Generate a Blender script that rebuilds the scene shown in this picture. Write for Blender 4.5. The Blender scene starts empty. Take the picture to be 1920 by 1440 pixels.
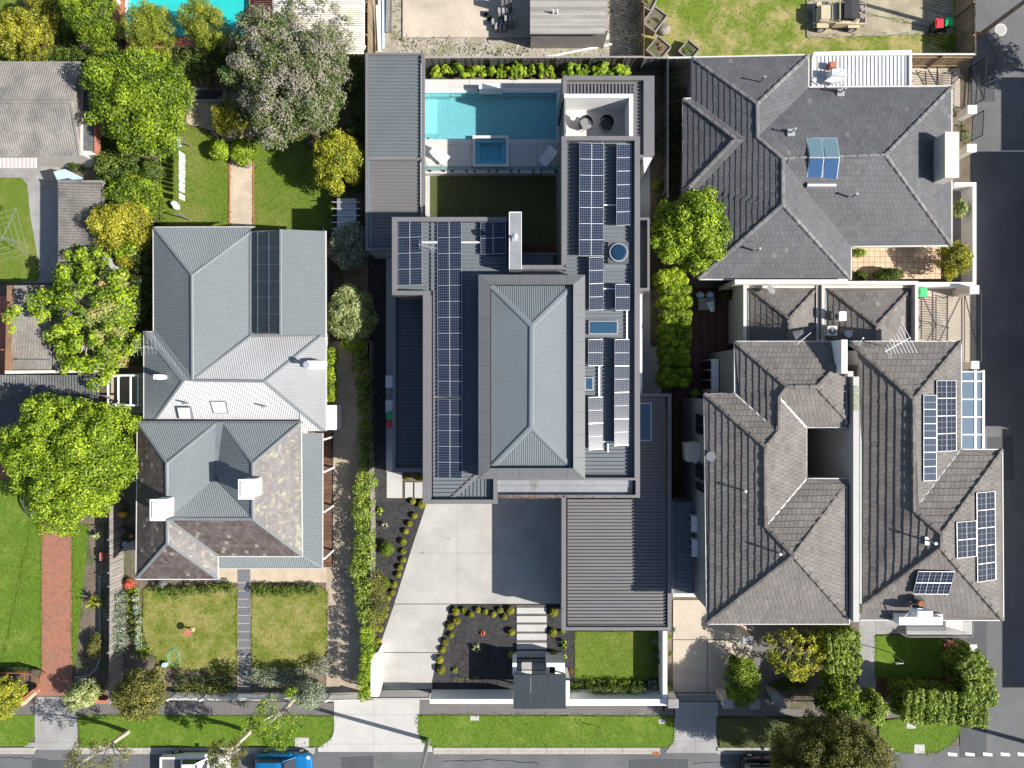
import bpy, math, random
import numpy as np
from mathutils import Vector, Matrix
from mathutils.geometry import tessellate_polygon

# ------------------------------------------------------------------ camera, sky, sun, exposure
CAM_H = 52.0          # drone height in metres
PPM = 25.0            # photograph pixels per metre on the ground
SC = bpy.context.scene
COL = SC.collection
cam_d = bpy.data.cameras.new('camera'); cam = bpy.data.objects.new('camera', cam_d); COL.objects.link(cam)
cam.location = (0, 0, CAM_H); cam.rotation_euler = (0, 0, 0)
cam_d.sensor_width = 36.0; cam_d.lens = 36.0 * CAM_H / (1920 / PPM); cam_d.clip_end = 2000
SC.camera = cam
SUN_EL = math.radians(39.0)
SUN_DIR = Vector((math.cos(SUN_EL) * .964, -math.cos(SUN_EL) * .266, math.sin(SUN_EL)))
world = bpy.data.worlds.new('World'); SC.world = world; world.use_nodes = True
wn = world.node_tree; wn.nodes.clear()
sky = wn.nodes.new('ShaderNodeTexSky'); sky.sky_type = 'NISHITA'; sky.sun_disc = False
sky.sun_elevation = SUN_EL; sky.sun_rotation = math.atan2(SUN_DIR.x, SUN_DIR.y)
bg = wn.nodes.new('ShaderNodeBackground'); bg.inputs[1].default_value = 0.08
wo = wn.nodes.new('ShaderNodeOutputWorld')
wn.links.new(sky.outputs[0], bg.inputs[0]); wn.links.new(bg.outputs[0], wo.inputs[0])
sun_d = bpy.data.lights.new('sun', 'SUN'); sun_d.energy = 5.0; sun_d.angle = math.radians(0.5); sun_d.color = (1, .955, .88)
sun = bpy.data.objects.new('sun', sun_d); COL.objects.link(sun)
sun.rotation_euler = SUN_DIR.to_track_quat('Z', 'Y').to_euler(); sun.location = (60, -20, 60)
SC.view_settings.view_transform = 'Standard'; SC.view_settings.look = 'None'
SC.view_settings.exposure = 0.86; SC.view_settings.gamma = 1.0
SC.view_settings.use_curve_mapping = False

rnd = random.Random(7)
rng = np.random.default_rng(11)

def W(px, py, z=0.0):
    k = (CAM_H - z) / CAM_H / PPM
    return ((px - 960) * k, (720 - py) * k, z)
def V(px, py, z=0.0): return Vector(W(px, py, z))

# ------------------------------------------------------------------ materials
MATS = {}
def nd(t, ty, **kw):
    n = t.nodes.new(ty)
    for k, v in kw.items(): setattr(n, k, v)
    return n
def mix(t, fac, a, b, blend='MIX'):
    m = nd(t, 'ShaderNodeMix', data_type='RGBA', blend_type=blend)
    for s, v in ((0, fac), (6, a), (7, b)):
        if hasattr(v, 'links'): t.links.new(v, m.inputs[s])
        else: m.inputs[s].default_value = v if s == 0 else (tuple(v) + (1,) if len(v) == 3 else v)
    return m.outputs[2]
def ramp(t, fac, stops):
    r = nd(t, 'ShaderNodeValToRGB'); e = r.color_ramp.elements
    while len(e) < len(stops): e.new(.5)
    for i, (p, c) in enumerate(stops):
        e[i].position = p; e[i].color = tuple(c) + (1,) if len(c) == 3 else c
    t.links.new(fac, r.inputs[0]); return r.outputs[0]
def noise(t, vec, scale, detail=4, rough=.55, dist=0):
    n = nd(t, 'ShaderNodeTexNoise'); n.inputs['Scale'].default_value = scale; n.inputs['Detail'].default_value = detail
    n.inputs['Roughness'].default_value = rough; n.inputs['Distortion'].default_value = dist
    t.links.new(vec, n.inputs['Vector']); return n.outputs[0]
def mapping(t, vec, scale=(1, 1, 1), rot=0):
    m = nd(t, 'ShaderNodeMapping'); m.inputs['Scale'].default_value = scale; m.inputs['Rotation'].default_value = (0, 0, rot)
    t.links.new(vec, m.inputs[0]); return m.outputs[0]
def mrange(t, v, a, b, c, d):
    m = nd(t, 'ShaderNodeMapRange'); t.links.new(v, m.inputs[0])
    for i, x in enumerate((a, b, c, d)): m.inputs[i + 1].default_value = x
    return m.outputs[0]
def base(name):
    m = bpy.data.materials.new(name); m.use_nodes = True; t = m.node_tree; t.nodes.clear()
    p = nd(t, 'ShaderNodeBsdfPrincipled'); o = nd(t, 'ShaderNodeOutputMaterial')
    t.links.new(p.outputs[0], o.inputs[0]); g = nd(t, 'ShaderNodeNewGeometry')
    MATS[name] = m
    return m, t, p, g.outputs['Position'], o
def bump(t, p, h, strength=.3, dist=.02):
    b = nd(t, 'ShaderNodeBump'); b.inputs['Strength'].default_value = strength; b.inputs['Distance'].default_value = dist
    t.links.new(h, b.inputs['Height']); t.links.new(b.outputs[0], p.inputs['Normal'])

def plain(name, col, rough=.7, metal=0, var=.12, scale=1.2, fine=18, fvar=.12, attr=None, col2=None, c2scale=.4, c2th=(.5, .65),
          bmp=.0, spec=.5, stretch=None):
    """colour with two scales of mottling; attr = brightness spread of the per-piece value 'v'; col2 = patches"""
    m, t, p, pos, o = base(name)
    vec = mapping(t, pos, stretch) if stretch else pos
    c = nd(t, 'ShaderNodeRGB'); c.outputs[0].default_value = tuple(col) + (1,); c = c.outputs[0]
    if col2:
        f = mrange(t, noise(t, pos, c2scale, 6, .6, .4), c2th[0], c2th[1], 0, 1)
        c = mix(t, f, c, col2)
    n1 = mrange(t, noise(t, vec, scale, 5), .3, .7, 1 - var, 1 + var)
    n2 = mrange(t, noise(t, vec, fine, 3, .7), .3, .7, 1 - fvar, 1 + fvar)
    mm = nd(t, 'ShaderNodeMath', operation='MULTIPLY'); t.links.new(n1, mm.inputs[0]); t.links.new(n2, mm.inputs[1])
    f = mm.outputs[0]
    if attr:
        a = nd(t, 'ShaderNodeAttribute', attribute_name='v')
        av = mrange(t, a.outputs['Fac'], 0, 1, 1 - attr, 1 + attr)
        m2 = nd(t, 'ShaderNodeMath', operation='MULTIPLY'); t.links.new(f, m2.inputs[0]); t.links.new(av, m2.inputs[1]); f = m2.outputs[0]
    vm = nd(t, 'ShaderNodeVectorMath', operation='SCALE'); t.links.new(c, vm.inputs[0]); t.links.new(f, vm.inputs['Scale'])
    t.links.new(vm.outputs[0], p.inputs['Base Color'])
    p.inputs['Roughness'].default_value = rough; p.inputs['Metallic'].default_value = metal
    p.inputs['Specular IOR Level'].default_value = spec
    if bmp: bump(t, p, noise(t, vec, fine, 3, .7), .5, bmp)
    return m

def leafmat(name, stops, sss=.35, big=.2):
    m, t, p, pos, o = base(name)
    a = nd(t, 'ShaderNodeAttribute', attribute_name='v')
    n = mrange(t, noise(t, pos, .8, 4), .3, .7, -big, big)
    ad = nd(t, 'ShaderNodeMath', operation='ADD', use_clamp=True); t.links.new(a.outputs['Fac'], ad.inputs[0]); t.links.new(n, ad.inputs[1])
    k = len(stops); c = ramp(t, ad.outputs[0], [(i / (k - 1), s) for i, s in enumerate(stops)])
    t.links.new(c, p.inputs['Base Color']); p.inputs['Roughness'].default_value = .5; p.inputs['Specular IOR Level'].default_value = .35
    tr = nd(t, 'ShaderNodeBsdfTranslucent')
    t.links.new(mix(t, 1, c, (1.25, 1.35, .6), 'MULTIPLY'), tr.inputs[0])
    ms = nd(t, 'ShaderNodeMixShader'); ms.inputs[0].default_value = sss
    t.links.new(p.outputs[0], ms.inputs[1]); t.links.new(tr.outputs[0], ms.inputs[2]); t.links.new(ms.outputs[0], o.inputs[0])
    return m

def grassmat(name, dark, light, dry, dryth=(.52, .72), sc=.35):
    m, t, p, pos, o = base(name)
    n = noise(t, pos, sc, 9, .74, .0); n2 = noise(t, pos, 4.5, 5, .75); n3 = noise(t, pos, 26, 3, .8)
    s = nd(t, 'ShaderNodeMath', operation='ADD'); t.links.new(mrange(t, n2, .3, .7, 0, .55), s.inputs[0]); t.links.new(mrange(t, n3, .3, .7, 0, .45), s.inputs[1])
    c = mix(t, s.outputs[0], dark, light)
    f = nd(t, 'ShaderNodeMath', operation='MULTIPLY'); t.links.new(mrange(t, n, dryth[0], dryth[1], 0, 1), f.inputs[0]); t.links.new(mrange(t, n3, .25, .6, .35, 1), f.inputs[1])
    c = mix(t, f.outputs[0], c, dry)
    t.links.new(c, p.inputs['Base Color']); p.inputs['Roughness'].default_value = .9; p.inputs['Specular IOR Level'].default_value = .15
    bump(t, p, n3, .9, .05)
    return m

def attrramp(name, stops, rough=.8, var=.15, lichen=None, lth=(.6, .64), lscale=3, lstretch=None, spec=.3):
    """per-piece colour picked from a ramp by attribute v"""
    m, t, p, pos, o = base(name)
    a = nd(t, 'ShaderNodeAttribute', attribute_name='v')
    c = ramp(t, a.outputs['Fac'], stops)
    if lichen:
        f = mrange(t, noise(t, mapping(t, pos, lstretch) if lstretch else pos, lscale, 6, .75), lth[0], lth[1], 0, 1)
        c = mix(t, f, c, lichen)
    f = mrange(t, noise(t, pos, .8, 5), .3, .7, 1 - var, 1 + var)
    f2 = mrange(t, noise(t, pos, 14, 3, .8), .3, .7, 1 - var * .7, 1 + var * .7)
    mm = nd(t, 'ShaderNodeMath', operation='MULTIPLY'); t.links.new(f, mm.inputs[0]); t.links.new(f2, mm.inputs[1])
    vm = nd(t, 'ShaderNodeVectorMath', operation='SCALE'); t.links.new(c, vm.inputs[0]); t.links.new(mm.outputs[0], vm.inputs['Scale'])
    t.links.new(vm.outputs[0], p.inputs['Base Color']); p.inputs['Roughness'].default_value = rough; p.inputs['Specular IOR Level'].default_value = spec
    return m

plain('asphalt', (.095, .096, .1), .9, var=.14, scale=.35, fine=30, fvar=.22, bmp=.006, col2=(.115, .115, .12), c2scale=.25, c2th=(.45, .6))
plain('asphalt_patch', (.06, .062, .068), .9, var=.1, fine=30, fvar=.2, bmp=.006)
plain('footpath', (.12, .112, .108), .92, var=.12, scale=.5, fine=26, fvar=.2, col2=(.13, .12, .115), c2th=(.4, .7))
plain('concrete', (.365, .352, .328), .85, var=.05, scale=.6, fine=22, fvar=.05, col2=(.26, .25, .235), c2scale=.35, c2th=(.45, .8))
plain('concrete_cream', (.42, .36, .29), .88, var=.12, scale=.5, fine=24, fvar=.14, col2=(.3, .26, .21), c2th=(.5, .8))
plain('concrete_grey', (.26, .255, .25), .88, var=.14, scale=.7, fine=22, fvar=.12, col2=(.18, .175, .17), c2th=(.5, .7))
plain('concrete_white', (.4, .39, .37), .8, var=.04, fine=22, fvar=.05, col2=(.33, .31, .29), c2scale=.4, c2th=(.5, .85))
plain('pool_paving', (.46, .45, .43), .8, var=.05, fine=20, fvar=.08)
plain('coping', (.55, .53, .5), .7, var=.05, fine=12, fvar=.06, attr=.08)
plain('soil', (.13, .1, .075), .95, var=.3, scale=.8, fine=16, fvar=.35, bmp=.02, col2=(.06, .07, .03), c2scale=.5, c2th=(.5, .62))
plain('rubble', (.3, .265, .22), .95, var=.25, scale=1.4, fine=14, fvar=.35, bmp=.02, col2=(.16, .17, .07), c2scale=.9, c2th=(.52, .66))
plain('gravel', (.32, .26, .2), .95, var=.22, scale=.8, fine=26, fvar=.35, bmp=.02, col2=(.3, .26, .21), c2scale=.6, c2th=(.5, .75))
plain('gravel_light', (.42, .35, .26), .95, var=.15, scale=1, fine=24, fvar=.3, bmp=.02)
plain('gravel_khaki', (.25, .22, .15), .95, var=.2, scale=.8, fine=24, fvar=.25, col2=(.33, .29, .21), c2th=(.4, .7))
plain('mulch', (.035, .033, .035), .95, var=.3, scale=2, fine=22, fvar=.6, bmp=.03, attr=.5)
plain('mulch_red', (.1, .035, .02), .95, var=.3, scale=2, fine=20, fvar=.5, bmp=.03)
plain('white_render', (.76, .75, .73), .75, var=.02, fine=8, fvar=.02)
plain('white_paint', (.78, .78, .77), .5, var=.03, fine=10, fvar=.04)
plain('cream_render', (.56, .51, .45), .8, var=.06, fine=10, fvar=.06)
plain('grey_render', (.3, .3, .3), .8, var=.06, fine=8, fvar=.05)
plain('dark_render', (.07, .075, .08), .7, var=.06, fine=8, fvar=.05)
plain('brick_wall', (.26, .13, .09), .9, var=.2, fine=16, fvar=.3)
plain('metal_main', (.125, .142, .158), .55, .05, spec=.35, var=.05, scale=.5, fine=6, fvar=.04)
plain('metal_garage', (.145, .14, .142), .45, .1, var=.06, scale=.4, fine=5, fvar=.05, stretch=(.3, 1.5, 1))
plain('metal_cap', (.15, .145, .15), .45, .1, var=.05, scale=.6, fine=4, fvar=.05)
plain('metal_sheet', (.3, .31, .32), .4, .35, var=.08, scale=.7, fine=3, fvar=.08, col2=(.22, .17, .13), c2scale=.5, c2th=(.62, .7))
plain('metal_west', (.15, .17, .18), .4, .25, var=.06, scale=.7, fine=5, fvar=.05)
plain('metal_inner', (.145, .168, .182), .62, 0, spec=.3, var=.04, scale=.5, fine=5, fvar=.03)
plain('ring_panel', (.115, .12, .125), .5, .1, var=.05, scale=.8, fine=5, fvar=.04)
plain('corrugated', (.165, .183, .193), .6, 0, spec=.3, var=.05, scale=.4, fine=7, fvar=.05, stretch=(1, .4, 1))
plain('corrugated_pale', (.36, .36, .365), .45, .2, var=.07, scale=.5, fine=7, fvar=.05)
plain('flashing', (.2, .215, .225), .5, .3, var=.06, fine=4, fvar=.06)
plain('flashing_dark', (.12, .13, .14), .5, .3, var=.06, fine=4, fvar=.06)
plain('corrugated_old', (.17, .155, .14), .85, 0, var=.22, scale=.8, fine=5, fvar=.22, stretch=(1, 1, 1), col2=(.09, .09, .08), c2th=(.5, .7))
plain('cement_sheet', (.22, .2, .18), .9, 0, var=.14, scale=.8, fine=9, fvar=.2, col2=(.14, .135, .13), c2scale=.5, c2th=(.42, .62))
plain('dark_sheet', (.075, .08, .085), .7, .1, var=.2, scale=.7, fine=6, fvar=.25, col2=(.13, .13, .13), c2th=(.5, .65))
plain('white_sheet', (.55, .55, .55), .5, .1, var=.06, fine=3, fvar=.07, col2=(.4, .38, .35), c2scale=.9, c2th=(.6, .72))
plain('heat_mat', (.022, .03, .034), .5, 0, var=.1, fine=4, fvar=.1)
plain('gutter_white', (.5, .49, .47), .5, .0, var=.05, fine=3, fvar=.08)
plain('silver', (.62, .63, .65), .35, .6, var=.02)
plain('galvanised', (.38, .39, .4), .45, .6, var=.08)
plain('black_metal', (.012, .013, .015), .5, .3, var=.05)
plain('rubber', (.02, .02, .02), .8)
plain('canopy_dark', (.022, .03, .038), .5, .0, var=.08, fine=4, fvar=.08)
plain('timber_grey', (.26, .245, .22), .9, var=.15, scale=.8, fine=10, fvar=.2, attr=.22, stretch=(.4, 3, 1))
plain('timber_fence', (.27, .2, .12), .9, var=.15, scale=1, fine=10, fvar=.2, attr=.25)
plain('timber_old', (.22, .2, .18), .9, var=.15, scale=1, fine=10, fvar=.2, attr=.28)
plain('timber_deck', (.1, .04, .028), .75, var=.2, scale=1, fine=8, fvar=.2, attr=.3)
plain('timber_verandah', (.1, .05, .03), .8, var=.25, scale=1.2, fine=8, fvar=.3, attr=.2)
plain('timber_pale', (.62, .57, .5), .8, var=.08, fine=8, fvar=.12, attr=.12)
plain('colorbond_fence', (.1, .095, .09), .6, .1, var=.08, fine=6, fvar=.06, attr=.1)
plain('bark', (.17, .14, .11), .95, var=.25, scale=3, fine=14, fvar=.3)
plain('bark_pale', (.42, .37, .3), .9, var=.2, scale=3, fine=14, fvar=.2)
plain('rock', (.24, .21, .18), .9, var=.25, scale=2, fine=9, fvar=.25, bmp=.03)
plain('terracotta', (.36, .13, .08), .85, var=.15, fine=8, fvar=.15, attr=.15)
plain('awning_pink', (.5, .33, .34), .7)
plain('gravel_dark', (.09, .088, .09), .95, var=.2, fine=26, fvar=.4)
plain('sand_paver', (.52, .38, .26), .85, var=.08, fine=10, fvar=.08, attr=.12)
plain('paver_grey', (.13, .135, .15), .85, var=.08, fine=10, fvar=.1, attr=.15)
plain('kerb', (.32, .3, .27), .9, var=.12, scale=1.2, fine=14, fvar=.15)
plain('line_white', (.75, .75, .73), .7, var=.1, fine=20, fvar=.15)
plain('pool_tile', (.4, .52, .5), .5, var=.05, fine=7, fvar=.2)
plain('pool_tile_deep', (.32, .55, .6), .5, var=.06, fine=24, fvar=.2)
plain('pool_tile_teal', (.1, .5, .48), .5, var=.06, fine=18, fvar=.2)
plain('pool_step', (.55, .72, .7), .5, var=.05, fine=24, fvar=.08)
plain('fabric_white', (.7, .7, .7), .8, var=.05)
plain('fabric_grey', (.2, .2, .2), .85, var=.1)
plain('fabric_dark', (.035, .04, .045), .85, var=.1)
plain('green_plastic', (.16, .3, .02), .5)
plain('red_lid', (.65, .03, .05), .4); plain('green_lid', (.02, .42, .12), .4); plain('bin_body', (.03, .04, .035), .6)
plain('blue_plastic', (.01, .09, .5), .45); plain('pale_blue', (.42, .56, .7), .5); plain('yellow_plastic', (.6, .3, .02), .5)
plain('hose_green', (.15, .4, .2), .5); plain('purple', (.05, .02, .25), .5)
plain('jeep_paint', (.45, .38, .25), .5, 0, var=.05); plain('canvas_black', (.025, .025, .03), .8, var=.2)
plain('car_white', (.75, .76, .77), .25, .0, var=.01); plain('car_blue', (.01, .17, .42), .2, .4, var=.01, spec=.7)
plain('car_dark', (.02, .025, .03), .25, .2); plain('tray_grey', (.11, .11, .11), .7)
plain('orange_leaf_litter', (.2, .11, .06), .9, var=.3, attr=.4)
plain('rust', (.25, .09, .03), .9); plain('moss_tile', (.25, .27, .19), .9)

attrramp('roof_tile_dark', [(0, (.07, .071, .077)), (.5, (.094, .094, .102)), (.96, (.112, .111, .117)), (1, (.15, .14, .13))], .7, .12,
         lichen=(.32, .33, .32), lth=(.7, .76), lscale=3.5, lstretch=(1, 1.4, 1))
attrramp('roof_tile_brown', [(0, (.105, .095, .088)), (.5, (.148, .134, .125)), (.97, (.18, .164, .153)), (1, (.21, .2, .17))], .8, .14)
attrramp('ridge_tile', [(0, (.12, .115, .115)), (1, (.19, .185, .18))], .7, .12, lichen=(.36, .37, .35), lth=(.62, .7), lscale=6)
attrramp('ridge_tile_brown', [(0, (.11, .1, .09)), (1, (.17, .15, .135))], .8, .12, lichen=(.3, .26, .12), lth=(.7, .78), lscale=3)
attrramp('slate', [(0, (.055, .043, .04)), (.35, (.085, .064, .058)), (.6, (.112, .093, .09)), (.85, (.14, .12, .118)), (.95, (.17, .13, .1)), (1, (.21, .195, .17))], .65, .14,
         lichen=(.36, .35, .29), lth=(.63, .67), lscale=3.2, lstretch=(1, 2.2, 1))
attrramp('slate_mossy', [(0, (.13, .118, .115)), (.5, (.17, .155, .155)), (.9, (.21, .19, .185)), (1, (.24, .2, .18))], .75, .12,
         lichen=(.3, .3, .2), lth=(.52, .64), lscale=2.2)

leafmat('leaf_bright', [(.022,.05,.005),(.125,.2,.01),(.38,.47,.025)])
leafmat('leaf_lime', [(.04,.08,.006),(.19,.29,.014),(.5,.6,.04)])
leafmat('leaf_mid', [(.016,.035,.005),(.075,.12,.014),(.22,.28,.04)])
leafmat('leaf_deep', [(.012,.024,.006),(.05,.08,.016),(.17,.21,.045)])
leafmat('leaf_yellow', [(.07,.09,.008),(.27,.29,.02),(.58,.53,.05)])
leafmat('leaf_olive', [(.028,.034,.007),(.13,.135,.024),(.36,.32,.08)])
leafmat('leaf_gold', [(.06,.07,.008),(.26,.26,.02),(.55,.5,.05)])
leafmat('leaf_lilac', [(.05,.09,.012),(.13,.17,.04),(.21,.19,.145),(.3,.27,.235)], .2, .5)
leafmat('leaf_silver', [(.05,.07,.05),(.17,.21,.14),(.45,.48,.34)], .2)
leafmat('leaf_pale', [(.1,.13,.04),(.32,.37,.13),(.62,.62,.32)], .3)
leafmat('leaf_mixed', [(.08,.14,.02),(.22,.3,.05),(.42,.42,.16),(.48,.3,.17)], .3, .3)
leafmat('leaf_rust', [(.08, .03, .01), (.25, .1, .02), (.5, .2, .04)])
leafmat('leaf_cone', [(.05,.07,.008),(.22,.27,.02),(.48,.48,.06)])
leafmat('leaf_hedge', [(.035,.065,.008),(.2,.29,.03),(.48,.54,.11)])
leafmat('petal_red', [(.4, .04, .03), (.6, .12, .06), (.65, .25, .1)], .2)
leafmat('petal_white', [(.5, .5, .4), (.7, .7, .6)], .2)
leafmat('grass_blade', [(.05, .09, .01), (.12, .17, .02), (.26, .28, .06)], .3)

grassmat('grass_a', (.06, .1, .012), (.16, .225, .03), (.24, .22, .07), (.5, .74))
grassmat('grass_b', (.05, .1, .01), (.14, .235, .022), (.24, .28, .06), (.5, .75))
grassmat('grass_c', (.08, .11, .012), (.19, .22, .035), (.33, .28, .11), (.42, .62), .55)
grassmat('grass_patchy', (.08, .14, .012), (.2, .25, .035), (.42, .33, .16), (.46, .6), .3)
grassmat('grass_new_shaded', (.045, .056, .022), (.11, .125, .045), (.14, .13, .06), (.5, .8))

def brickmat():
    m, t, p, pos, o = base('brick_paving')
    b = nd(t, 'ShaderNodeTexBrick'); b.offset = .5
    for k, v in (('Scale', 1), ('Mortar Size', .006), ('Brick Width', .23), ('Row Height', .115), ('Mortar Smooth', .2), ('Bias', 0)): b.inputs[k].default_value = v
    b.inputs['Color1'].default_value = (.31, .125, .075, 1); b.inputs['Color2'].default_value = (.2, .085, .06, 1); b.inputs['Mortar'].default_value = (.12, .08, .06, 1)
    t.links.new(mapping(t, pos, (1, 1, 1), .785), b.inputs['Vector'])
    c = mix(t, mrange(t, noise(t, pos, .9, 5, .7), .5, .66, 0, .75), b.outputs[0], (.13, .1, .075))
    c = mix(t, mrange(t, noise(t, pos, 8, 4, .8), .35, .65, 0, .5), c, (.34, .15, .09))
    t.links.new(c, p.inputs['Base Color']); p.inputs['Roughness'].default_value = .9
brickmat()

def solarmat(name, nx, ny, cell, line, mid):
    m, t, p, pos, o = base(name)
    uv = nd(t, 'ShaderNodeUVMap'); s = nd(t, 'ShaderNodeSeparateXYZ'); t.links.new(uv.outputs[0], s.inputs[0])
    def lines(out, n, w):
        a = nd(t, 'ShaderNodeMath', operation='MULTIPLY'); t.links.new(out, a.inputs[0]); a.inputs[1].default_value = n
        f = nd(t, 'ShaderNodeMath', operation='PINGPONG'); t.links.new(a.outputs[0], f.inputs[0]); f.inputs[1].default_value = .5
        l = nd(t, 'ShaderNodeMath', operation='LESS_THAN'); t.links.new(f.outputs[0], l.inputs[0]); l.inputs[1].default_value = w; return l.outputs[0]
    a = lines(s.outputs[0], nx, .045); b = lines(s.outputs[1], ny, .045)
    mx = nd(t, 'ShaderNodeMath', operation='MAXIMUM'); t.links.new(a, mx.inputs[0]); t.links.new(b, mx.inputs[1])
    c = mix(t, mrange(t, noise(t, pos, 6, 3), .3, .7, 0, 1), cell, tuple(x * 1.5 for x in cell))
    c = mix(t, mx.outputs[0], c, line)
    f = lines(s.outputs[0 if mid == 0 else 1], 2, .02)
    e = nd(t, 'ShaderNodeMath', operation='SUBTRACT'); t.links.new(s.outputs[0 if mid == 0 else 1], e.inputs[0]); e.inputs[1].default_value = .5
    e2 = nd(t, 'ShaderNodeMath', operation='ABSOLUTE'); t.links.new(e.outputs[0], e2.inputs[0])
    e3 = nd(t, 'ShaderNodeMath', operation='LESS_THAN'); t.links.new(e2.outputs[0], e3.inputs[0]); e3.inputs[1].default_value = .016
    c = mix(t, e3.outputs[0], c, (.3, .32, .35))
    t.links.new(c, p.inputs['Base Color']); p.inputs['Roughness'].default_value = .2; p.inputs['Specular IOR Level'].default_value = .28
    return m
solarmat('solar_wide', 12, 6, (.007, .011, .026), (.13, .155, .19), 0)
solarmat('solar_tall', 6, 12, (.007, .011, .026), (.13, .155, .19), 1)
solarmat('solar_dark', 4, 3, (.01, .013, .024), (.12, .14, .17), 0)
solarmat('solar_plain', 5, 12, (.014, .022, .04), (.13, .18, .22), 1)

def watermat(name, tint, bs=6, bstr=.25, fr=.02):
    m, t, p, pos, o = base(name); t.nodes.remove(p)
    tr = nd(t, 'ShaderNodeBsdfTransparent'); tr.inputs[0].default_value = tint + (1,)
    gl = nd(t, 'ShaderNodeBsdfGlossy'); gl.inputs['Roughness'].default_value = .04
    b = nd(t, 'ShaderNodeBump'); b.inputs['Strength'].default_value = bstr; b.inputs['Distance'].default_value = .05
    t.links.new(noise(t, pos, bs, 4, .6, .6), b.inputs['Height'])
    t.links.new(b.outputs[0], gl.inputs['Normal'])
    ms = nd(t, 'ShaderNodeMixShader'); ms.inputs[0].default_value = .045; t.links.new(tr.outputs[0], ms.inputs[1]); t.links.new(gl.outputs[0], ms.inputs[2])
    t.links.new(ms.outputs[0], o.inputs[0])
watermat('pool_water', (.56, .84, .9), 9, .3); watermat('spa_water', (.5, .82, .92)); watermat('teal_water', (.5, .95, .95), 5, .35)
watermat('clear_glass', (.8, .88, .88), 1, 0)
def glassmat(name, col, rough=.08):
    m, t, p, pos, o = base(name); p.inputs['Base Color'].default_value = col + (1,); p.inputs['Roughness'].default_value = rough
    p.inputs['Specular IOR Level'].default_value = .8
glassmat('dark_glass', (.012, .02, .03)); glassmat('blue_glass', (.025, .07, .12)); glassmat('navy_glass', (.008, .03, .065)); glassmat('sky_glass', (.1, .15, .2), .15)
glassmat('white_glass', (.6, .62, .65), .2); glassmat('teal_heat', (.12, .2, .23), .25); glassmat('blue_heat', (.03, .08, .18), .2)
glassmat('lamp_glass', (.6, .6, .6), .1)

# ------------------------------------------------------------------ object helpers
ORIG = {}
def thing(name, label, cat, loc=(0, 0, 0), group=None):
    o = bpy.data.objects.new(name, None); COL.objects.link(o); o.location = loc; o.empty_display_size = .3
    o['label'] = label; o['category'] = cat
    if group: o['group'] = group
    ORIG[o.name] = Vector(loc); return o
def tag(o, label, cat, group=None):
    o['label'] = label; o['category'] = cat
    if group: o['group'] = group
    return o

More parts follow.
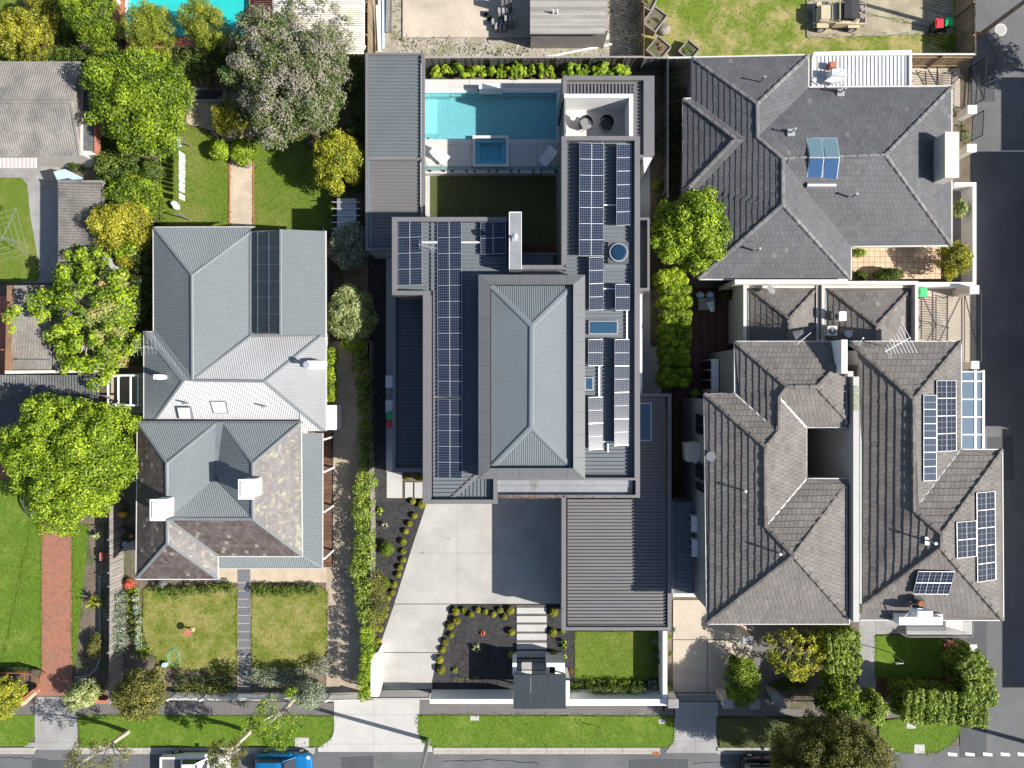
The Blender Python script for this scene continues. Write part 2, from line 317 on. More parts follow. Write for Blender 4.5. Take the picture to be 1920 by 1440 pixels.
class MB:
    def __init__(s): s.v = []; s.f = []; s.a = []
    def quad(s, *p, a=.5):
        n = len(s.v); s.v += [tuple(q) for q in p]; s.f.append(tuple(range(n, n + len(p)))); s.a += [a] * len(p)
    def box(s, x0, y0, z0, x1, y1, z1, a=.5):
        n = len(s.v)
        s.v += [(x0, y0, z0), (x1, y0, z0), (x1, y1, z0), (x0, y1, z0), (x0, y0, z1), (x1, y0, z1), (x1, y1, z1), (x0, y1, z1)]
        s.f += [tuple(n + i for i in q) for q in ((0, 3, 2, 1), (4, 5, 6, 7), (0, 1, 5, 4), (1, 2, 6, 5), (2, 3, 7, 6), (3, 0, 4, 7))]; s.a += [a] * 8
        return s
    def pbox(s, px0, py0, px1, py1, z0, z1, a=.5):
        """box whose TOP face covers the given photo pixels at height z1"""
        A = W(px0, py0, z1); B = W(px1, py1, z1)
        return s.box(min(A[0], B[0]), min(A[1], B[1]), z0, max(A[0], B[0]), max(A[1], B[1]), z1, a)
    def obox(s, c, size, rot=0, tilt=None, a=.5):
        M = Matrix.Translation(c) @ Matrix.Rotation(rot, 4, 'Z')
        if tilt: M = M @ Matrix.Rotation(tilt[1], 4, tilt[0])
        x, y, z = size[0] / 2, size[1] / 2, size[2] / 2; n = len(s.v)
        s.v += [tuple(M @ Vector(q)) for q in ((-x, -y, -z), (x, -y, -z), (x, y, -z), (-x, y, -z), (-x, -y, z), (x, -y, z), (x, y, z), (-x, y, z))]
        s.f += [tuple(n + i for i in q) for q in ((0, 3, 2, 1), (4, 5, 6, 7), (0, 1, 5, 4), (1, 2, 6, 5), (2, 3, 7, 6), (3, 0, 4, 7))]; s.a += [a] * 8
        return s
    def prism(s, pts, z0, z1, a=.5):
        """pts: list of (x, y); z1 may be a list of heights"""
        ar = sum(pts[i - 1][0] * pts[i][1] - pts[i][0] * pts[i - 1][1] for i in range(len(pts)))
        zt = list(z1) if isinstance(z1, (list, tuple)) else [z1] * len(pts)
        if ar < 0: pts = pts[::-1]; zt = zt[::-1]
        n = len(s.v); k = len(pts)
        s.v += [(p[0], p[1], z0) for p in pts] + [(p[0], p[1], z) for p, z in zip(pts, zt)]; s.a += [a] * (2 * k)
        for i in range(k): j = (i + 1) % k; s.f.append((n + i, n + j, n + k + j, n + k + i))
        for tri in tessellate_polygon([[Vector((p[0], p[1], 0)) for p in pts]]):
            A, B, C = (Vector(pts[i]) for i in tri)
            if (B - A).cross(C - A) < 0: tri = (tri[0], tri[2], tri[1])
            s.f.append(tuple(n + k + i for i in tri)); s.f.append(tuple(n + i for i in (tri[0], tri[2], tri[1])))
        return s
    def pprism(s, pp, z0, z1, a=.5): return s.prism([W(x, y, z1)[:2] for x, y in pp], z0, z1, a)
    def tube(s, path, r, n=6, a=.5, cap=True):
        P = [Vector(p) for p in path]; R = r if isinstance(r, (list, tuple)) else [r] * len(P); st = len(s.v)
        for i, p in enumerate(P):
            d = (P[min(i + 1, len(P) - 1)] - P[max(i - 1, 0)]).normalized()
            u = d.cross(Vector((0, 0, 1)) if abs(d.z) < .9 else Vector((1, 0, 0))).normalized(); w = d.cross(u)
            for k in range(n):
                t = 2 * math.pi * k / n; s.v.append(tuple(p + (u * math.cos(t) + w * math.sin(t)) * R[i])); s.a.append(a)
        for i in range(len(P) - 1):
            for k in range(n):
                k2 = (k + 1) % n; b = st + i * n; s.f.append((b + k, b + k2, b + n + k2, b + n + k))
        if cap:
            s.f.append(tuple(st + k for k in range(n))[::-1]); s.f.append(tuple(st + (len(P) - 1) * n + k for k in range(n)))
        return s
    def bar(s, p, q, w, h, a=.5):
        p = Vector(p); q = Vector(q); d = (q - p).normalized(); u = d.cross(Vector((0, 0, 1)))
        u = (u.normalized() if u.length > 1e-4 else Vector((1, 0, 0))) * w / 2; up = u.cross(d).normalized() * h / 2; n = len(s.v)
        for e in (p, q):
            for m in (-u - up, u - up, u + up, -u + up): s.v.append(tuple(e + m)); s.a.append(a)
        s.f += [tuple(n + i for i in f) for f in ((0, 1, 2, 3), (7, 6, 5, 4), (0, 4, 5, 1), (1, 5, 6, 2), (2, 6, 7, 3), (3, 7, 4, 0))]; return s
    def cap(s, p, q, w, h, a=.5):
        """ridge-shaped strip from p to q"""
        p = Vector(p); q = Vector(q); d = q - p; u = Vector((d.y, -d.x, 0)).normalized() * w / 2; n = len(s.v); up = Vector((0, 0, h))
        for e in (p, q):
            for m in (-u - up * .5, -u * .55 + up * .6, u * .55 + up * .6, u - up * .5): s.v.append(tuple(e + m)); s.a.append(a)
        s.f += [(n, n + 1, n + 5, n + 4), (n + 1, n + 2, n + 6, n + 5), (n + 2, n + 3, n + 7, n + 6), (n + 3, n + 2, n + 1, n), (n + 4, n + 5, n + 6, n + 7)]; return s
    def blob(s, c, r, seg=10, rings=6, noise_=.12, a=.5):
        n = len(s.v)
        for i in range(rings + 1):
            th = math.pi * i / rings
            for k in range(seg):
                ph = 2 * math.pi * k / seg; q = 1 + rnd.uniform(-noise_, noise_)
                s.v.append((c[0] + r[0] * q * math.sin(th) * math.cos(ph), c[1] + r[1] * q * math.sin(th) * math.sin(ph), c[2] + r[2] * q * math.cos(th))); s.a.append(a)
        for i in range(rings):
            for k in range(seg):
                k2 = (k + 1) % seg; b = n + i * seg; s.f.append((b + k, b + seg + k, b + seg + k2, b + k2))
        return s
    def mesh(s, name, mat, off):
        me = bpy.data.meshes.new(name); ox, oy, oz = off
        me.from_pydata([(x - ox, y - oy, z - oz) for x, y, z in s.v], [], s.f)
        at = me.attributes.new('v', 'FLOAT', 'POINT'); at.data.foreach_set('value', s.a)
        me.materials.append(MATS[mat]); return me

SPLIT = {'conduit', 'flashing', 'beam', 'bracket', 'parapet_cap', 'wall_section', 'entry_pier', 'pool_bench', 'pool_wall', 'valley_flashing', 'gutter_upstand', 'wheel', 'foot', 'fan_grille',
         'terrace_wall', 'apron_flashing', 'barge_board', 'parapet', 'wall_coping', 'vent_pipe', 'arm', 'mat_seam', 'hull', 'wall', 'roof_sheet', 'lightwell_wall', 'door_canopy', 'cargo', 'pillar', 'tray_side', 'post', 'gutter'}
def islands(mb):
    par = list(range(len(mb.v)))
    def f(i):
        while par[i] != i: par[i] = par[par[i]]; i = par[i]
        return i
    for q in mb.f:
        r = f(q[0])
        for k in q[1:]: par[f(k)] = r
    g = {}
    for q in mb.f: g.setdefault(f(q[0]), []).append(q)
    out = []
    for fs in g.values():
        ids = sorted({i for q in fs for i in q}); m = {i: k for k, i in enumerate(ids)}; n = MB()
        n.v = [mb.v[i] for i in ids]; n.a = [mb.a[i] for i in ids]; n.f = [tuple(m[i] for i in q) for q in fs]; out.append(n)
    return out
def part(name, mb, mat, parent, kind=None, label=None, smooth=False):
    if name in SPLIT and not kind:
        isl = islands(mb)
        if len(isl) > 1:
            for i in isl[1:]: part(name, i, mat, parent, kind, label, smooth)
            mb = isl[0]
    off = ORIG[parent.name]; me = mb.mesh(name, mat, off)
    o = bpy.data.objects.new(name, me); COL.objects.link(o); o.parent = parent; ORIG[o.name] = off
    if kind: o['kind'] = kind
    if label: o['label'] = label
    if smooth: me.shade_smooth()
    return o
def solo(name, mb, mat, label=None, cat=None, group=None, kind=None, loc=None, smooth=False):
    if loc is None:
        a = np.array(mb.v); loc = (float(a[:, 0].mean()), float(a[:, 1].mean()), float(a[:, 2].min()))
    me = mb.mesh(name, mat, loc); o = bpy.data.objects.new(name, me); COL.objects.link(o); o.location = loc; ORIG[o.name] = Vector(loc)
    if kind: o['kind'] = kind
    if label: tag(o, label, cat, group)
    if smooth: me.shade_smooth()
    return o
def dup(root, loc, rz=0, label=None, scale=None):
    r = root.copy(); COL.objects.link(r); r.location = loc; r.rotation_euler = (0, 0, rz)
    if scale: r.scale = (scale,) * 3 if not isinstance(scale, tuple) else scale
    if label: r['label'] = label
    ORIG[r.name] = Vector(loc)
    for ch in root.children:
        c = ch.copy(); COL.objects.link(c); c.parent = r
        for g in ch.children:
            d = g.copy(); COL.objects.link(d); d.parent = c
    return r
def flat(name, pp, z, mat, kind='structure', label=None, cat=None, h=.06):
    return solo(name, MB().pprism(pp, z - h, z), mat, label, cat, kind=kind)
def rect(x0, y0, x1, y1): return [(x0, y0), (x1, y0), (x1, y1), (x0, y1)]

# ------------------------------------------------------------------ roof facets
class Facet:
    def __init__(s, pp, down):
        s.P = [Vector(W(*p)) for p in pp]
        s.d = {'N': Vector((0, 1)), 'S': Vector((0, -1)), 'E': Vector((1, 0)), 'W': Vector((-1, 0))}[down]; s.e = Vector((-s.d.y, s.d.x))
        s.q = [(p.x * s.d.x + p.y * s.d.y, p.x * s.e.x + p.y * s.e.y, p.z) for p in s.P]      # (s down, t across, z)
        s.tri = tessellate_polygon([[Vector((p.x, p.y, 0)) for p in s.P]])
    def h(s, a, b):
        best = None
        for tr in s.tri:
            (x1, y1, z1), (x2, y2, z2), (x3, y3, z3) = (s.q[i] for i in tr)
            D = (y2 - y3) * (x1 - x3) + (x3 - x2) * (y1 - y3)
            if abs(D) < 1e-9: continue
            l1 = ((y2 - y3) * (a - x3) + (x3 - x2) * (b - y3)) / D; l2 = ((y3 - y1) * (a - x3) + (x1 - x3) * (b - y3)) / D; l3 = 1 - l1 - l2
            m = min(l1, l2, l3)
            if best is None or m > best[0]: best = (m, l1 * z1 + l2 * z2 + l3 * z3)
        return best[1]
    def cut(s, val, ax):
        """intervals of the other axis where the line axis=val crosses the outline"""
        r = []; n = len(s.q); ot = 1 - ax
        for i in range(n):
            p, q = s.q[i - 1], s.q[i]
            if (p[ax] <= val) != (q[ax] <= val): r.append(p[ot] + (q[ot] - p[ot]) * (val - p[ax]) / (q[ax] - p[ax]))
        r.sort(); return [(r[i], r[i + 1]) for i in range(0, len(r) - 1, 2)]
    def pt(s, a, b, dz=0): return (a * s.d.x + b * s.e.x, a * s.d.y + b * s.e.y, s.h(a, b) + dz)
    def deck(s, mb, dz=-.03, a=.3):
        for tr in s.tri:
            P = [s.P[i] + Vector((0, 0, dz)) for i in tr]
            if (P[1] - P[0]).cross(P[2] - P[0]).z < 0: P = [P[0], P[2], P[1]]
            mb.quad(*P, a=a)
    def tiles(s, mb, pitch=.36, tw=.31, step=.035, gap=.012, jit=.006, odd=.004, sag=0):
        s.deck(mb)
        s0 = min(q[0] for q in s.q); s1 = max(q[0] for q in s.q); k = 0; b = s1 + .04
        while b > s0 + .03:
            a = max(b - pitch, s0 + .001); bb = min(b, s1 - .001)
            if bb <= a: b -= pitch; k += 1; continue
            iu = s.cut(a + .001, 0); il = s.cut(bb, 0)
            if not il: il = iu
            if not iu: iu = il
            if len(iu) != len(il): iu = il = [(min(x[0] for x in il + iu), max(x[1] for x in il + iu))] if min(len(iu), len(il)) == 1 and max(len(iu), len(il)) == 1 else s.cut((a + bb) / 2, 0)
            for (u0, u1), (l0, l1) in zip(iu, il):
                lo = min(u0, l0); hi = max(u1, l1); t = math.floor(lo / tw) * tw + (tw / 2 if k % 2 else 0) - tw
                crow = rnd.uniform(-.06, .06)
                while t < hi:
                    ta, tb = t + gap / 2, t + tw - gap / 2; t += tw
                    ua, ub = min(max(ta, u0), u1), min(max(tb, u0), u1); la, lb = min(max(ta, l0), l1), min(max(tb, l0), l1)
                    if ub - ua < .01 and lb - la < .01: continue
                    vv = min(1, max(0, rnd.gauss(.45, .11) + crow)) if rnd.random() > odd else 1
                    j = rnd.uniform(-jit, jit); dz = step + j; be = bb + j * 2
                    p1, p2 = s.pt(a, ua, .004), s.pt(a, ub, .004); p3, p4 = s.pt(be, lb, dz), s.pt(be, la, dz)
                    n = len(mb.v); mb.v += [p1, p2, p3, p4, (p3[0], p3[1], p3[2] - dz - .01), (p4[0], p4[1], p4[2] - dz - .01)]; mb.a += [vv] * 6
                    mb.f += [(n, n + 3, n + 2, n + 1), (n + 3, n + 5, n + 4, n + 2)]
            b -= pitch; k += 1
    def ribs(s, mb, pitch, prof, dz=0):
        """profile swept down the slope: prof = [(fraction, height)...]"""
        t0 = min(q[1] for q in s.q) + 1e-3; t1 = max(q[1] for q in s.q) - 1e-3; prev = None
        k = math.floor(t0 / pitch); lines = []
        while k * pitch < t1:
            for fr, h in prof:
                t = (k + fr) * pitch
                if t0 < t < t1: lines.append((t, h))
            k += 1
        lines = [(t0, lines[0][1] if lines else 0)] + lines + [(t1, lines[-1][1] if lines else 0)]
        for t, h in lines:
            cur = [(s.pt(x, t, h + dz), s.pt(y, t, h + dz)) for x, y in s.cut(t, 1)]
            if prev and cur:
                if len(cur) == len(prev): prs = list(zip(prev, cur))
                else: prs = [((prev[0][0], prev[-1][1]), (cur[0][0], cur[-1][1]))] if min(len(prev), len(cur)) == 1 and False else list(zip(prev, cur))
                for (a, b), (c, d) in prs:
                    n = len(mb.v); mb.v += [a, b, d, c]; mb.a += [.5] * 4; mb.f.append((n, n + 1, n + 2, n + 3))
            prev = cur
CORR = [(0, 0), (.25, .024), (.5, 0), (.75, -.024)]
def seam(pitch, w=.035, h=.035): f = w / pitch; return [(0, 0), (.001, h), (f, h), (f + .001, 0)]
def facets(defs): return [Facet(pp, d) for pp, d in defs]
def tiled(parent, name, defs, mat, **kw):
    mb = MB()
    for F in facets(defs): F.tiles(mb, **kw)
    return part(name, mb, mat, parent, kind='stuff')
def ribbed(parent, name, defs, mat, pitch, prof, dz=0, kind='stuff'):
    mb = MB()
    for F in facets(defs): F.ribs(mb, pitch, prof, dz)
    return part(name, mb, mat, parent, kind=kind)
def capping(parent, lines, mat, w=.24, h=.07, seg=.38, kind='stuff', name='ridge_capping', lift=.04):
    mb = MB()
    for (a, b) in lines:
        A = V(*a) + Vector((0, 0, lift)); B = V(*b) + Vector((0, 0, lift)); L = (B - A).length
        if not seg: mb.cap(A, B, w, h); continue
        n = max(1, int(L / seg))
        for i in range(n):
            p = A.lerp(B, i / n); q = A.lerp(B, (i + 1.12) / n); dz = Vector((0, 0, .035 * (i % 2)))
            mb.cap(p + dz, q + dz, w + rnd.uniform(-.01, .01), h, rnd.random())
    return part(name, mb, mat, parent, kind=kind)
def gutter(parent, path, mat='gutter_white', w=.055, name='gutter', z=None, closed=False, h=.1):
    mb = MB(); P = [V(*p) for p in path]
    if closed: P.append(P[0])
    for a, b in zip(P, P[1:]): mb.bar(a, b, w, h)
    return part(name, mb, mat, parent)
def walls(parent, pp, z0, z1, mat, name='wall', inset=0, ztop=None):
    """solid storey under a roof outline given in pixels at height ztop"""
    zt = ztop or z1; P = [Vector(W(x, y, zt)[:2]) for x, y in pp]
    if inset:
        ar = sum(P[i - 1].cross(P[i]) for i in range(len(P))); sg = 1 if ar > 0 else -1; Q = []
        for i in range(len(P)):
            a = (P[i] - P[i - 1]).normalized(); b = (P[(i + 1) % len(P)] - P[i]).normalized()
            na = Vector((-a.y, a.x)) * sg; nb = Vector((-b.y, b.x)) * sg; m = na + nb
            Q.append(P[i] + m * (inset / max(.3, 1 + na.dot(nb))))
        P = Q
    return part(name, MB().prism([tuple(p) for p in P], z0, z1), mat, parent)
# ------------------------------------------------------------------ foliage
def leaf_mesh(name, C, N, ln, wd, val, mat, off):
    """one rhombus per leaf; C centres, N normals (n,3)"""
    n = len(C); N = N / np.linalg.norm(N, axis=1, keepdims=True)
    r = rng.normal(size=(n, 3)); T = np.cross(N, r); T /= np.linalg.norm(T, axis=1, keepdims=True) + 1e-9; B = np.cross(N, T)
    L = (ln * rng.uniform(.7, 1.3, n))[:, None] * .5; Wd = (wd * rng.uniform(.7, 1.3, n))[:, None] * .5
    v = np.empty((n, 4, 3)); v[:, 0] = C - T * L; v[:, 1] = C - B * Wd + N * (.12 * L); v[:, 2] = C + T * L; v[:, 3] = C + B * Wd + N * (.12 * L)
    v -= np.array(off); me = bpy.data.meshes.new(name)
    me.vertices.add(4 * n); me.vertices.foreach_set('co', v.reshape(-1).astype(np.float32))
    me.loops.add(4 * n); me.loops.foreach_set('vertex_index', np.arange(4 * n, dtype=np.int32))
    me.polygons.add(n); me.polygons.foreach_set('loop_start', np.arange(0, 4 * n, 4, dtype=np.int32)); me.polygons.foreach_set('loop_total', np.full(n, 4, dtype=np.int32))
    me.update(calc_edges=True)
    at = me.attributes.new('v', 'FLOAT', 'POINT'); at.data.foreach_set('value', np.repeat(np.clip(val, 0, 1), 4).astype(np.float32))
    me.materials.append(MATS[mat]); return me
LS = .78
def leaves_on(clumps, dens, shell=.28, up=.35, flat_=1.0):
    """sample leaf positions in the outer shells of ellipsoid clumps [(c, (rx,ry,rz), v)]"""
    Cs, Ns, Vs = [], [], []; dens = dens * 1.35
    for c, r, v in clumps:
        r = np.array(r, float); area = 4 * math.pi * ((r[0] * r[1]) ** 1.6 / 3 + (r[0] * r[2]) ** 1.6 / 3 + (r[1] * r[2]) ** 1.6 / 3) ** (1 / 1.6)
        n = max(6, int(area * dens)); d = rng.normal(size=(n, 3)); d /= np.linalg.norm(d, axis=1, keepdims=True)
        flip = (d[:, 2] < -.25) & (rng.random(n) < .75); d[flip, 2] *= -1
        q = 1 - shell * rng.random(n) ** 1.5 + rng.normal(size=n) * .05
        Cs.append(np.array(c) + d * r * q[:, None]); nn = d / r; nn /= np.linalg.norm(nn, axis=1, keepdims=True)
        nn = nn + np.array([.25, -.07, up]) * .8 + rng.normal(size=(n, 3)) * .5; Ns.append(nn)
        Vs.append(np.clip(v + rng.normal(size=n) * .27, 0, 1))
    return np.concatenate(Cs), np.concatenate(Ns), np.concatenate(Vs)
def foliage(parent, clumps, dens, ln, wd, mat, name='crown', **kw):
    C, N, Vv = leaves_on(clumps, dens, **kw); off = ORIG[parent.name]
    me = leaf_mesh(name, C, N, ln * LS, wd * LS, Vv, mat, off); o = bpy.data.objects.new(name, me); COL.objects.link(o); o.parent = parent; ORIG[o.name] = off
    return o
def sololeaf(name, clumps, dens, ln, wd, mat, label=None, cat=None, group=None, kind=None, loc=None, **kw):
    C, N, Vv = leaves_on(clumps, dens, **kw)
    if loc is None: loc = (float(C[:, 0].mean()), float(C[:, 1].mean()), 0.0)
    me = leaf_mesh(name, C, N, ln * LS, wd * LS, Vv, mat, loc); o = bpy.data.objects.new(name, me); COL.objects.link(o); o.location = loc; ORIG[o.name] = Vector(loc)
    if label: tag(o, label, cat, group)
    if kind: o['kind'] = kind
    return o

def tree(name, label, px, py, rx, ry, z0, z1, mat, leaf=(.2, .13), n=60, cr=.22, dens=45, group=None, cat='tree', bark='bark', trunk=.16,
         tint=.18, ang=0, core=True, jag=1.0, gpx=None, up=.35, spread=1.0, limbs=6, tilt=None, vb=.5, shell=.45):
    """crown outline given in photo pixels (centre, radii) at the height of its widest level; clumps ride on that dome"""
    zm = z0 + (z1 - z0) * .45; c = V(px, py, zm); k = (CAM_H - zm) / CAM_H / PPM; RX, RY = rx * k, ry * k; RZ = (z1 - z0) / 2; zc = (z0 + z1) / 2
    base_ = W(*(gpx if gpx else (0, 0)), 0) if gpx else (c.x, c.y, 0)
    t = thing(name, label, cat, (base_[0], base_[1], 0), group)
    cl = []; m = min(RX, RY); ca, sa = math.cos(ang), math.sin(ang); w1, w2, w3 = (rnd.uniform(0, 6.28) for _ in range(3))
    for i in range(n):
        # golden-spiral dome plus jitter
        u = (i + .5) / n; zz = 1 - 1.45 * u; rr = math.sqrt(max(0, 1 - zz * zz)); ph = i * 2.39996 + rnd.uniform(-.4, .4)
        r_ = m * cr * rnd.uniform(.65, 1.3); q = rnd.uniform(.78, 1.0) * (1 + (rnd.random() < .25) * rnd.uniform(-.18, .12) * jag)
        q *= 1 + jag * (.07 * math.sin(3 * ph + w1) + .06 * math.sin(5 * ph + w2) + .04 * math.sin(8 * ph + w3))
        x, y = rr * math.cos(ph) * (RX - r_ * .75) * q * spread, rr * math.sin(ph) * (RY - r_ * .75) * q * spread
        cl.append(((c.x + x * ca - y * sa, c.y + x * sa + y * ca, zc + zz * (RZ - r_ * .5) * q + rnd.uniform(-.35, .3) * r_ * jag), (r_ * 1.1, r_ * 1.1, r_ * .8), vb + rnd.uniform(-tint, tint)))
    cl0 = list(cl)
    if core:
        for i in range(max(6, n // 4)):
            ph = rnd.uniform(0, 6.28); q = rnd.random() ** .5 * .6
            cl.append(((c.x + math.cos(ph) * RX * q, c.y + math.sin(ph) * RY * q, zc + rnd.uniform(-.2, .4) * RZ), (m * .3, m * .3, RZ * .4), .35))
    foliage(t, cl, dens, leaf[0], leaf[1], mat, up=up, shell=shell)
    tb = MB(); b = Vector((base_[0], base_[1], -.1)); top = Vector((c.x, c.y, zc - RZ * .2))
    tb.tube([b, b.lerp(top, .4) + Vector((.05, .04, 0)), b.lerp(top, .75), top], [trunk * 1.25, trunk, trunk * .8, trunk * .45], 8)
    part('trunk', tb, bark, t)
    lb = MB()
    for i in range(limbs):
        e = Vector(cl0[(i * 7 + 5) % len(cl0)][0]); s = b.lerp(top, rnd.uniform(.45, .85))
        lb.tube([s, s.lerp(e, .5) + Vector((0, 0, .15)), e], [trunk * .32, trunk * .2, trunk * .07], 5)
    part('limb', lb, bark, t)
    return t
def shrub_clumps(x, y, z, r, h, n=7, v=.5, tint=.15):
    cl = []
    for i in range(n):
        ph = i * 2.4; q = (i / n) ** .5 * .6
        cl.append(((x + math.cos(ph) * r * q, y + math.sin(ph) * r * q, z + h * (.85 - .5 * q) - r * .2), (r * .5, r * .5, min(r * .5, h * .45)), v + rnd.uniform(-tint, tint)))
    return cl
def bush(name, label, px, py, r, h, mat, leaf=(.12, .08), dens=110, n=8, cat='shrub', group=None, ry=None, **kw):
    k = (CAM_H - h * .6) / CAM_H / PPM; c = V(px, py, h * .6); cl = shrub_clumps(0, 0, 0, r * k, h, n)
    sy = (ry or r) / r; cl = [((a[0] + c.x, a[1] * sy + c.y, max(.1, a[2])), (b[0], b[1] * sy, b[2]), v) for a, b, v in cl]
    return sololeaf(name, cl, dens, leaf[0], leaf[1], mat, label, cat, group, loc=(c.x, c.y, 0), **kw)
def hedge(name, label, path, w, h, mat, leaf=(.14, .1), dens=80, step=.45, cat='hedge', jag=.18, z0=0, group=None, kind=None, tint=.14, vb=.5):
    """path in photo pixels (x, y) along the top of the hedge"""
    P = [V(x, y, h * .8) for x, y in path]; cl = []
    for a, b in zip(P, P[1:]):
        L = (b - a).length; k = max(1, int(L / step)); d = (b - a).normalized(); s = Vector((-d.y, d.x, 0))
        for i in range(k):
            p = a.lerp(b, (i + rnd.random() * .6) / k)
            m = max(1, int(w / step))
            for j in range(m):
                o_ = ((j + .5) / m - .5) * w * .8 + rnd.uniform(-jag, jag) * .6
                q = p + s * o_; r = max(.22, w / m * .62) * rnd.uniform(.8, 1.25)
                cl.append(((q.x, q.y, z0 + max(r * .5, h - r * .55 + rnd.uniform(-jag, jag) * .5)), (r, r, min(r, h * .5)), vb + rnd.uniform(-tint, tint)))
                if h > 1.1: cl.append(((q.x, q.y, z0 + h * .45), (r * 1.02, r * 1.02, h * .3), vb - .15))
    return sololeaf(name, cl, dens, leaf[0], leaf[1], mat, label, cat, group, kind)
def inside(poly, x, y):
    r = False; n = len(poly)
    for i in range(n):
        (x1, y1), (x2, y2) = poly[i - 1], poly[i]
        if (y1 > y) != (y2 > y) and x < (x2 - x1) * (y - y1) / (y2 - y1) + x1: r = not r
    return r
def scatter(name, polys, dens, ln, wd, mat, z=.03, up=1.6, vmean=.5, kind='stuff', hgt=.03):
    C = []
    for pp in polys:
        P = [W(x, y, z)[:2] for x, y in pp]; xs = [p[0] for p in P]; ys = [p[1] for p in P]
        n = int((max(xs) - min(xs)) * (max(ys) - min(ys)) * dens)
        pts = np.stack([rng.uniform(min(xs), max(xs), n), rng.uniform(min(ys), max(ys), n)], 1)
        C += [p for p in pts if inside(P, p[0], p[1])]
    C = np.array(C); n = len(C); C = np.concatenate([C, z + rng.random((n, 1)) * hgt], 1)
    N = rng.normal(size=(n, 3)) + np.array([0, 0, up])
    me = leaf_mesh(name, C, N, ln, wd, np.clip(vmean + rng.normal(size=n) * .25, 0, 1), mat, (0, 0, 0))
    o = bpy.data.objects.new(name, me); COL.objects.link(o); o['kind'] = kind; ORIG[o.name] = Vector(); return o

# ------------------------------------------------------------------ solar module
def solar(parent, A, B, D, nu, nv, mat, gap=.008):
    """array over the parallelogram A-B (columns) A-D (rows); corners are (px, py, z). One module mesh shared by all."""
    A, B, D = V(*A), V(*B), V(*D); u = (B - A) / nu; v = (D - A) / nv; n = u.cross(v).normalized(); n = n if n.z > 0 else -n
    g1 = u.normalized() * gap; g2 = v.normalized() * gap
    me = bpy.data.meshes.new('solar_panel'); p = [g1 + g2, u - g1 + g2, u + v - g1 - g2, v + g1 - g2]; th = n * .04
    me.from_pydata([tuple(q) for q in p] + [tuple(q - th) for q in p], [], [(0, 1, 2, 3), (0, 4, 5, 1), (1, 5, 6, 2), (2, 6, 7, 3), (3, 7, 4, 0), (4, 7, 6, 5)])
    uv = me.uv_layers.new(name='UVMap')
    for i, c in enumerate([(0, 0), (1, 0), (1, 1), (0, 1)]): uv.data[i].uv = c
    me.materials.append(MATS[mat])
    fb = MB(); fw = .018; hh = n * .012
    q = [Vector(x) + hh for x in p]
    for i in range(4): fb.bar(q[i] - n * .03, q[(i + 1) % 4] - n * .03, fw, .06)
    fm = fb.mesh('panel_frame', 'silver', (0, 0, 0)); off = ORIG[parent.name]
    for i in range(nu):
        for j in range(nv):
            o = bpy.data.objects.new('solar_panel', me); COL.objects.link(o); o.parent = parent; o.location = A + u * i + v * j - off
            f = bpy.data.objects.new('panel_frame', fm); COL.objects.link(f); f.parent = o
    # mounting legs under the high edge
    return u, v, n

def person_safe(): pass

# ------------------------------------------------------------------ GROUND, ROADS, PATHS
solo('ground', MB().box(-400, -400, -.5, 400, 400, -.02), 'soil', kind='structure', loc=(0, 0, 0))
# side street on the right and the street along the bottom
flat('side_street', [(1822, -900), (3200, -900), (3200, 1398), (1822, 1398)], .012, 'asphalt')
flat('street', [(-1400, 1398), (3200, 1398), (3200, 2100), (-1400, 2100)], .008, 'asphalt')
flat('street_corner', [(1610, 1180), (1850, 1160), (1850, 1420), (1800, 1420), (1800, 1345), (1650, 1335)], .02, 'asphalt_patch')
flat('footpath', [(-900, 1313), (625, 1316), (625, 1342), (-900, 1340)], .03, 'footpath')
flat('footpath', [(785, 1303), (1262, 1303), (1262, 1342), (785, 1340)], .03, 'footpath')
flat('footpath', [(1340, 1300), (1700, 1300), (1700, 1346), (1340, 1342)], .028, 'footpath')
# kerbs, each kerbstone of its own
def kerb(x0, x1, y0=1402, y1=1409, n=None):
    n = n or max(1, int((x1 - x0) / 62)); root = thing('kerb', '', '', W((x0 + x1) / 2, y0, 0)); del root['label']; del root['category']; root['kind'] = 'structure'
    for i in range(n):
        a = x0 + (x1 - x0) * i / n + .3; b = x0 + (x1 - x0) * (i + 1) / n - .3
        part('kerb_stone', MB().pbox(a, y0, b, y1, -.05, .12), 'kerb', root)
        part('gutter_stone', MB().pbox(a, y1 + .2, b, y1 + 5, -.05, .02), 'kerb', root)
kerb(-300, 65); kerb(140, 590); kerb(812, 1238); kerb(1345, 1675)
# driveway crossovers made of slabs
def slabs(name, polys, z, mat):
    root = thing(name, '', '', W(*polys[0][0], 0)); del root['label']; del root['category']; root['kind'] = 'structure'
    for pp in polys:
        c = (sum(p[0] for p in pp) / len(pp), sum(p[1] for p in pp) / len(pp))
        q = [(x + (.16 if x < c[0] else -.16), y + (.16 if y < c[1] else -.16)) for x, y in pp]
        part('slab', MB().pprism(q, z - .08, z), mat, root)
    return root
slabs('crossover', [[(626, 1313), (701, 1313), (701, 1340), (626, 1340)], [(701, 1305), (787, 1305), (786, 1340), (701, 1340)],
                    [(626, 1340), (701, 1340), (701, 1395), (608, 1395), (622, 1383), (626, 1372)], [(701, 1340), (784, 1340), (784, 1372), (790, 1385), (803, 1395), (701, 1395)],
                    [(596, 1395), (701, 1395), (701, 1410), (596, 1410)], [(701, 1395), (811, 1395), (811, 1410), (701, 1410)]], .05, 'concrete_white')
slabs('crossover', [rect(66, 1306, 106, 1340), rect(106, 1306, 144, 1340), rect(65, 1340, 106, 1392), rect(106, 1340, 145, 1392), [(48, 1392), (145, 1392), (150, 1406), (44, 1406)]], .05, 'concrete_grey')
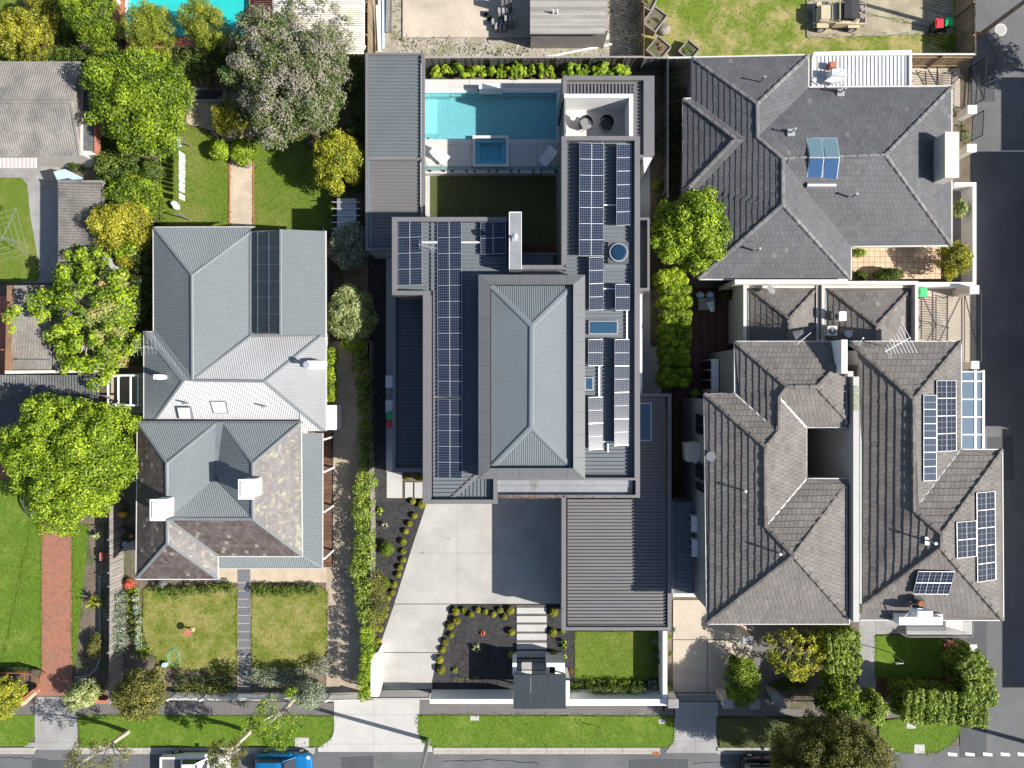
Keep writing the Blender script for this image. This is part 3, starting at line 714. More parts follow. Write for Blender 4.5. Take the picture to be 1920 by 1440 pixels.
slabs('crossover', [rect(1266, 1300, 1304, 1345), rect(1304, 1300, 1346, 1345), rect(1264, 1345, 1304, 1390), rect(1304, 1345, 1343, 1390),
                    [(1264, 1390), (1304, 1390), (1304, 1412), (1246, 1412)], [(1304, 1390), (1343, 1390), (1350, 1412), (1304, 1412)]], .046, 'concrete_grey')
# nature strips
NS = [[(-600, 1341), (64, 1341), (64, 1380), (50, 1399), (-600, 1402)], [(146, 1341), (625, 1343), (625, 1372), (618, 1388), (600, 1400), (150, 1402)],
      [(784, 1341), (1262, 1343), (1264, 1390), (1255, 1400), (1235, 1403), (815, 1402), (793, 1392), (784, 1372)], [(1346, 1346), (1560, 1346), (1560, 1400), (1350, 1402)]]
NSC = [(1648, 1352), (1700, 1346), (1806, 1350), (1800, 1375), (1782, 1398), (1755, 1411), (1735, 1414), (1648, 1408)]
for pp in NS[:3]: flat('nature_strip', pp, .07, 'grass_b')
flat('nature_strip', NS[3], .07, 'grass_new_shaded')  # verge under the street tree: its shade is put into the darker grass colour
flat('nature_strip', NSC, .07, 'grass_b')
for x in (1777, 1810, 1843, 1876, 1908):
    solo('lane_marking', MB().pprism([(x, 1411), (x + 17, 1412.5), (x + 18, 1418), (x + 1, 1417)], .01, .022), 'line_white', kind='structure')
# left-hand neighbours' ground
flat('lawn', [(-600, 895), (80, 895), (80, 1255), (-600, 1262)], .05, 'grass_b')
flat('lawn', [(134, 985), (200, 985), (190, 1240), (134, 1250)], .05, 'grass_b')
flat('brick_path', [(78, 965), (134, 965), (136, 1305), (68, 1305), (78, 1250)], .06, 'brick_paving')
flat('brick_path', [(-300, 855), (45, 855), (40, 897), (-300, 897)], .055, 'brick_paving')
flat('soil_bed', [(168, 985), (206, 985), (206, 1312), (136, 1312), (140, 1260)], .062, 'soil')
flat('garden_edging', [(185, 1080), (188, 1080), (189, 1235), (182, 1255), (168, 1268), (140, 1272), (140, 1269), (166, 1265), (179, 1252), (186, 1233)], .12, 'concrete_grey')
slabs('yard_paving', [[(0, 315), (75, 315), (75, 335), (0, 335)], [(75, 315), (112, 315), (112, 340), (75, 340)], [(52, 340), (68, 340), (68, 430), (56, 430)],
                      rect(69, 341, 110, 380), rect(69, 381, 110, 430), [(72, 431), (110, 431), (110, 500), (95, 505), (82, 480)]], .05, 'concrete_grey')
flat('yard_ground', rect(-400, 296, 112, 340), .02, 'concrete_grey'); flat('yard_ground', rect(40, 340, 112, 530), .022, 'concrete_grey')
flat('lawn', [(-300, 333), (40, 333), (50, 345), (56, 400), (66, 460), (74, 510), (70, 528), (-300, 532)], .06, 'grass_a')
flat('terracotta_paving', rect(-100, 555, 12, 720), .03, 'terracotta')
flat('red_earth', [(172, 120), (215, 120), (215, 300), (172, 300)], .03, 'terracotta')
# upper-left garden
flat('lawn', [(300, 240), (345, 232), (395, 250), (415, 270), (430, 300), (430, 430), (300, 430)], .05, 'grass_a')
flat('lawn', [(475, 255), (560, 255), (625, 330), (625, 432), (475, 432)], .05, 'grass_a')
flat('gravel_path', rect(432, 300, 473, 430), .05, 'gravel_light')
flat('path_edging', rect(429, 300, 431.5, 430), .09, 'terracotta'); flat('path_edging', rect(473.5, 300, 476, 430), .09, 'terracotta')
flat('sandy_bed', [(345, 140), (480, 140), (500, 260), (425, 265), (400, 245), (350, 232)], .04, 'gravel_light')
flat('lawn', [(-200, -200), (40, -200), (40, 40), (-200, 60)], .05, 'grass_a')
flat('lawn_edging', [(396, 246), (404, 250), (418, 268), (416, 270), (402, 253), (395, 249)], .1, 'concrete_cream')
# heritage house garden
flat('gravel_driveway', [(608, 640), (700, 640), (704, 1318), (612, 1318)], .03, 'gravel')
flat('sandy_strip', [(408, 1062), (612, 1062), (612, 1092), (408, 1092)], .04, 'gravel_light')
LA = [[(268, 1108), (275, 1100), (444, 1100), (446, 1265), (400, 1262), (300, 1250), (280, 1215), (268, 1190)], [(471, 1100), (600, 1100), (614, 1110), (614, 1225), (590, 1250), (560, 1262), (472, 1268)]]
for pp in LA: flat('lawn', pp, .05, 'grass_c')
flat('path_sand', rect(445.5, 1085, 470, 1305), .048, 'gravel_light')
pr = thing('stepping_path', '', '', W(457, 1180, 0)); del pr['label']; del pr['category']; pr['kind'] = 'structure'
for i in range(14): part('paver', MB().pbox(446.5 + i * .12, 1067 + i * 15.3 + 27, 469 + i * .15, 1067 + i * 15.3 + 40.6, 0, .075, rnd.random()), 'paver_grey', pr)
part('paver', MB().pbox(446, 1068, 469, 1092, 0, .075), 'paver_grey', pr)
# main lot paving
flat('mulch_bed', [(700, 935), (812, 935), (800, 955), (706, 1232), (690, 1232)], .04, 'mulch')
flat('mulch_bed', [(842, 1134), (970, 1134), (970, 1296), (806, 1296), (812, 1270)], .045, 'mulch')
flat('mulch_bed', [(1024, 1134), (1080, 1134), (1080, 1300), (1024, 1300)], .042, 'mulch')
flat('mulch_bed', [(1078, 1184), (1250, 1184), (1250, 1308), (1060, 1308), (1060, 1268), (1078, 1268)], .038, 'mulch')
slabs('driveway', [[(801, 940), (858, 940), (858, 1037), (769, 1037)], [(858, 925), (925, 925), (925, 1037), (858, 1037)], [(925, 925), (1070, 925), (1070, 1037), (925, 1037)],
                   [(769, 1037), (858, 1037), (858, 1132), (739, 1132)], [(858, 1037), (1055, 1037), (1062, 1122), (1052, 1132), (858, 1132)],
                   [(739, 1133), (844, 1133), (821, 1223), (708, 1223)], [(708, 1224), (821, 1224), (810, 1278), (812, 1312), (700, 1312), (704, 1224)]], .06, 'concrete')
FL = [(1078, 1180), (1246, 1180), (1246, 1275), (1190, 1280), (1078, 1276)]
flat('lawn', [(1078, 1184), (1238, 1184), (1238, 1268), (1200, 1277), (1078, 1276)], .06, 'grass_a')
flat('entry_gravel', rect(969, 1134, 1025, 1262), .055, 'gravel_dark')
st = thing('stepping_slabs', '', '', W(997, 1185, 0)); del st['label']; del st['category']; st['kind'] = 'structure'
for y0, y1 in ((1139.5, 1150.5), (1155, 1167), (1171, 1184), (1188, 1200), (1205, 1217), (1221, 1232.5)): part('slab', MB().pbox(969, y0, 1025, y1, 0, .12), 'concrete_white', st)
part('slab', MB().pbox(969, 1237, 1025, 1300, 0, .1), 'concrete_white', st)
flat('side_shade_strip', rect(690, 420, 740, 935), .03, 'mulch')  # near-black mulch colour paints in the deep shade of the passage
flat('side_path', rect(724, 440, 750, 884), .05, 'pool_paving')
slabs('side_steps', [rect(725, 884, 754, 934), rect(759, 904, 774, 934), rect(777, 904, 792, 934), rect(795, 904, 812, 934)], .08, 'concrete_white')
flat('side_path', [(1196, 290), (1219, 290), (1219, 650), (1240, 650), (1240, 742), (1196, 742)], .05, 'pool_paving')
flat('soil_bed', rect(1219, 110, 1252, 650), .045, 'soil')
# back lawn (mowed, in the shade of the house)
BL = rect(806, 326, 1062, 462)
flat('lawn', BL, .05, 'grass_new_shaded'); flat('side_strip', rect(796, 300, 806, 412), .055, 'concrete_white')
flat('soil_bed', rect(960, 458, 1062, 480), .052, 'mulch_red')
# neighbours to the right
slabs('front_paving', [rect(1262, 1125, 1326, 1199), rect(1326, 1160, 1400, 1199), rect(1262, 1200, 1326, 1305), rect(1327, 1200, 1410, 1305)], .05, 'concrete_cream')
flat('deck_base', rect(1262, 540, 1400, 945), .03, 'mulch_red')
flat('side_path', rect(1610, 1150, 1642, 1300), .05, 'concrete_grey')
slabs('front_path', [rect(1612, 1158, 1641, 1185), rect(1612, 1186, 1641, 1212), rect(1612, 1213, 1641, 1240), rect(1612, 1241, 1641, 1300), rect(1642, 1158, 1700, 1189)], .06, 'concrete_grey')
flat('mulch_bed', [(1641, 1190), (1800, 1190), (1800, 1310), (1641, 1310)], .04, 'mulch_red')
flat('lawn', rect(1641, 1192, 1767, 1270), .06, 'grass_b')
flat('yard_ground', rect(1395, 1170, 1470, 1310), .04, 'footpath')
flat('yard_ground', rect(1470, 1165, 1612, 1330), .036, 'soil')
cp = thing('courtyard_paving', '', '', W(1680, 495, 0)); del cp['label']; del cp['category']; cp['kind'] = 'structure'
for i in range(17):
    for j in range(6): part('paver', MB().pbox(1588 + i * 10.4, 461 + j * 10.4, 1597.8 + i * 10.4, 470.8 + j * 10.4, 0, .06, rnd.random()), 'sand_paver', cp)
flat('side_path', rect(1783, 350, 1832, 525), .03, 'concrete_grey')
flat('gate_paving', rect(1712, 535, 1830, 690), .03, 'concrete_cream'); flat('gate_paving', rect(1700, 128, 1800, 205), .03, 'concrete_cream'); flat('soil_bed', rect(1783, 200, 1822, 350), .04, 'soil')
flat('narrow_path', rect(1252, 105, 1300, 370), .02, 'soil')
# vacant block at the top
flat('rubble_yard', [(690, -300), (1208, -300), (1208, 112), (690, 112)], .02, 'rubble')
flat('concrete_pad', [(755, -300), (1000, -300), (1000, 70), (755, 70)], .14, 'concrete_cream')
TG = [(1208, -300), (1800, -300), (1800, 105), (1208, 112)]
flat('lawn', TG, .03, 'grass_patchy')
flat('gravel_parking', [(1514, -300), (1786, -300), (1786, 61), (1514, 69)], .05, 'gravel_khaki')
for pp in ([(1513, -40), (1515, -40), (1515, 69), (1513, 70)], [(1513, 68.5), (1786, 60.5), (1786, 62.5), (1513, 70.5)]): flat('timber_edging', pp, .1, 'timber_grey')
for pp, c, l in ((rect(1602, 1341, 1616, 1349), None, None),): pass
# service pit covers
for x, y, w, h in ((882, 1342, 16, 9), (1235, 1349, 13, 8), (1700, 1356, 17, 10), (553, 1383, 26, 18), (1714, 1396, 20, 17)):
    solo('pit_cover', MB().pbox(x, y, x + w, y + h, 0, .085), 'concrete_white', {882: 'pale pit cover in the grass strip left of the small tree shadow', 1235: 'small stone pit lid at the right end of the long grass strip', 1700: 'pale pit lid under the corner hedge', 553: 'square white pit cover on the verge beside the blue car', 1714: 'concrete pit lid on the curve of the corner verge'}[x], 'pit cover')
solo('storm_grate', MB().pbox(1224, 1407, 1236, 1416, 0, .03), 'rust', 'rusty drain grate in the gutter below the grass strip', 'drain')
mh = thing('manhole_cover', 'round concrete manhole cover in the side street by the timber pole', 'manhole', W(1876, 56, 0))
b = MB(); c = V(1876, 56, 0); b.tube([c, c + Vector((0, 0, .03))], .47, 28); part('ring', b, 'concrete_white', mh)
b = MB(); b.tube([c, c + Vector((0, 0, .036))], .33, 28); part('lid', b, 'concrete', mh)

# wear: patches, cracks, stains and ragged lawn edges
for i, pp in enumerate(([(640, 1420), (700, 1418), (702, 1470), (642, 1470)], [(1180, 1425), (1290, 1424), (1290, 1452), (1181, 1453)], [(60, 1425), (150, 1427), (150, 1500), (58, 1500)], [(1838, 120), (1862, 118), (1866, 190), (1840, 192)], [(1852, 820), (1900, 818), (1902, 900), (1852, 905)])):
    flat('road_patch', pp, .024, 'asphalt_patch', h=.01)
def cracks(name, pts, mat, w=.03, z=.026):
    m = MB()
    for path in pts:
        P = [V(x, y, z) for x, y in path]; Q = [P[0]]
        for p, q in zip(P, P[1:]):
            n = max(1, int((q - p).length / .35))
            for i in range(n): Q.append(p.lerp(q, (i + 1) / n) + Vector((rnd.uniform(-.06, .06), rnd.uniform(-.06, .06), 0)))
        for p, q in zip(Q, Q[1:]):
            s = Vector((-(q - p).y, (q - p).x, 0)).normalized() * w * rnd.uniform(.3, .8); m.quad(p - s, q - s, q + s, p + s)
    solo(name, m, mat, kind='stuff', loc=(0, 0, 0))
cracks('road_cracks', [[(830, 1428), (920, 1424), (1010, 1431)], [(1855, 1240), (1900, 1225)], [(1850, 1290), (1920, 1300)], [(0, 1420), (90, 1424)], [(1750, 1430), (1770, 1440)], [(1845, 60), (1870, 110), (1860, 150)], [(1300, 1432), (1380, 1428)]], 'black_metal')
def stain(name, spots, mat, z):
    m = MB()
    for x, y, r in spots:
        c = V(x, y, z); m.prism([(c.x + r / 25 * rnd.uniform(.6, 1.1) * math.cos(a), c.y + r / 25 * rnd.uniform(.6, 1.1) * math.sin(a)) for a in np.linspace(0, 6.28, 13)[:-1]], z - .002, z)
    solo(name, m, mat, kind='stuff', loc=(0, 0, 0))
stain('oil_stains', [(840, 1010, 3.4), (791, 1037, 3), (793, 1035, 2), (906, 1024, 1.6), (860, 1085, 1.4), (770, 1150, 1.2)], 'concrete_grey', .064)
stain('water_stain', [(915, 31, 9), (908, 27, 7), (920, 38, 8)], 'gravel_khaki', .144)
# ------------------------------------------------------------------ MAIN MODERN HOUSE
RZ_, PZ = 6.9, 7.45
main = thing('modern_house', 'large dark flat roofed house with rows of solar panels and a raised central hipped roof', 'house', W(960, 700, 0))
UP = [(735, 407), (978, 407), (978, 505), (1053, 505), (1053, 255), (1200, 255), (1200, 932), (930, 932), (930, 945), (805, 945), (805, 552), (735, 552)]
walls(main, UP, 0, RZ_, 'dark_render', inset=.06, ztop=PZ)
# sheet roofs with standing seams running left to right
P7 = 7.3 / 29.0
ribbed(main, 'roof', [([(742, 414, 7.0), (950, 414, 7.0), (950, 505, 6.98), (905, 505, 6.98), (905, 880, 6.98), (845, 937, 6.98), (812, 937, 7.0), (812, 545, 7.0), (742, 545, 7.0)], 'W'),
                      ([(1062, 262, 6.98), (1192, 262, 7.0), (1192, 898, 7.0), (1090, 898, 6.98), (1090, 508, 6.98), (1062, 508, 6.98)], 'W'),
                      ([(900, 500, 6.99), (1100, 500, 6.99), (1100, 530, 6.99), (900, 530, 6.99)], 'W')], 'metal_main', P7, seam(P7, .05, .085))
ribbed(main, 'roof', [([(905, 880, 7.0), (922, 880, 7.02), (925, 937, 7.0), (846, 937, 7.0)], 'S')], 'metal_main', .25, seam(.25, .09, .05))
b = MB(); b.cap(V(903, 882, 7.05), V(845, 936, 7.05), .3, .05); part('hip_flashing', b, 'metal_cap', main)
# parapet caps butt against each other
b = MB()
for r in ((735, 407, 951, 415), (735, 415, 743, 545), (735, 545, 805, 553), (793, 553, 808, 945), (808, 937, 925, 945), (925, 898, 933, 945), (978, 497, 1056, 505),
          (1053, 255, 1062, 497), (1062, 255, 1200, 263), (1190, 263, 1200, 897), (1062, 505, 1063, 507)):
    b.pbox(*r, 6.7, PZ)
part('parapet_cap', b, 'metal_cap', main)
b = MB(); b.pbox(933, 896, 1200, 900.5, 6.7, PZ + .02); b.pbox(933, 928, 1200, 933.5, 6.0, PZ + .02); b.pbox(1192, 900.5, 1200, 928, 6.7, PZ + .02); part('parapet_cap', b, 'metal_cap', main)
b = MB(); b.pbox(933, 900.5, 1186, 911, 6.6, 7.12); b.pbox(933, 912, 1186, 928, 6.6, 7.08); b.bar(V(933, 911.4, 7.12), V(1186, 911.4, 7.12), .04, .07); part('roof_sheet', b, 'metal_sheet', main)
b = MB(); b.pbox(806.6, 415, 808, 545, 6.9, 7.08); part('expansion_joint', b, 'black_metal', main)
b = MB()
for i in range(90): x = 934 + abs(rnd.gauss(0, 1)) % 1 * 130 * (1 if i % 3 else 1.9); b.obox(V(x, 931 + rnd.uniform(-1.5, 3.5), PZ + .04), (.14, .03, .02), rnd.uniform(0, 3), a=rnd.random())
part('leaf_litter', b, 'orange_leaf_litter', main, kind='stuff')
# chimney slab
b = MB(); b.pbox(954, 397, 978, 505, 6.0, 8.6); part('chimney', b, 'metal_sheet', main)
ch = [o for o in main.children if o.name.startswith('chimney')][0]
b = MB(); c = V(965, 446, 8.6); b.box(c.x - .18, c.y - .2, 8.6, c.x + .18, c.y + .14, 8.68); b.tube([c, c + Vector((0, 0, .55))], .09, 10); part('flue', b, 'silver', ch)
b = MB(); b.tube([c + Vector((0, 0, .5)), c + Vector((0, 0, .62)), c + Vector((0, 0, .75))], [.2, .2, .05], 12); part('cowl', b, 'silver', ch)
b = MB(); b.bar(V(955, 397.6, 8.61), V(955, 505, 8.61), .03, .03); b.bar(V(977.4, 397.6, 8.61), V(977.4, 505, 8.61), .04, .03); b.bar(V(955, 398, 8.615), V(977, 398, 8.615), .04, .03); part('chimney_trim', b, 'white_paint', main)
# raised central pavilion: ring of fascia panels
def ringpanels():
    zo, zi = 8.45, 8.6; xo0, xo1, yo0, yo1 = 897, 1097, 515, 898; xi0, xi1, yi0, yi1 = 919, 1075, 533, 878; g = .18
    def piece(q):
        (a0, a1, b1, b0) = q; P = [W(*a0, zo), W(*a1, zo), W(*b1, zi), W(*b0, zi)]
        part('fascia_panel', MB().prism([p[:2] for p in P], 7.0, [p[2] for p in P]), 'ring_panel', main)
    def side(j, lo, li, o0, o1, i0, i1, vert):
        n = len(j) - 1
        for k in range(n):
            oa = o0 if k == 0 else j[k] + g; ob = o1 if k == n - 1 else j[k + 1] - g; ia = i0 if k == 0 else j[k] + g; ib = i1 if k == n - 1 else j[k + 1] - g
            q = [(oa, lo), (ob, lo), (ib, li), (ia, li)]; piece([(y, x) for x, y in q] if vert else q)
    xs_ = [0, 930, 974, 1018, 1063, 0]; ys_ = [0, 553, 597, 641, 685, 729, 773, 815, 858, 0]
    side(xs_, yo0, yi0, xo0 + g, xo1 - g, xi0 + g, xi1 - g, False); side(xs_, yo1, yi1, xo0 + g, xo1 - g, xi0 + g, xi1 - g, False)
    side(ys_, xo0, xi0, yo0 + g, yo1 - g, yi0 + g, yi1 - g, True); side(ys_, xo1, xi1, yo0 + g, yo1 - g, yi0 + g, yi1 - g, True)
ringpanels()
b = MB(); b.pbox(899.5, 517.5, 1094.5, 532, 7.0, 8.4); b.pbox(899.5, 879, 1094.5, 895.5, 7.0, 8.4); b.pbox(899.5, 532, 917, 879, 7.0, 8.4); b.pbox(1077, 532, 1094.5, 879, 7.0, 8.4); part('joint_backing', b, 'silver', main)
e, r = 8.15, 8.8
A_ = [(921, 536, e), (1073, 536, e), (1073, 877, e), (921, 877, e)]; T1 = (997, 611, r); T2 = (996, 800, r)
ribbed(main, 'central_roof', [([A_[0], T1, T2, A_[3]], 'W'), ([A_[1], A_[2], T2, T1], 'E')], 'metal_inner', .098, [(0, 0), (.25, .01), (.55, .01), (.75, -.008)])
ribbed(main, 'central_roof', [([A_[0], A_[1], T1], 'N'), ([A_[3], T2, A_[2]], 'S')], 'metal_inner', .135, [(0, 0), (.3, 0), (.4, .03), (.7, .03), (.8, 0)])
capping(main, [(T1, T2), (A_[0], T1), (A_[1], T1), (A_[2], T2), (A_[3], T2)], 'metal_inner', w=.34, h=.04, seg=0, kind=None)
# solar arrays: west wing nearly flat, east wing tilted up on its left edge
zl, zr = 7.3, 7.15
solar(main, (745.5, 416, 7.16), (791, 414, 7.4), (746, 535, 7.16), 1, 4, 'solar_wide')
solar(main, (819.5, 416, 7.16), (865, 414.5, 7.4), (821, 744.5, 7.16), 1, 11, 'solar_wide')
solar(main, (821, 748, 7.16), (866.5, 748, 7.4), (821, 896, 7.16), 1, 5, 'solar_wide')
solar(main, (901, 417.5, 7.3), (948, 415.5, 7.5), (901.5, 477, 7.3), 1, 2, 'solar_wide')
for A, B, D, nv, mt in (((1087, 267.5), (1132, 269), (1086, 480), 7, 'solar_wide'), ((1157, 270), (1184, 270), (1156, 423), 3, 'solar_tall'),
                        ((1105, 482.5), (1131.5, 482), (1105, 582), 2, 'solar_tall'), ((1154, 533), (1181, 533), (1154, 582), 1, 'solar_tall'), ((1103.5, 636.5), (1130.5, 636.5), (1103.5, 686), 1, 'solar_tall'),
                        ((1153, 636.5), (1180, 636.5), (1152, 836), 4, 'solar_tall'), ((1103.5, 745), (1130.5, 744.5), (1104, 843.5), 2, 'solar_tall')):
    solar(main, A + (7.58,), B + (7.2,), D + (7.58,), 1, nv, mt)
    b = MB(); n = max(2, nv + 1)
    for i in range(n):
        f = i / (n - 1); x = A[0] + (D[0] - A[0]) * f + 2; y = A[1] + (D[1] - A[1]) * f * .96 + 2
        P = V(x, y, 7.5); b.bar((P.x, P.y, 7.0), (P.x, P.y, 7.5), .05, .05)
    p = V(A[0] + 2, A[1], 7.5); q = V(D[0] + 2, D[1], 7.5); b.bar(p, q, .05, .05); p = V(B[0] - 3, A[1] - 2, 7.12); q = V(B[0] - 3, D[1] + 2, 7.12); b.bar(p, q, .05, .05)
    part('panel_rack', b, 'galvanised', main)
# conduits
b = MB(); b.bar(V(791, 454.5, 7.2), V(820, 454.5, 7.2), .09, .06); b.bar(V(865, 454.5, 7.2), V(900, 454.5, 7.2), .09, .06); b.bar(V(1132, 384.5, 7.12), V(1157, 384.5, 7.12), .07, .05)
b.bar(V(1131, 541.5, 7.12), V(1155, 541.5, 7.12), .07, .05); b.bar(V(1175.5, 583, 7.12), V(1175.5, 637, 7.12), .1, .07); b.bar(V(1123.5, 687, 7.12), V(1123.5, 744, 7.12), .1, .07); b.bar(V(1130, 828, 7.12), V(1152, 828, 7.12), .07, .05); b.bar(V(1140, 828, 7.12), V(1140, 848, 7.12), .07, .07)
part('conduit', b, 'white_paint', main)
# skylights and dome
def skylight(par, x0, y0, x1, y1, z, g='blue_glass', fr='galvanised', t=.3, f=2.2, lift=.16):
    s = part('skylight', MB().pbox(x0, y0, x1, y1, z - .1, z + lift), fr, par); part('pane', MB().pbox(x0 + f, y0 + f, x1 - f, y1 - f, z, z + lift + .02), g, s); return s
skylight(main, 1104, 601, 1159, 627, 7.05); skylight(main, 1097, 707, 1113, 732, 7.05)
d = part('roof_dome', MB().pbox(1140, 454, 1179, 494, 6.95, 7.22), 'dark_sheet', main)
c = V(1159.5, 474, 7.2); b = MB(); b.tube([c, c + Vector((0, 0, .16))], .6, 28); part('dome_ring', b, 'galvanised', d); b = MB(); b.tube([c, c + Vector((0, 0, .18)), c + Vector((0, 0, .22))], [.52, .52, .4], 28); part('pane', b, 'navy_glass', d)
b = MB(); b.pbox(1133, 451, 1186, 453.5, 7, 7.06); b.pbox(1133, 497, 1186, 504, 7, 7.05); part('apron_flashing', b, 'metal_inner', main)
# antenna
b = MB(); c = V(808, 468, 7.1); b.tube([(c.x, c.y, 7), (c.x, c.y, 8.1)], .03, 6); b.bar((c.x - .7, c.y + .15, 8.05), (c.x + .5, c.y - .1, 8.05), .03, .03)
for i in range(9): x = c.x - .6 + i * .12; b.bar((x, c.y + .13 - i * .02 - .3, 8.06), (x, c.y + .13 - i * .02 + .3, 8.06), .015, .015)
part('antenna', b, 'silver', main)
# lower dark roof on the left flank
walls(main, [(738, 555), (806, 555), (806, 884), (738, 884)], 0, 3.6, 'dark_render', ztop=3.9, inset=.05)
ribbed(main, 'lower_roof', [([(743, 558, 3.55), (812, 558, 3.6), (812, 878, 3.6), (743, 878, 3.55)], 'W')], 'metal_main', P7, seam(P7, .05, .085))
b = MB(); b.pbox(736, 553, 742, 885, 3.4, 3.9); b.pbox(742, 878, 812, 885, 3.4, 3.9); part('parapet_cap', b, 'metal_cap', main)
# balcony door surround looking on to the back lawn
b = MB(); b.pbox(960, 474, 1052, 477, .05, 3.1); b.pbox(1048, 477, 1052, 508, .05, 3.1); b.pbox(960, 477, 1048, 512, .05, 2.9); part('door_canopy', b, 'metal_cap', main)
b = MB(); b.pbox(962, 478, 1044, 511, 2.9, 2.96); part('canopy_glass', b, 'dark_glass', main)
# lightwell box on the right flank
b = MB(); b.pbox(1200, 408, 1218, 412, 0, 5.2); b.pbox(1214, 412, 1218, 540, 0, 5.2); b.pbox(1200, 540, 1218, 545, 0, 5.2); part('lightwell_wall', b, 'metal_cap', main)
b = MB(); b.pbox(1200, 412, 1214, 540, 3.8, 4.0); part('lightwell_roof', b, 'metal_inner', main)
b = MB(); b.pbox(1198, 546, 1204, 742, 0, 3.2); part('garden_wall', b, 'white_render', main)
# north pool wing with the white roof terrace
TZ = 5.3
walls(main, [(1060, 145), (1225, 145), (1225, 262), (1060, 262)], 0, 1.2, 'dark_render', ztop=TZ)
ribbed(main, 'terrace_roof', [([(1064, 158, 5.08), (1180, 158, 5.08), (1180, 178, 5.08), (1064, 178, 5.08)], 'N')], 'metal_garage', .235, seam(.235, .06, .09))
ribbed(main, 'terrace_roof', [([(1187, 158, 5.08), (1209, 158, 5.08), (1209, 290, 5.08), (1187, 290, 5.08)], 'E')], 'metal_garage', .24, seam(.24, .06, .09))
b = MB(); b.pbox(1057, 142, 1207, 150, 4.0, TZ + .1); b.pbox(1207, 142, 1227, 292, 4.0, TZ + .1); b.pbox(1057, 150, 1063, 177, 4.0, TZ + .1); b.pbox(1063, 150, 1207, 157, 4, 5.1); b.pbox(1187, 290, 1207, 296, 4, TZ + .08); part('parapet_cap', b, 'metal_cap', main)
b = MB(); b.pbox(1058, 176, 1187, 183, 1.0, TZ + .12); b.pbox(1180, 183, 1187, 278, 1.0, TZ + .12); part('terrace_wall', b, 'white_render', main)
b = MB(); b.pbox(1058, 183, 1180, 298, .8, 3.2); part('terrace_floor', b, 'coping', main)
b = MB(); b.pbox(1186, 158, 1227, 292, 0, 5.06); b.pbox(1060, 146, 1186, 177, 0, 5.06); part('wall', b, 'dark_render', main)
b = MB(); b.pbox(1057.5, 184, 1060.5, 280, 0, 5.25); part('solid_balustrade', b, 'metal_cap', main)
b = MB(); b.bar(V(1059, 214, 4.2), V(1061, 250, 4.2), .05, .05); b.bar(V(1059, 214, 3.2), V(1059, 214, 4.2), .05, .05); b.bar(V(1061, 250, 4.2), V(1061, 250, 3.2), .05, .05); part('balustrade', b, 'black_metal', main)
b = MB(); b.pprism([(1206, 292), (1225, 292), (1208, 325)], 0, 5.0); part('sunlit_wall_patch', b, 'white_render', main)  # white triangle shaped like the sunlit part of the wall
b = MB(); b.pbox(1055.5, 142, 1057, 176, 0, 6.4); part('fin_wall', b, 'metal_cap', main)
# east lower roof and the garage roof towards the street
GZ = 4.0
walls(main, [(1057, 935), (1257, 935), (1257, 1181), (1057, 1181)], 0, 3.7, 'dark_render', ztop=GZ + .15, inset=.08)
walls(main, [(1200, 741), (1257, 741), (1257, 935), (1200, 935)], 0, 3.7, 'dark_render', ztop=GZ + .15, inset=.08)
ribbed(main, 'garage_roof', [([(1064, 936, GZ - .02), (1250, 936, GZ - .02), (1250, 1175, GZ - .02), (1064, 1175, GZ - .02)], 'W'),
                             ([(1196, 745, GZ - .02), (1248, 745, GZ - .02), (1248, 936, GZ - .02), (1196, 936, GZ - .02)], 'W')], 'metal_garage', 6.35 / 27.1, seam(6.35 / 27.1, .05, .1))
b = MB(); b.pbox(1053, 925, 1061.5, 1182, 3.3, GZ + .2); b.pbox(1061.5, 1176, 1259, 1182, 3.3, GZ + .2); b.pbox(1252, 738, 1259, 1176, 3.3, GZ + .2); b.pbox(1194, 738, 1252, 744, 3.3, GZ + .2); part('parapet_cap', b, 'metal_cap', main)
skylight(main, 1198, 755, 1222, 827, 4.05, 'blue_glass', 'galvanised')
b = MB(); b.pbox(1247, 775, 1249.5, 935, 4, 4.05); part('leaf_litter', b, 'orange_leaf_litter', main, kind='stuff')
# bins and air conditioners down the shady side
def ac_unit(px0, py0, px1, py1, z, label, h=.75, fans=1, group=None, vert=False):
    A, B = W(px0, py0, z + h), W(px1, py1, z + h); x0, x1 = sorted((A[0], B[0])); y0, y1 = sorted((A[1], B[1]))
    t = thing('air_conditioner', label, 'air conditioner', ((x0 + x1) / 2, (y0 + y1) / 2, z), group)
    part('casing', MB().box(x0, y0, z, x1, y1, z + h), 'white_paint', t)
    g = MB(); n = fans
    for i in range(n):
        cy = y0 + (y1 - y0) * (i + .5) / n; r = min((x1 - x0), (y1 - y0) / n) * .36
        if vert: c = Vector(((x0 + x1) / 2, cy, z + h)); g.tube([c, c + Vector((0, 0, .03))], r, 18)
        else: c = Vector((x0, cy, z + h / 2)); g.tube([c, c - Vector((.04, 0, 0))], min(r * 1.2, h * .4), 18)
    part('fan_grille', g, 'tray_grey', t); f = MB(); f.box(x0 + .05, y0 + .05, z - .08, x1 - .05, y0 + .12, z); f.box(x0 + .05, y1 - .12, z - .08, x1 - .05, y1 - .05, z); part('foot', f, 'black_metal', t); return t
ac_unit(723, 704, 736, 727, .05, 'pale air conditioner in the dark side passage, the upper of two'); ac_unit(723, 750, 736, 773, .05, 'pale air conditioner in the dark side passage just above the bins')
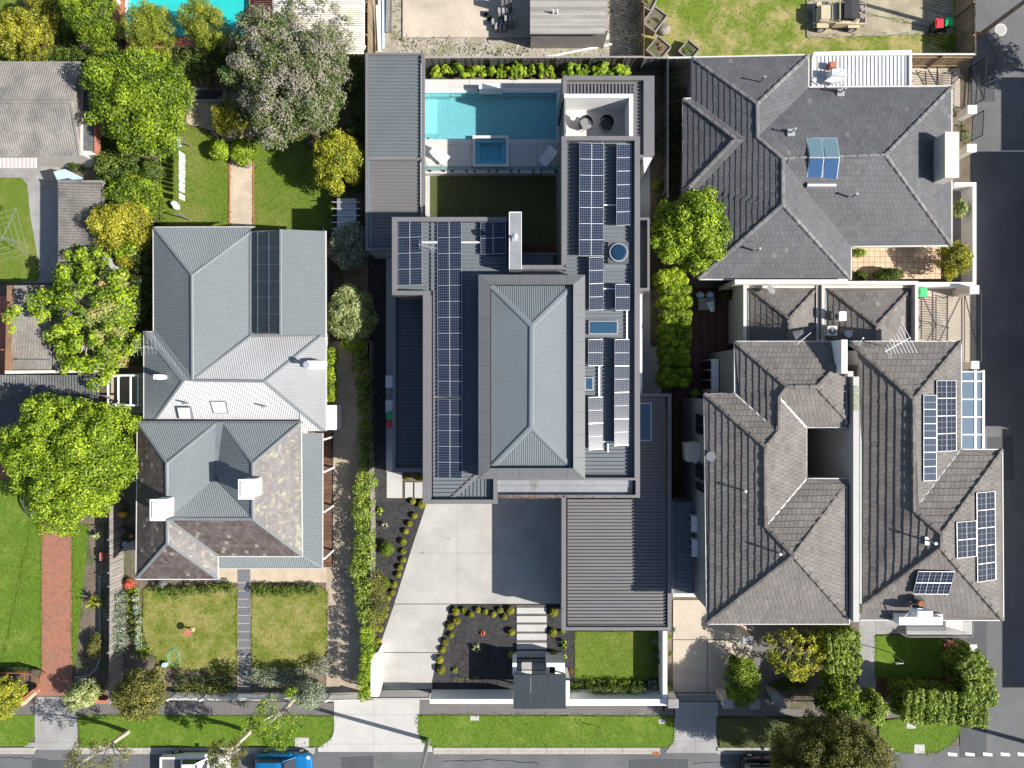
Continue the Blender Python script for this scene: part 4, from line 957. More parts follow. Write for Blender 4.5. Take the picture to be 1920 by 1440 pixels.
def bin_(px, py, lid, label, rot=0, w=.55, h=1.0, open_=False):
    c = V(px, py, h); t = thing('wheelie_bin', label, 'bin', (c.x, c.y, .05))
    m = MB(); n = 4
    s0, s1 = w * .4, w * .5; P = [(-1, -1), (1, -1), (1, 1), (-1, 1)]
    rot_ = lambda x, y: (c.x + x * math.cos(rot) - y * math.sin(rot), c.y + x * math.sin(rot) + y * math.cos(rot))
    bo = [rot_(a * s0, q * s0) + (.1,) for a, q in P]; to = [rot_(a * s1, q * s1 * 1.1) + (h,) for a, q in P]
    m.quad(*bo[::-1]); m.quad(*to)
    for i in range(4): m.quad(bo[i], bo[(i + 1) % 4], to[(i + 1) % 4], to[i])
    part('body', m, 'bin_body', t)
    l = MB(); l.obox((c.x, c.y, h + .03), (w * 1.06, w * 1.2, .05), rot); l.obox((c.x, c.y, h + .07), (w * .8, w * .9, .05), rot); part('lid', l, lid, t)
    k = MB()
    for s in (-1, 1): a = Vector(rot_(s * w * .42, -w * .42) + (.14,)); k.tube([a, a + Vector((.06 * s, 0, 0))], .11, 10)
    k.bar(rot_(-w * .3, w * .62) + (h - .02,), rot_(w * .3, w * .62) + (h - .02,), .04, .04); part('wheel', k, 'rubber', t); return t
bin_(731.5, 782, 'green_lid', 'green lidded wheelie bin in the dark side passage'); bin_(731.5, 794, 'red_lid', 'red lidded wheelie bin in the dark side passage')
bin_(1761, 44, 'red_lid', 'red lidded wheelie bin on the gravel behind the timber fence'); bin_(1779, 41, 'green_lid', 'green lidded wheelie bin on the gravel against the timber fence')
bin_(1730, 548, 'green_lid', 'green lidded bin with a purple bag in the gated yard')

# ------------------------------------------------------------------ POOL
po = thing('swimming_pool', 'rectangular turquoise pool with a small square spa set into the pale deck', 'swimming pool', W(920, 220, 0))
def pbx(mb, x0, y0, x1, y1, z0, z1): A, B = W(x0, y0, 0), W(x1, y1, 0); mb.box(min(A[0], B[0]), min(A[1], B[1]), z0, max(A[0], B[0]), max(A[1], B[1]), z1); return mb
# ground is a flat sheet at -0.02, so the deck stands 0.6 up and the basin sits inside it
DZ = .75
def dk(x0, y0, x1, y1, z0=0, z1=DZ): return MB().pbox(x0, y0, x1, y1, z0, z1)
m = MB(); m.pbox(786, 263.5, 1048, 267, 0, DZ - .003); part('basin_edge', m, 'coping', po)
for (x0, y0, x1, y1) in ((797, 164, 843, 171), (843.6, 164, 896, 171), (942, 164, 995, 171), (995.6, 164, 1052, 171), (1046, 171.6, 1052, 219), (1046, 219.6, 1052, 267), (812, 267.5, 888, 270), (950, 267.5, 1052, 270)):
    part('coping_slab', MB().pbox(x0, y0, x1, y1, 0, DZ + .02, rnd.random()), 'coping', po)
b = MB(); b.pbox(786, 171, 820, 264, -.01, .02); part('pool_floor', b, 'pool_step', po)
b = MB(); b.pbox(820, 171, 1046, 264, -.01, .01); part('pool_floor', b, 'pool_tile', po)
b = MB(); b.pbox(786, 171.2, 1046, 174, 0, DZ - .01); b.pbox(1043.6, 174, 1046, 264, 0, DZ - .01); b.pbox(786, 261, 1043.6, 264, 0, DZ - .01); part('pool_wall', b, 'pool_tile', po)
b = MB(); b.pbox(797, 174, 843, 181, 0, .55); b.pbox(845, 174, 1040, 180, 0, .42); b.pbox(797, 250, 888, 261, 0, .5); b.pbox(950, 254, 1044, 261, 0, .45); part('pool_bench', b, 'pool_tile', po)
for i, (x1, z) in enumerate(((800, .62), (804, .5), (808, .38), (812, .26))): part('step', MB().pbox(797, 258 + i * 0, x1, 263, 0, z), 'pool_step', po)
def sheet(x0, y0, x1, y1, z): m = MB(); m.quad(W(x0, y1, z), W(x1, y1, z), W(x1, y0, z), W(x0, y0, z)); return m
part('water_surface', sheet(786, 171.4, 1045.6, 263.4, DZ - .1), 'pool_water', po)
# spa
SZ = DZ + .22
for r_ in ((886, 254, 954, 259), (886, 307, 954, 313), (886, 259, 891, 307), (949, 259, 954, 307)): part('spa_coping', MB().pbox(*r_, 0, SZ), 'coping', po)
b = MB(); b.pbox(891, 259, 949, 307, 0, .03); part('spa_floor', b, 'pool_tile_deep', po)
b = MB(); b.pbox(891, 259, 900, 307, 0, .55); b.pbox(940, 259, 949, 307, 0, .55); b.pbox(900, 301, 940, 307, 0, .55); part('spa_bench', b, 'pool_tile_deep', po)
part('spa_water', sheet(891.2, 259.2, 948.8, 306.8, SZ - .1), 'spa_water', po)
dkr = thing('pool_deck', '', '', W(870, 290, 0)); del dkr['label']; del dkr['category']; dkr['kind'] = 'structure'
for r_ in ((795, 149, 880, 163.6), (880.5, 149, 960, 163.6), (960.5, 149, 1058, 163.6), (797, 267, 811.6, 290), (797, 290.5, 843, 314), (843.5, 270.4, 885.6, 314), (812, 270.4, 843, 290),
           (954.4, 270.4, 1006, 314), (1006.5, 270.4, 1052, 314), (886, 313.4, 954, 314), (1052.4, 149, 1058, 326)):
    part('paver', dk(*r_), 'pool_paving', dkr)
for x0, x1 in ((797, 838), (838.6, 879), (879.6, 920), (920.6, 961), (961.6, 1002), (1002.6, 1052)): part('paver', dk(x0, 314.4, x1, 325, 0, DZ - .02), 'pool_paving', dkr)
wf = solo('water_feature', MB().pbox(898, 156, 941, 166, DZ, 1.75), 'white_render', 'white rendered water blade box at the back edge of the pool', 'water feature')
# glass pool fence
gf = thing('glass_fence', 'frameless glass pool fence on black spigots along the edge of the dark lawn', 'fence', W(925, 322, DZ))
for i in range(6):
    x0 = 800 + i * 41.5; A, B = V(x0, 321, DZ), V(x0 + 40, 321, DZ)
    part('glass_panel', MB().box(A.x, A.y - .01, DZ + .05, B.x, A.y + .01, DZ + 1.2), 'clear_glass', gf)
    for x in (x0 + 7, x0 + 33): c = V(x, 321, DZ); part('spigot', MB().box(c.x - .06, c.y - .06, DZ - .02, c.x + .06, c.y + .06, DZ + .18), 'black_metal', gf)
gf2 = thing('glass_fence', 'short return panel of pool glass at the lower left of the pool deck', 'fence', W(799, 310, DZ))
A, B = V(800, 301, DZ), V(806, 320, DZ); part('glass_panel', MB().bar((A.x, A.y, DZ + .6), (B.x, B.y, DZ + .6), .02, 1.1), 'clear_glass', gf2)
# pool loungers and terrace chairs
def lounger(px, py, rot, label):
    c = V(px, py, DZ + .4); t = thing('sun_chair', label, 'chair', (c.x, c.y, DZ))
    R = Matrix.Translation((c.x, c.y, DZ)) @ Matrix.Rotation(rot, 4, 'Z'); T = lambda x, y, z: tuple(R @ Vector((x, y, z)))
    m = MB(); m.quad(T(-.1, -.36, .34), T(.55, -.36, .4), T(.55, .36, .4), T(-.1, .36, .34)); m.quad(T(.55, -.36, .36), T(-.1, -.36, .3), T(-.1, .36, .3), T(.55, .36, .36)); part('seat', m, 'fabric_white', t)
    m = MB(); m.quad(T(-.62, -.36, .88), T(-.12, -.36, .34), T(-.12, .36, .34), T(-.62, .36, .88)); part('backrest', m, 'fabric_white', t)
    m = MB()
    for s in (-.38, .38): m.bar(T(-.64, s, .9), T(-.1, s, .33), .04, .04); m.bar(T(-.1, s, .33), T(.58, s, .4), .04, .04)
    m.bar(T(-.64, -.38, .9), T(-.64, .38, .9), .04, .04); m.bar(T(.58, -.38, .4), T(.58, .38, .4), .04, .04); part('frame', m, 'white_paint', t)
    for x, s in ((.45, -.36), (.45, .36), (-.3, -.36), (-.3, .36)): part('leg', MB().bar(T(x, s, .38), T(x + .08 * (1 if x > 0 else -1), s, 0), .04, .04), 'white_paint', t)
    return t
lounger(826, 292, -.7, 'white low sun chair on the sunny left side of the pool deck'); lounger(1026, 295, -2.3, 'white low sun chair on the shaded right side of the pool deck')
def tub(px, py, rot, label, fab):
    z = 3.2; c = V(px, py, z + .4); t = thing('tub_chair', label, 'chair', (c.x, c.y, z)); R = Matrix.Translation((c.x, c.y, z)) @ Matrix.Rotation(rot, 4, 'Z'); T = lambda x, y, q: tuple(R @ Vector((x, y, q)))
    m = MB(); m.prism([T(x, y, 0)[:2] for x, y in ((-.3, -.34), (.36, -.3), (.4, 0), (.36, .3), (-.3, .34), (-.38, 0))], z + .34, z + .46); part('seat', m, fab, t)
    m = MB(); P = [T(.42 * math.cos(a) , .44 * math.sin(a), 0) for a in np.linspace(1.0, 5.28, 12)]
    for i in range(11):
        h = .78 - .16 * abs(i - 5) / 5; a, b_ = P[i], P[i + 1]; a2 = Vector(a) + (Vector(a) - c).normalized() * .07; b2 = Vector(b_) + (Vector(b_) - c).normalized() * .07
        m.quad((a[0], a[1], z + .3), (b_[0], b_[1], z + .3), (b2.x, b2.y, z + h), (a2.x, a2.y, z + h)); m.quad((a2.x, a2.y, z + h), (b2.x, b2.y, z + h), (b2.x, b2.y, z + .3), (a2.x, a2.y, z + .3))
    part('backrest', m, 'fabric_dark', t)
    m = MB(); m.tube([(Vector(p) + (Vector(p) - c).normalized() * .05)[:2] + (z + .8 - .16 * abs(i - 5.5) / 5.5,) for i, p in enumerate(P)], .025, 6); part('arm_rail', m, 'black_metal', t)
    for x, y in ((-.28, -.28), (.28, -.28), (.28, .28), (-.28, .28)): part('leg', MB().bar(T(x, y, .34), T(x * 1.15, y * 1.15, 0), .03, .03), 'black_metal', t)
tub(1098, 232, -1.2, 'grey cushioned tub chair in the sun on the white terrace', 'fabric_grey'); tub(1137, 231, -2.4, 'dark tub chair in the shade on the white terrace', 'fabric_dark')
t = thing('side_table', 'small round white table on the white terrace left of the chairs', 'table', W(1074, 224, 3.2)); c = V(1074, 224, 3.2)
part('table_top', MB().tube([(c.x, c.y, 3.66), (c.x, c.y, 3.7)], .24, 20), 'white_paint', t); part('pedestal', MB().tube([(c.x, c.y, 3.2), (c.x, c.y, 3.66)], .04, 10), 'white_paint', t); part('table_base', MB().tube([(c.x, c.y, 3.2), (c.x, c.y, 3.23)], .16, 20), 'white_paint', t)

# ------------------------------------------------------------------ POOL PAVILION (left building beside the pool)
pv = thing('pool_pavilion', 'long narrow grey seamed roof beside the left edge of the pool', 'pavilion', W(740, 280, 0))
walls(pv, [(686, 101), (786, 101), (786, 470), (686, 470)], 0, 3.1, 'grey_render', ztop=3.5, inset=.05)
ribbed(pv, 'roof', [([(692, 104, 3.25), (789, 104, 3.25), (789, 296, 3.25), (692, 296, 3.25)], 'W')], 'metal_west', 6.6 / 26.9, [(0, 0), (.001, .075), (.35, .075), (.45, 0)])
ribbed(pv, 'roof', [([(698, 301, 3.22), (786, 301, 3.22), (786, 466, 3.22), (698, 466, 3.22)], 'W')], 'metal_garage', 6.6 / 26.9, seam(.245, .06, .09))
b = MB(); b.pbox(685, 99, 690, 470, 2.9, 3.5); b.pbox(690, 99, 795, 103, 2.9, 3.45); b.pbox(790, 103, 795.5, 470, 2.9, 3.5); b.pbox(690, 296, 790, 300, 3, 3.45); b.pbox(690, 465, 790, 470, 2.9, 3.5); part('parapet_cap', b, 'metal_cap', pv)
part('box_gutter', MB().pbox(690, 300.5, 698, 464.5, 3.0, 3.3), 'metal_west', pv)

# ------------------------------------------------------------------ FRONT WALL, CANOPY, GATES
fw = thing('front_wall', 'long white rendered wall along the street front of the modern house', 'wall', W(1000, 1300, 0))
WZ = 1.65
b = MB(); b.pbox(806, 1311, 962, 1319.5, 0, WZ); part('wall_section', b, 'white_render', fw)
b = MB(); b.pbox(1060, 1311, 1251, 1323, 0, WZ); part('wall_section', b, 'white_render', fw)
b = MB(); b.pbox(1243, 1184, 1251, 1310.5, 0, WZ); part('wall_section', b, 'white_render', fw)
b = MB(); b.pprism([(695, 1240), (700, 1228), (710, 1222), (710, 1306), (695, 1306)], 0, 1.7); part('gate_pier', b, 'white_render', fw)
b = MB(); b.pbox(961, 1243, 969, 1266, 0, 2.1); b.pbox(1025, 1243, 1059, 1268, 0, 2.1); b.pbox(1060.5, 1272, 1068, 1310, 0, 2.1); part('entry_pier', b, 'white_render', fw)
part('letter_slot', MB().pbox(1031, 1251, 1041, 1262, 2.0, 2.12), 'dark_glass', fw)
cn = thing('entry_canopy', 'flat charcoal canopy of three panels over the street entrance', 'canopy', W(1010, 1300, 0))
for x0, x1 in ((963, 995), (995.6, 1028), (1028.6, 1061)): part('canopy_panel', MB().pbox(x0, 1265, x1, 1329, 2.7, 2.86), 'canopy_dark', cn)
for x, y in ((966, 1269), (1058, 1269), (966, 1312), (1058, 1312)): c = V(x, y, 2.7); part('post', MB().box(c.x - .05, c.y - .05, 0, c.x + .05, c.y + .05, 2.7), 'black_metal', cn)
b = MB(); b.pbox(958, 1270, 966, 1274, 2.3, 2.4); b.pbox(1058, 1273, 1068, 1276, 2.3, 2.4); part('bracket', b, 'black_metal', cn)
def barred(name, label, A, B, z0, z1, spacing=.12, mat='black_metal', bw=.025, cat='gate', rails=2, cross=False, pn='bar'):
    A, B = Vector(A), Vector(B); t = thing(name, label, cat, ((A.x + B.x) / 2, (A.y + B.y) / 2, z0)); d = B - A; n = int(d.length / spacing)
    m = MB()
    for i in range(n + 1): p = A + d * (i / n); m.bar((p.x, p.y, z0 + .05), (p.x, p.y, z1), bw, bw)
    part(pn, m, mat, t, kind='stuff')
    f = MB()
    for i in range(rails): z = z0 + .08 + (z1 - z0 - .1) * i / (rails - 1); f.bar((A.x, A.y, z), (B.x, B.y, z), .05, .05)
    f.bar((A.x, A.y, z0), (A.x, A.y, z1 + .02), .06, .06); f.bar((B.x, B.y, z0), (B.x, B.y, z1 + .02), .06, .06)
    if cross: f.bar((A.x, A.y, z0 + .1), (B.x, B.y, z1 - .05), .04, .04)
    part('frame', f, mat, t); return t
barred('sliding_gate', 'black slatted sliding gate across the pale concrete driveway', W(702, 1291, 0), W(808, 1291, 0), .08, 1.5, .075, bw=.03)
barred('pedestrian_gate', 'small black picket gate between white piers under the canopy', W(970, 1244, .5), W(1023, 1244, .5), .1, 1.7, .1)
# colorbond back fence, palings too narrow to pick out singly are joined
def palings(name, label, path, z1, sp=.22, th=.03, mat='colorbond_fence', cat='fence', railmat=None, z0=0, lap=.03, ptop=None, posts=2.4, capm=None):
    """path in photo pixels along the TOP of the fence"""
    P = [V(x, y, z1) for x, y in path]; c = P[len(P) // 2]; t = thing(name, label, cat, (c.x, c.y, 0)); m = MB(); r = MB(); ps = MB(); cpm = MB()
    for a, b_ in zip(P, P[1:]):
        d = b_ - a; L = d.length; n = max(1, int(L / sp)); u = d.normalized(); s = Vector((-u.y, u.x, 0))
        for i in range(n):
            o_ = s * (lap if i % 2 else 0); p = a + u * (L * i / n) + o_; q = a + u * (L * (i + .93) / n) + o_; zt = z1 - rnd.uniform(0, .02)
            k = len(m.v); m.v += [(p.x, p.y, z0), (q.x, q.y, z0), (q.x, q.y, zt), (p.x, p.y, zt)] + [(p.x + s.x * th, p.y + s.y * th, z0), (q.x + s.x * th, q.y + s.y * th, z0), (q.x + s.x * th, q.y + s.y * th, zt), (p.x + s.x * th, p.y + s.y * th, zt)]
            m.a += [rnd.random()] * 8; m.f += [(k, k + 1, k + 2, k + 3), (k + 7, k + 6, k + 5, k + 4), (k + 3, k + 2, k + 6, k + 7), (k, k + 3, k + 7, k + 4), (k + 1, k + 5, k + 6, k + 2)]
        if railmat:
            for z in (.4, z1 - .35): r.bar(a + s * -.05 + Vector((0, 0, z - z1)), b_ + s * -.05 + Vector((0, 0, z - z1)), .06, .08)
        if capm: cpm.bar(a + Vector((0, 0, .03)), b_ + Vector((0, 0, .03)), .12, .05)
        for i in range(int(L / posts) + 1): p = a + u * min(L, i * posts); ps.box(p.x - .05 - s.x * .08, p.y - .05 - s.y * .08, 0, p.x + .05 - s.x * .08, p.y + .05 - s.y * .08, z1 - .02)
    part('paling', m, mat, t, kind='stuff')
    if railmat: part('rail', r, railmat, t)
    if capm: part('capping', cpm, capm, t)
    part('post', ps, railmat or mat, t); return t
palings('back_fence', 'dark paling fence behind the row of shrubs at the pool', [(797, 108), (1208, 107)], 2.0, .24, capm='timber_grey')
palings('back_fence', 'dark paling fence turning the corner behind the narrow garden bed', [(1208, 108), (1252, 109), (1252, 372)], 2.0, .24, capm='timber_grey')
palings('boundary_fence', 'brown timber paling fence between the pergola and the vacant block', [(689, -60), (689, 99)], 1.9, .11, mat='timber_fence', railmat='timber_fence')
palings('boundary_fence', 'orange brown paling fence between the vacant block and the patchy lawn', [(1207, -60), (1207, 107)], 1.9, .11, mat='timber_fence', railmat='timber_fence')
palings('boundary_fence', 'long grey corrugated top fence along the bottom of the patchy lawn', [(1208, 109), (1300, 108)], 1.9, .2, mat='timber_old', capm='gutter_white')
palings('boundary_fence', 'weathered timber fence leaning in perspective beside the side street', [(1829, -60), (1829, 102)], 2.2, .11, mat='timber_fence', railmat='timber_fence')
palings('boundary_fence', 'short weathered paling fence right of the white annex roof', [(1708, 102), (1829, 102)], 2.1, .12, mat='timber_fence', railmat='timber_fence', capm='gutter_white')
palings('boundary_fence', 'weathered grey paling fence between the brick path garden and the heritage house', [(204, 950), (205, 1100), (203, 1322)], 1.8, .12, mat='timber_old', railmat='timber_old')
palings('boundary_fence', 'grey paling fence hidden behind the tall hedge of the gravel driveway', [(694, 640), (692, 900), (695, 960), (694, 1230)], 1.6, .12, mat='timber_old', railmat='timber_old')
# ------------------------------------------------------------------ HERITAGE HOUSE (left of the centre)
hh = thing('heritage_house', 'old house with corrugated iron and mottled slate hipped roofs, two white chimneys and a verandah', 'house', W(440, 760, 0))
walls(hh, [(292, 430), (606, 430), (606, 800), (560, 800), (562, 1040), (408, 1040), (404, 1080), (262, 1080), (262, 795), (275, 795), (275, 626), (292, 626)], 0, 3.2, 'cream_render', ztop=3.3, inset=.35)
E1, R1 = 3.4, 4.9
CP = .125
a1, a2 = (360, 516, R1), (361, 713, R1)
k1 = [([(288, 426, E1), (476, 426, E1), a1], 'N'), ([(288, 427, E1), a1, a2, (290, 622, E1)], 'W'), ([a1, (471, 435, E1), (471, 629, E1), a2], 'E')]
k1 += [([(526, 430, 4.3), (610, 433, E1), (610, 628, E1), (526, 628, 4.3)], 'E'), ([(271, 622, E1), (290, 622, E1), a2, (344, 714, 4.7)], 'N'), ([(271, 622, E1), (344, 714, 4.7), (289, 789, E1), (271, 789, E1)], 'W')]
ribbed(hh, 'iron_roof', k1, 'corrugated', CP, CORR)
M1, M2 = (344, 714, 4.7), (496, 715, 4.7)
ribbed(hh, 'iron_roof', [([a2, (471, 629, E1 + .1), (606, 626, E1), M2], 'N'), ([M1, M2, (607, 808, E1), (565, 808, E1), (565, 790, E1 + .15), (289, 789, E1)], 'S')], 'corrugated_pale', CP, CORR)
ribbed(hh, 'iron_roof', [([(606, 626, E1), (611, 640, E1), (611, 806, E1), (607, 808, E1), M2], 'E')], 'corrugated_pale', CP, CORR)
b = MB(); b.quad(*[W(*p) for p in ((472, 433, 3.5), (526, 431, 4.35), (526, 626, 4.35), (472, 626, 3.5))]); part('roof_underlay', b, 'dark_sheet', hh)
b = MB(); b.quad(*[W(*p) for p in ((474, 437, 3.62), (523, 433, 4.4), (524, 623, 4.4), (474, 624, 3.62))]); hm = part('heating_mat', b, 'heat_mat', hh)
b = MB()
for i in range(50):
    y = 437 + i * 3.8
    for x, z in ((483, 3.8), (504, 4.14)): c = V(x, y, z); b.box(c.x - .03, c.y - .04, z, c.x + .03, c.y + .04, z + .03)
part('mat_clip', b, 'sky_glass', hm, kind='stuff')
b = MB()
for y in (465, 496, 527, 557, 588): b.bar(V(475, y, 3.66), V(523, y, 4.42), .03, .02)
part('mat_seam', b, 'flashing_dark', hm)
b = MB(); b.bar(V(471, 628, 3.5), V(610, 628, 3.4), .35, .1); b.cap(V(271, 623, 3.42), V(344, 714, 4.73), .35, .04); b.bar(V(471, 435, 3.5), V(471, 628, 3.5), .25, .03); b.bar(V(280, 790, 3.5), V(567, 790, 3.6), .26, .1); part('flashing', b, 'flashing', hh)
capping(hh, [((526, 430, 4.38), (526, 628, 4.38)), (a1, a2), ((288, 426, E1), a1), (a1, (471, 434, E1)), (a2, M2), (M2, (606, 626, E1)), (M2, (607, 808, E1)), (M1, (289, 789, E1)), (a2, (471, 629, 3.5)), ((290, 622, E1), a2)], 'flashing', w=.2, h=.05, seg=0, kind=None)
# front part: slate outside, iron inside round a box gutter
E2, R2 = 3.85, 5.5
La, Lb = (313, 869, R2), (314, 1018, R2 - .1); Ra, Rb = (474, 869, R2), (474, 973, R2)
G0, G1 = (404, 795, 4.0), (403, 898, 4.25); Lc = (318, 972, R2)
ribbed(hh, 'iron_roof', [([(259, 793, E2), (404, 793, E2 + .1), La], 'N'), ([(418, 793, E2 + .1), (563, 793, E2), Ra], 'N'), ([La, G0, G1, Lc], 'E'), ([Lc, G1, Rb], 'N')], 'corrugated', CP, CORR)
ribbed(hh, 'iron_roof', [([(419, 795, 4.0), Ra, Rb, (406, 900, 4.25)], 'W')], 'corrugated', CP, CORR)
b = MB(); b.quad(*[W(*p) for p in ((403, 792, 3.97), (420, 792, 3.97), (419, 868, 4.05), (404, 899, 4.2), (402, 899, 4.2))]); part('box_gutter', b, 'flashing', hh)
tiled(hh, 'slate_roof', [([(257, 794, E2), La, Lb, (256, 1083, E2)], 'W'), ([(256, 1085, E2), Lb, (408, 1085, E2)], 'S'), ([(320, 975, R2), Rb, (566, 1042, E2), (408, 1042, E2)], 'S'), ], 'slate', pitch=.24, tw=.27, step=.012, gap=.008, odd=.04)
tiled(hh, 'slate_roof', [([(316, 978, R2 - .02), (408, 1042, E2), (408, 1084, E2), Lb], 'E'), ([Ra, (563, 793, E2), (566, 1042, E2), Rb], 'E')], 'slate_mossy', pitch=.24, tw=.27, step=.012, gap=.006, odd=.03)
capping(hh, [(La, Lb), (Lb, (256, 1084, E2)), (Lb, (408, 1085, E2)), ((318, 973, R2), Rb), (Ra, Rb), (Rb, (566, 1042, E2)), ((259, 793, E2), La), (La, (404, 795, E2 + .1)), ((418, 793, E2), Ra), (Ra, (563, 793, E2)), ((316, 973, R2), (408, 1042, E2))], 'flashing', w=.22, h=.06, seg=0, kind=None)
ribbed(hh, 'verandah_roof', [([(566, 812, 3.5), (604, 812, 2.95), (604, 1063, 2.95), (566, 1042, 3.5)], 'E'), ([(410, 1043, 3.5), (566, 1043, 3.5), (604, 1065, 2.95), (410, 1065, 2.95)], 'S')], 'corrugated', CP, CORR)
capping(hh, [((566, 1042, 3.52), (604, 1064, 2.97))], 'flashing', w=.2, h=.04, seg=0, kind=None)
gutter(hh, [(409, 1066, 2.92), (605, 1066, 2.92), (605.5, 812, 2.92)]); gutter(hh, [(288, 622, 3.35), (287.5, 426, 3.35), (478, 425.5, 3.35)]); gutter(hh, [(287, 622, 3.35), (270, 622, 3.35), (270, 790, 3.35)]); gutter(hh, [(611, 433, 3.35), (611.5, 640, 3.35), (611.5, 808, 3.35)], w=.08)
gutter(hh, [(258, 793, 3.8), (255.5, 1086, 3.8), (409, 1086, 3.8), (409, 1043, 3.8), (567, 1043.5, 3.8), (565, 793, 3.8)], w=.07); gutter(hh, [(258, 791, 3.85), (565, 791, 3.85)], mat='flashing', w=.08)
# verandah deck, posts
b = MB()
for i in range(30): b.pbox(598 + 0 * i, 806 + i * 8.6, 622, 806 + i * 8.6 + 8.2, .02, .3, rnd.random())
part('deck_board', b, 'timber_verandah', hh, kind='stuff')
for y in (824, 885, 960, 1048): a = V(607, y, 2.95); part('verandah_post', MB().box(a.x - .06, a.y - .06, .3, a.x + .06, a.y + .06, 2.9), 'white_paint', hh)
part('deck_edge', MB().pbox(622, 806, 623, 1060, 0, .28), 'black_metal', hh)
# chimneys
def chimney(px, py, w, d, z0, z1, label):
    c = V(px, py, z1); h = part('chimney', MB().box(c.x - w / 2, c.y - d / 2, z0, c.x + w / 2, c.y + d / 2, z1 - .25), 'white_render', hh, label=label)
    part('chimney_cap', MB().box(c.x - w / 2 - .08, c.y - d / 2 - .08, z1 - .25, c.x + w / 2 + .08, c.y + d / 2 + .08, z1 - .1), 'white_render', h)
    m = MB(); m.box(c.x - w / 2 + .12, c.y - d / 2 + .12, z1 - .1, c.x + w / 2 - .12, c.y + d / 2 - .12, z1); part('pot', m, 'white_paint', h)
chimney(293, 957, .8, 1.25, 4.0, 6.9, None); chimney(460, 918, .85, 1.15, 4.0, 7.0, None)
b = MB(); c = V(587, 684, 4.6); b.box(c.x - .45, c.y - .28, 3.2, c.x + .45, c.y + .28, 4.5); part('flue_box', b, 'white_render', hh); b = MB(); q = V(577, 684, 4.9); b.tube([(q.x, q.y, 4.4), (q.x, q.y, 5.1)], .14, 12); b.tube([(q.x, q.y, 5.05), (q.x, q.y, 5.25)], .22, 12); part('flue', b, 'silver', hh)
b = MB(); q = V(307, 707, 4.3); b.tube([(q.x, q.y, 3.9), (q.x, q.y, 4.7), (q.x, q.y, 5.0)], [.15, .2, .2], 12); b.box(q.x - .25, q.y - .16, 4.9, q.x + .25, q.y + .16, 5.2); part('flue', b, 'white_paint', hh)
for x, y, z in ((349, 756, 4.25), (496, 762, 4.15)): b = MB(); q = V(x, y, z); b.tube([(q.x, q.y, z - .2), (q.x, q.y, z + .5)], .06, 8); part('vent_pipe', b, 'flashing', hh)
def slopebox(par, pp, zs, lift, mat, name): 
    m = MB(); P = [W(x, y, z) for (x, y), z in zip(pp, zs)]; m.prism([p[:2] for p in P], min(zs) - .15, [z + lift for z in zs]); return part(name, m, mat, par)
for pp in ([(333, 763), (358, 763), (362, 786), (338, 786)], [(395, 752), (424, 752), (430, 775), (402, 775)]):
    s = slopebox(hh, pp, [4.0, 4.0, 3.62, 3.62], .16, 'flashing', 'skylight'); c = (sum(p[0] for p in pp) / 4, sum(p[1] for p in pp) / 4)
    slopebox(s, [(x + (c[0] - x) * .14, y + (c[1] - y) * .14) for x, y in pp], [4.0, 4.0, 3.62, 3.62], .19, 'white_glass', 'pane')
b = MB(); q = V(300, 655, 4.4); b.tube([(q.x - .9, q.y + .2, 3.2), (q.x - .9, q.y + .2, 4.6)], .025, 6); b.bar((q.x - 1.8, q.y + .15, 4.5), (q.x - .1, q.y + .05, 4.5), .03, .03)
for i in range(7): x = q.x - 1.7 + i * .25; b.bar((x, q.y - .5 + i * .03, 4.52), (x - .12, q.y + .7 + i * .06, 4.52), .015, .015)
part('antenna', b, 'silver', hh)
b = MB(); b.pbox(613, 760, 629, 806, 0, 1.9); part('side_wall', b, 'white_render', hh); b = MB(); b.bar(V(612, 432, .8), V(614, 632, .8), .15, 1.6); part('side_rail', b, 'flashing', hh)
pg = thing('pergola', 'small pergola of pale beams over paving between the old house and the lime tree', 'pergola', W(228, 730, 0))
b = MB(); b.bar(V(200, 704, 2.4), V(262, 704, 2.4), .12, .12); b.bar(V(200, 760, 2.4), V(262, 760, 2.4), .12, .12)
part('beam', b, 'white_paint', pg)
for x in (203, 222, 245, 259): part('rafter', MB().bar(V(x, 704, 2.5), V(x, 760, 2.5), .08, .1), 'white_paint', pg)
for x, y in ((201, 705), (261, 705), (201, 759), (261, 759)): a = V(x, y, 2.4); part('post', MB().box(a.x - .05, a.y - .05, 0, a.x + .05, a.y + .05, 2.34), 'white_paint', pg)
flat('patio', rect(200, 700, 270, 775), .04, 'concrete_cream')

# ------------------------------------------------------------------ TILED HOUSE upper right
th_ = thing('tiled_house', 'single storey house with a sprawling dark grey tiled hipped roof beside the side street', 'house', W(1540, 320, 0))
E, Rr = 3.35, 5.4
NN, EA, SS, WW = 'N', 'E', 'S', 'W'
r1, r2, r3, r4, r5 = (1419, 195, 5.1), (1420, 258, 5.1), (1467, 297, 5.55), (1467, 383, 5.55), (1660, 290, 5.45)
defs = [([(1298, 109, E), (1515, 104, E), r1], NN), ([(1297, 110, E), r1, r2, r3, r4, (1310, 522, E), (1310, 362, E), (1297, 350, E)], WW),
        ([r1, (1515, 105, E), (1515, 166, E), r2], EA), ([r2, (1515, 166, E), (1783, 163, E), r5, r3], NN), ([r5, (1783, 163, E), (1783, 460, E)], EA),
        ([r3, r5, (1783, 461, E), (1595, 462, E)], SS), ([r3, (1595, 462, E), (1595, 523, E), r4], EA), ([r4, (1595, 523, E), (1310, 523, E)], SS)]
bay = [([(1281, 186, E), (1378, 260, 4.85), (1281, 362, E)], WW), ([(1281, 185, E), (1300, 185, E + .05), (1398, 260, 4.9), (1378, 260, 4.85)], NN), ([(1378, 260, 4.85), (1398, 260, 4.9), (1302, 362, E + .05), (1281, 362, E)], SS)]
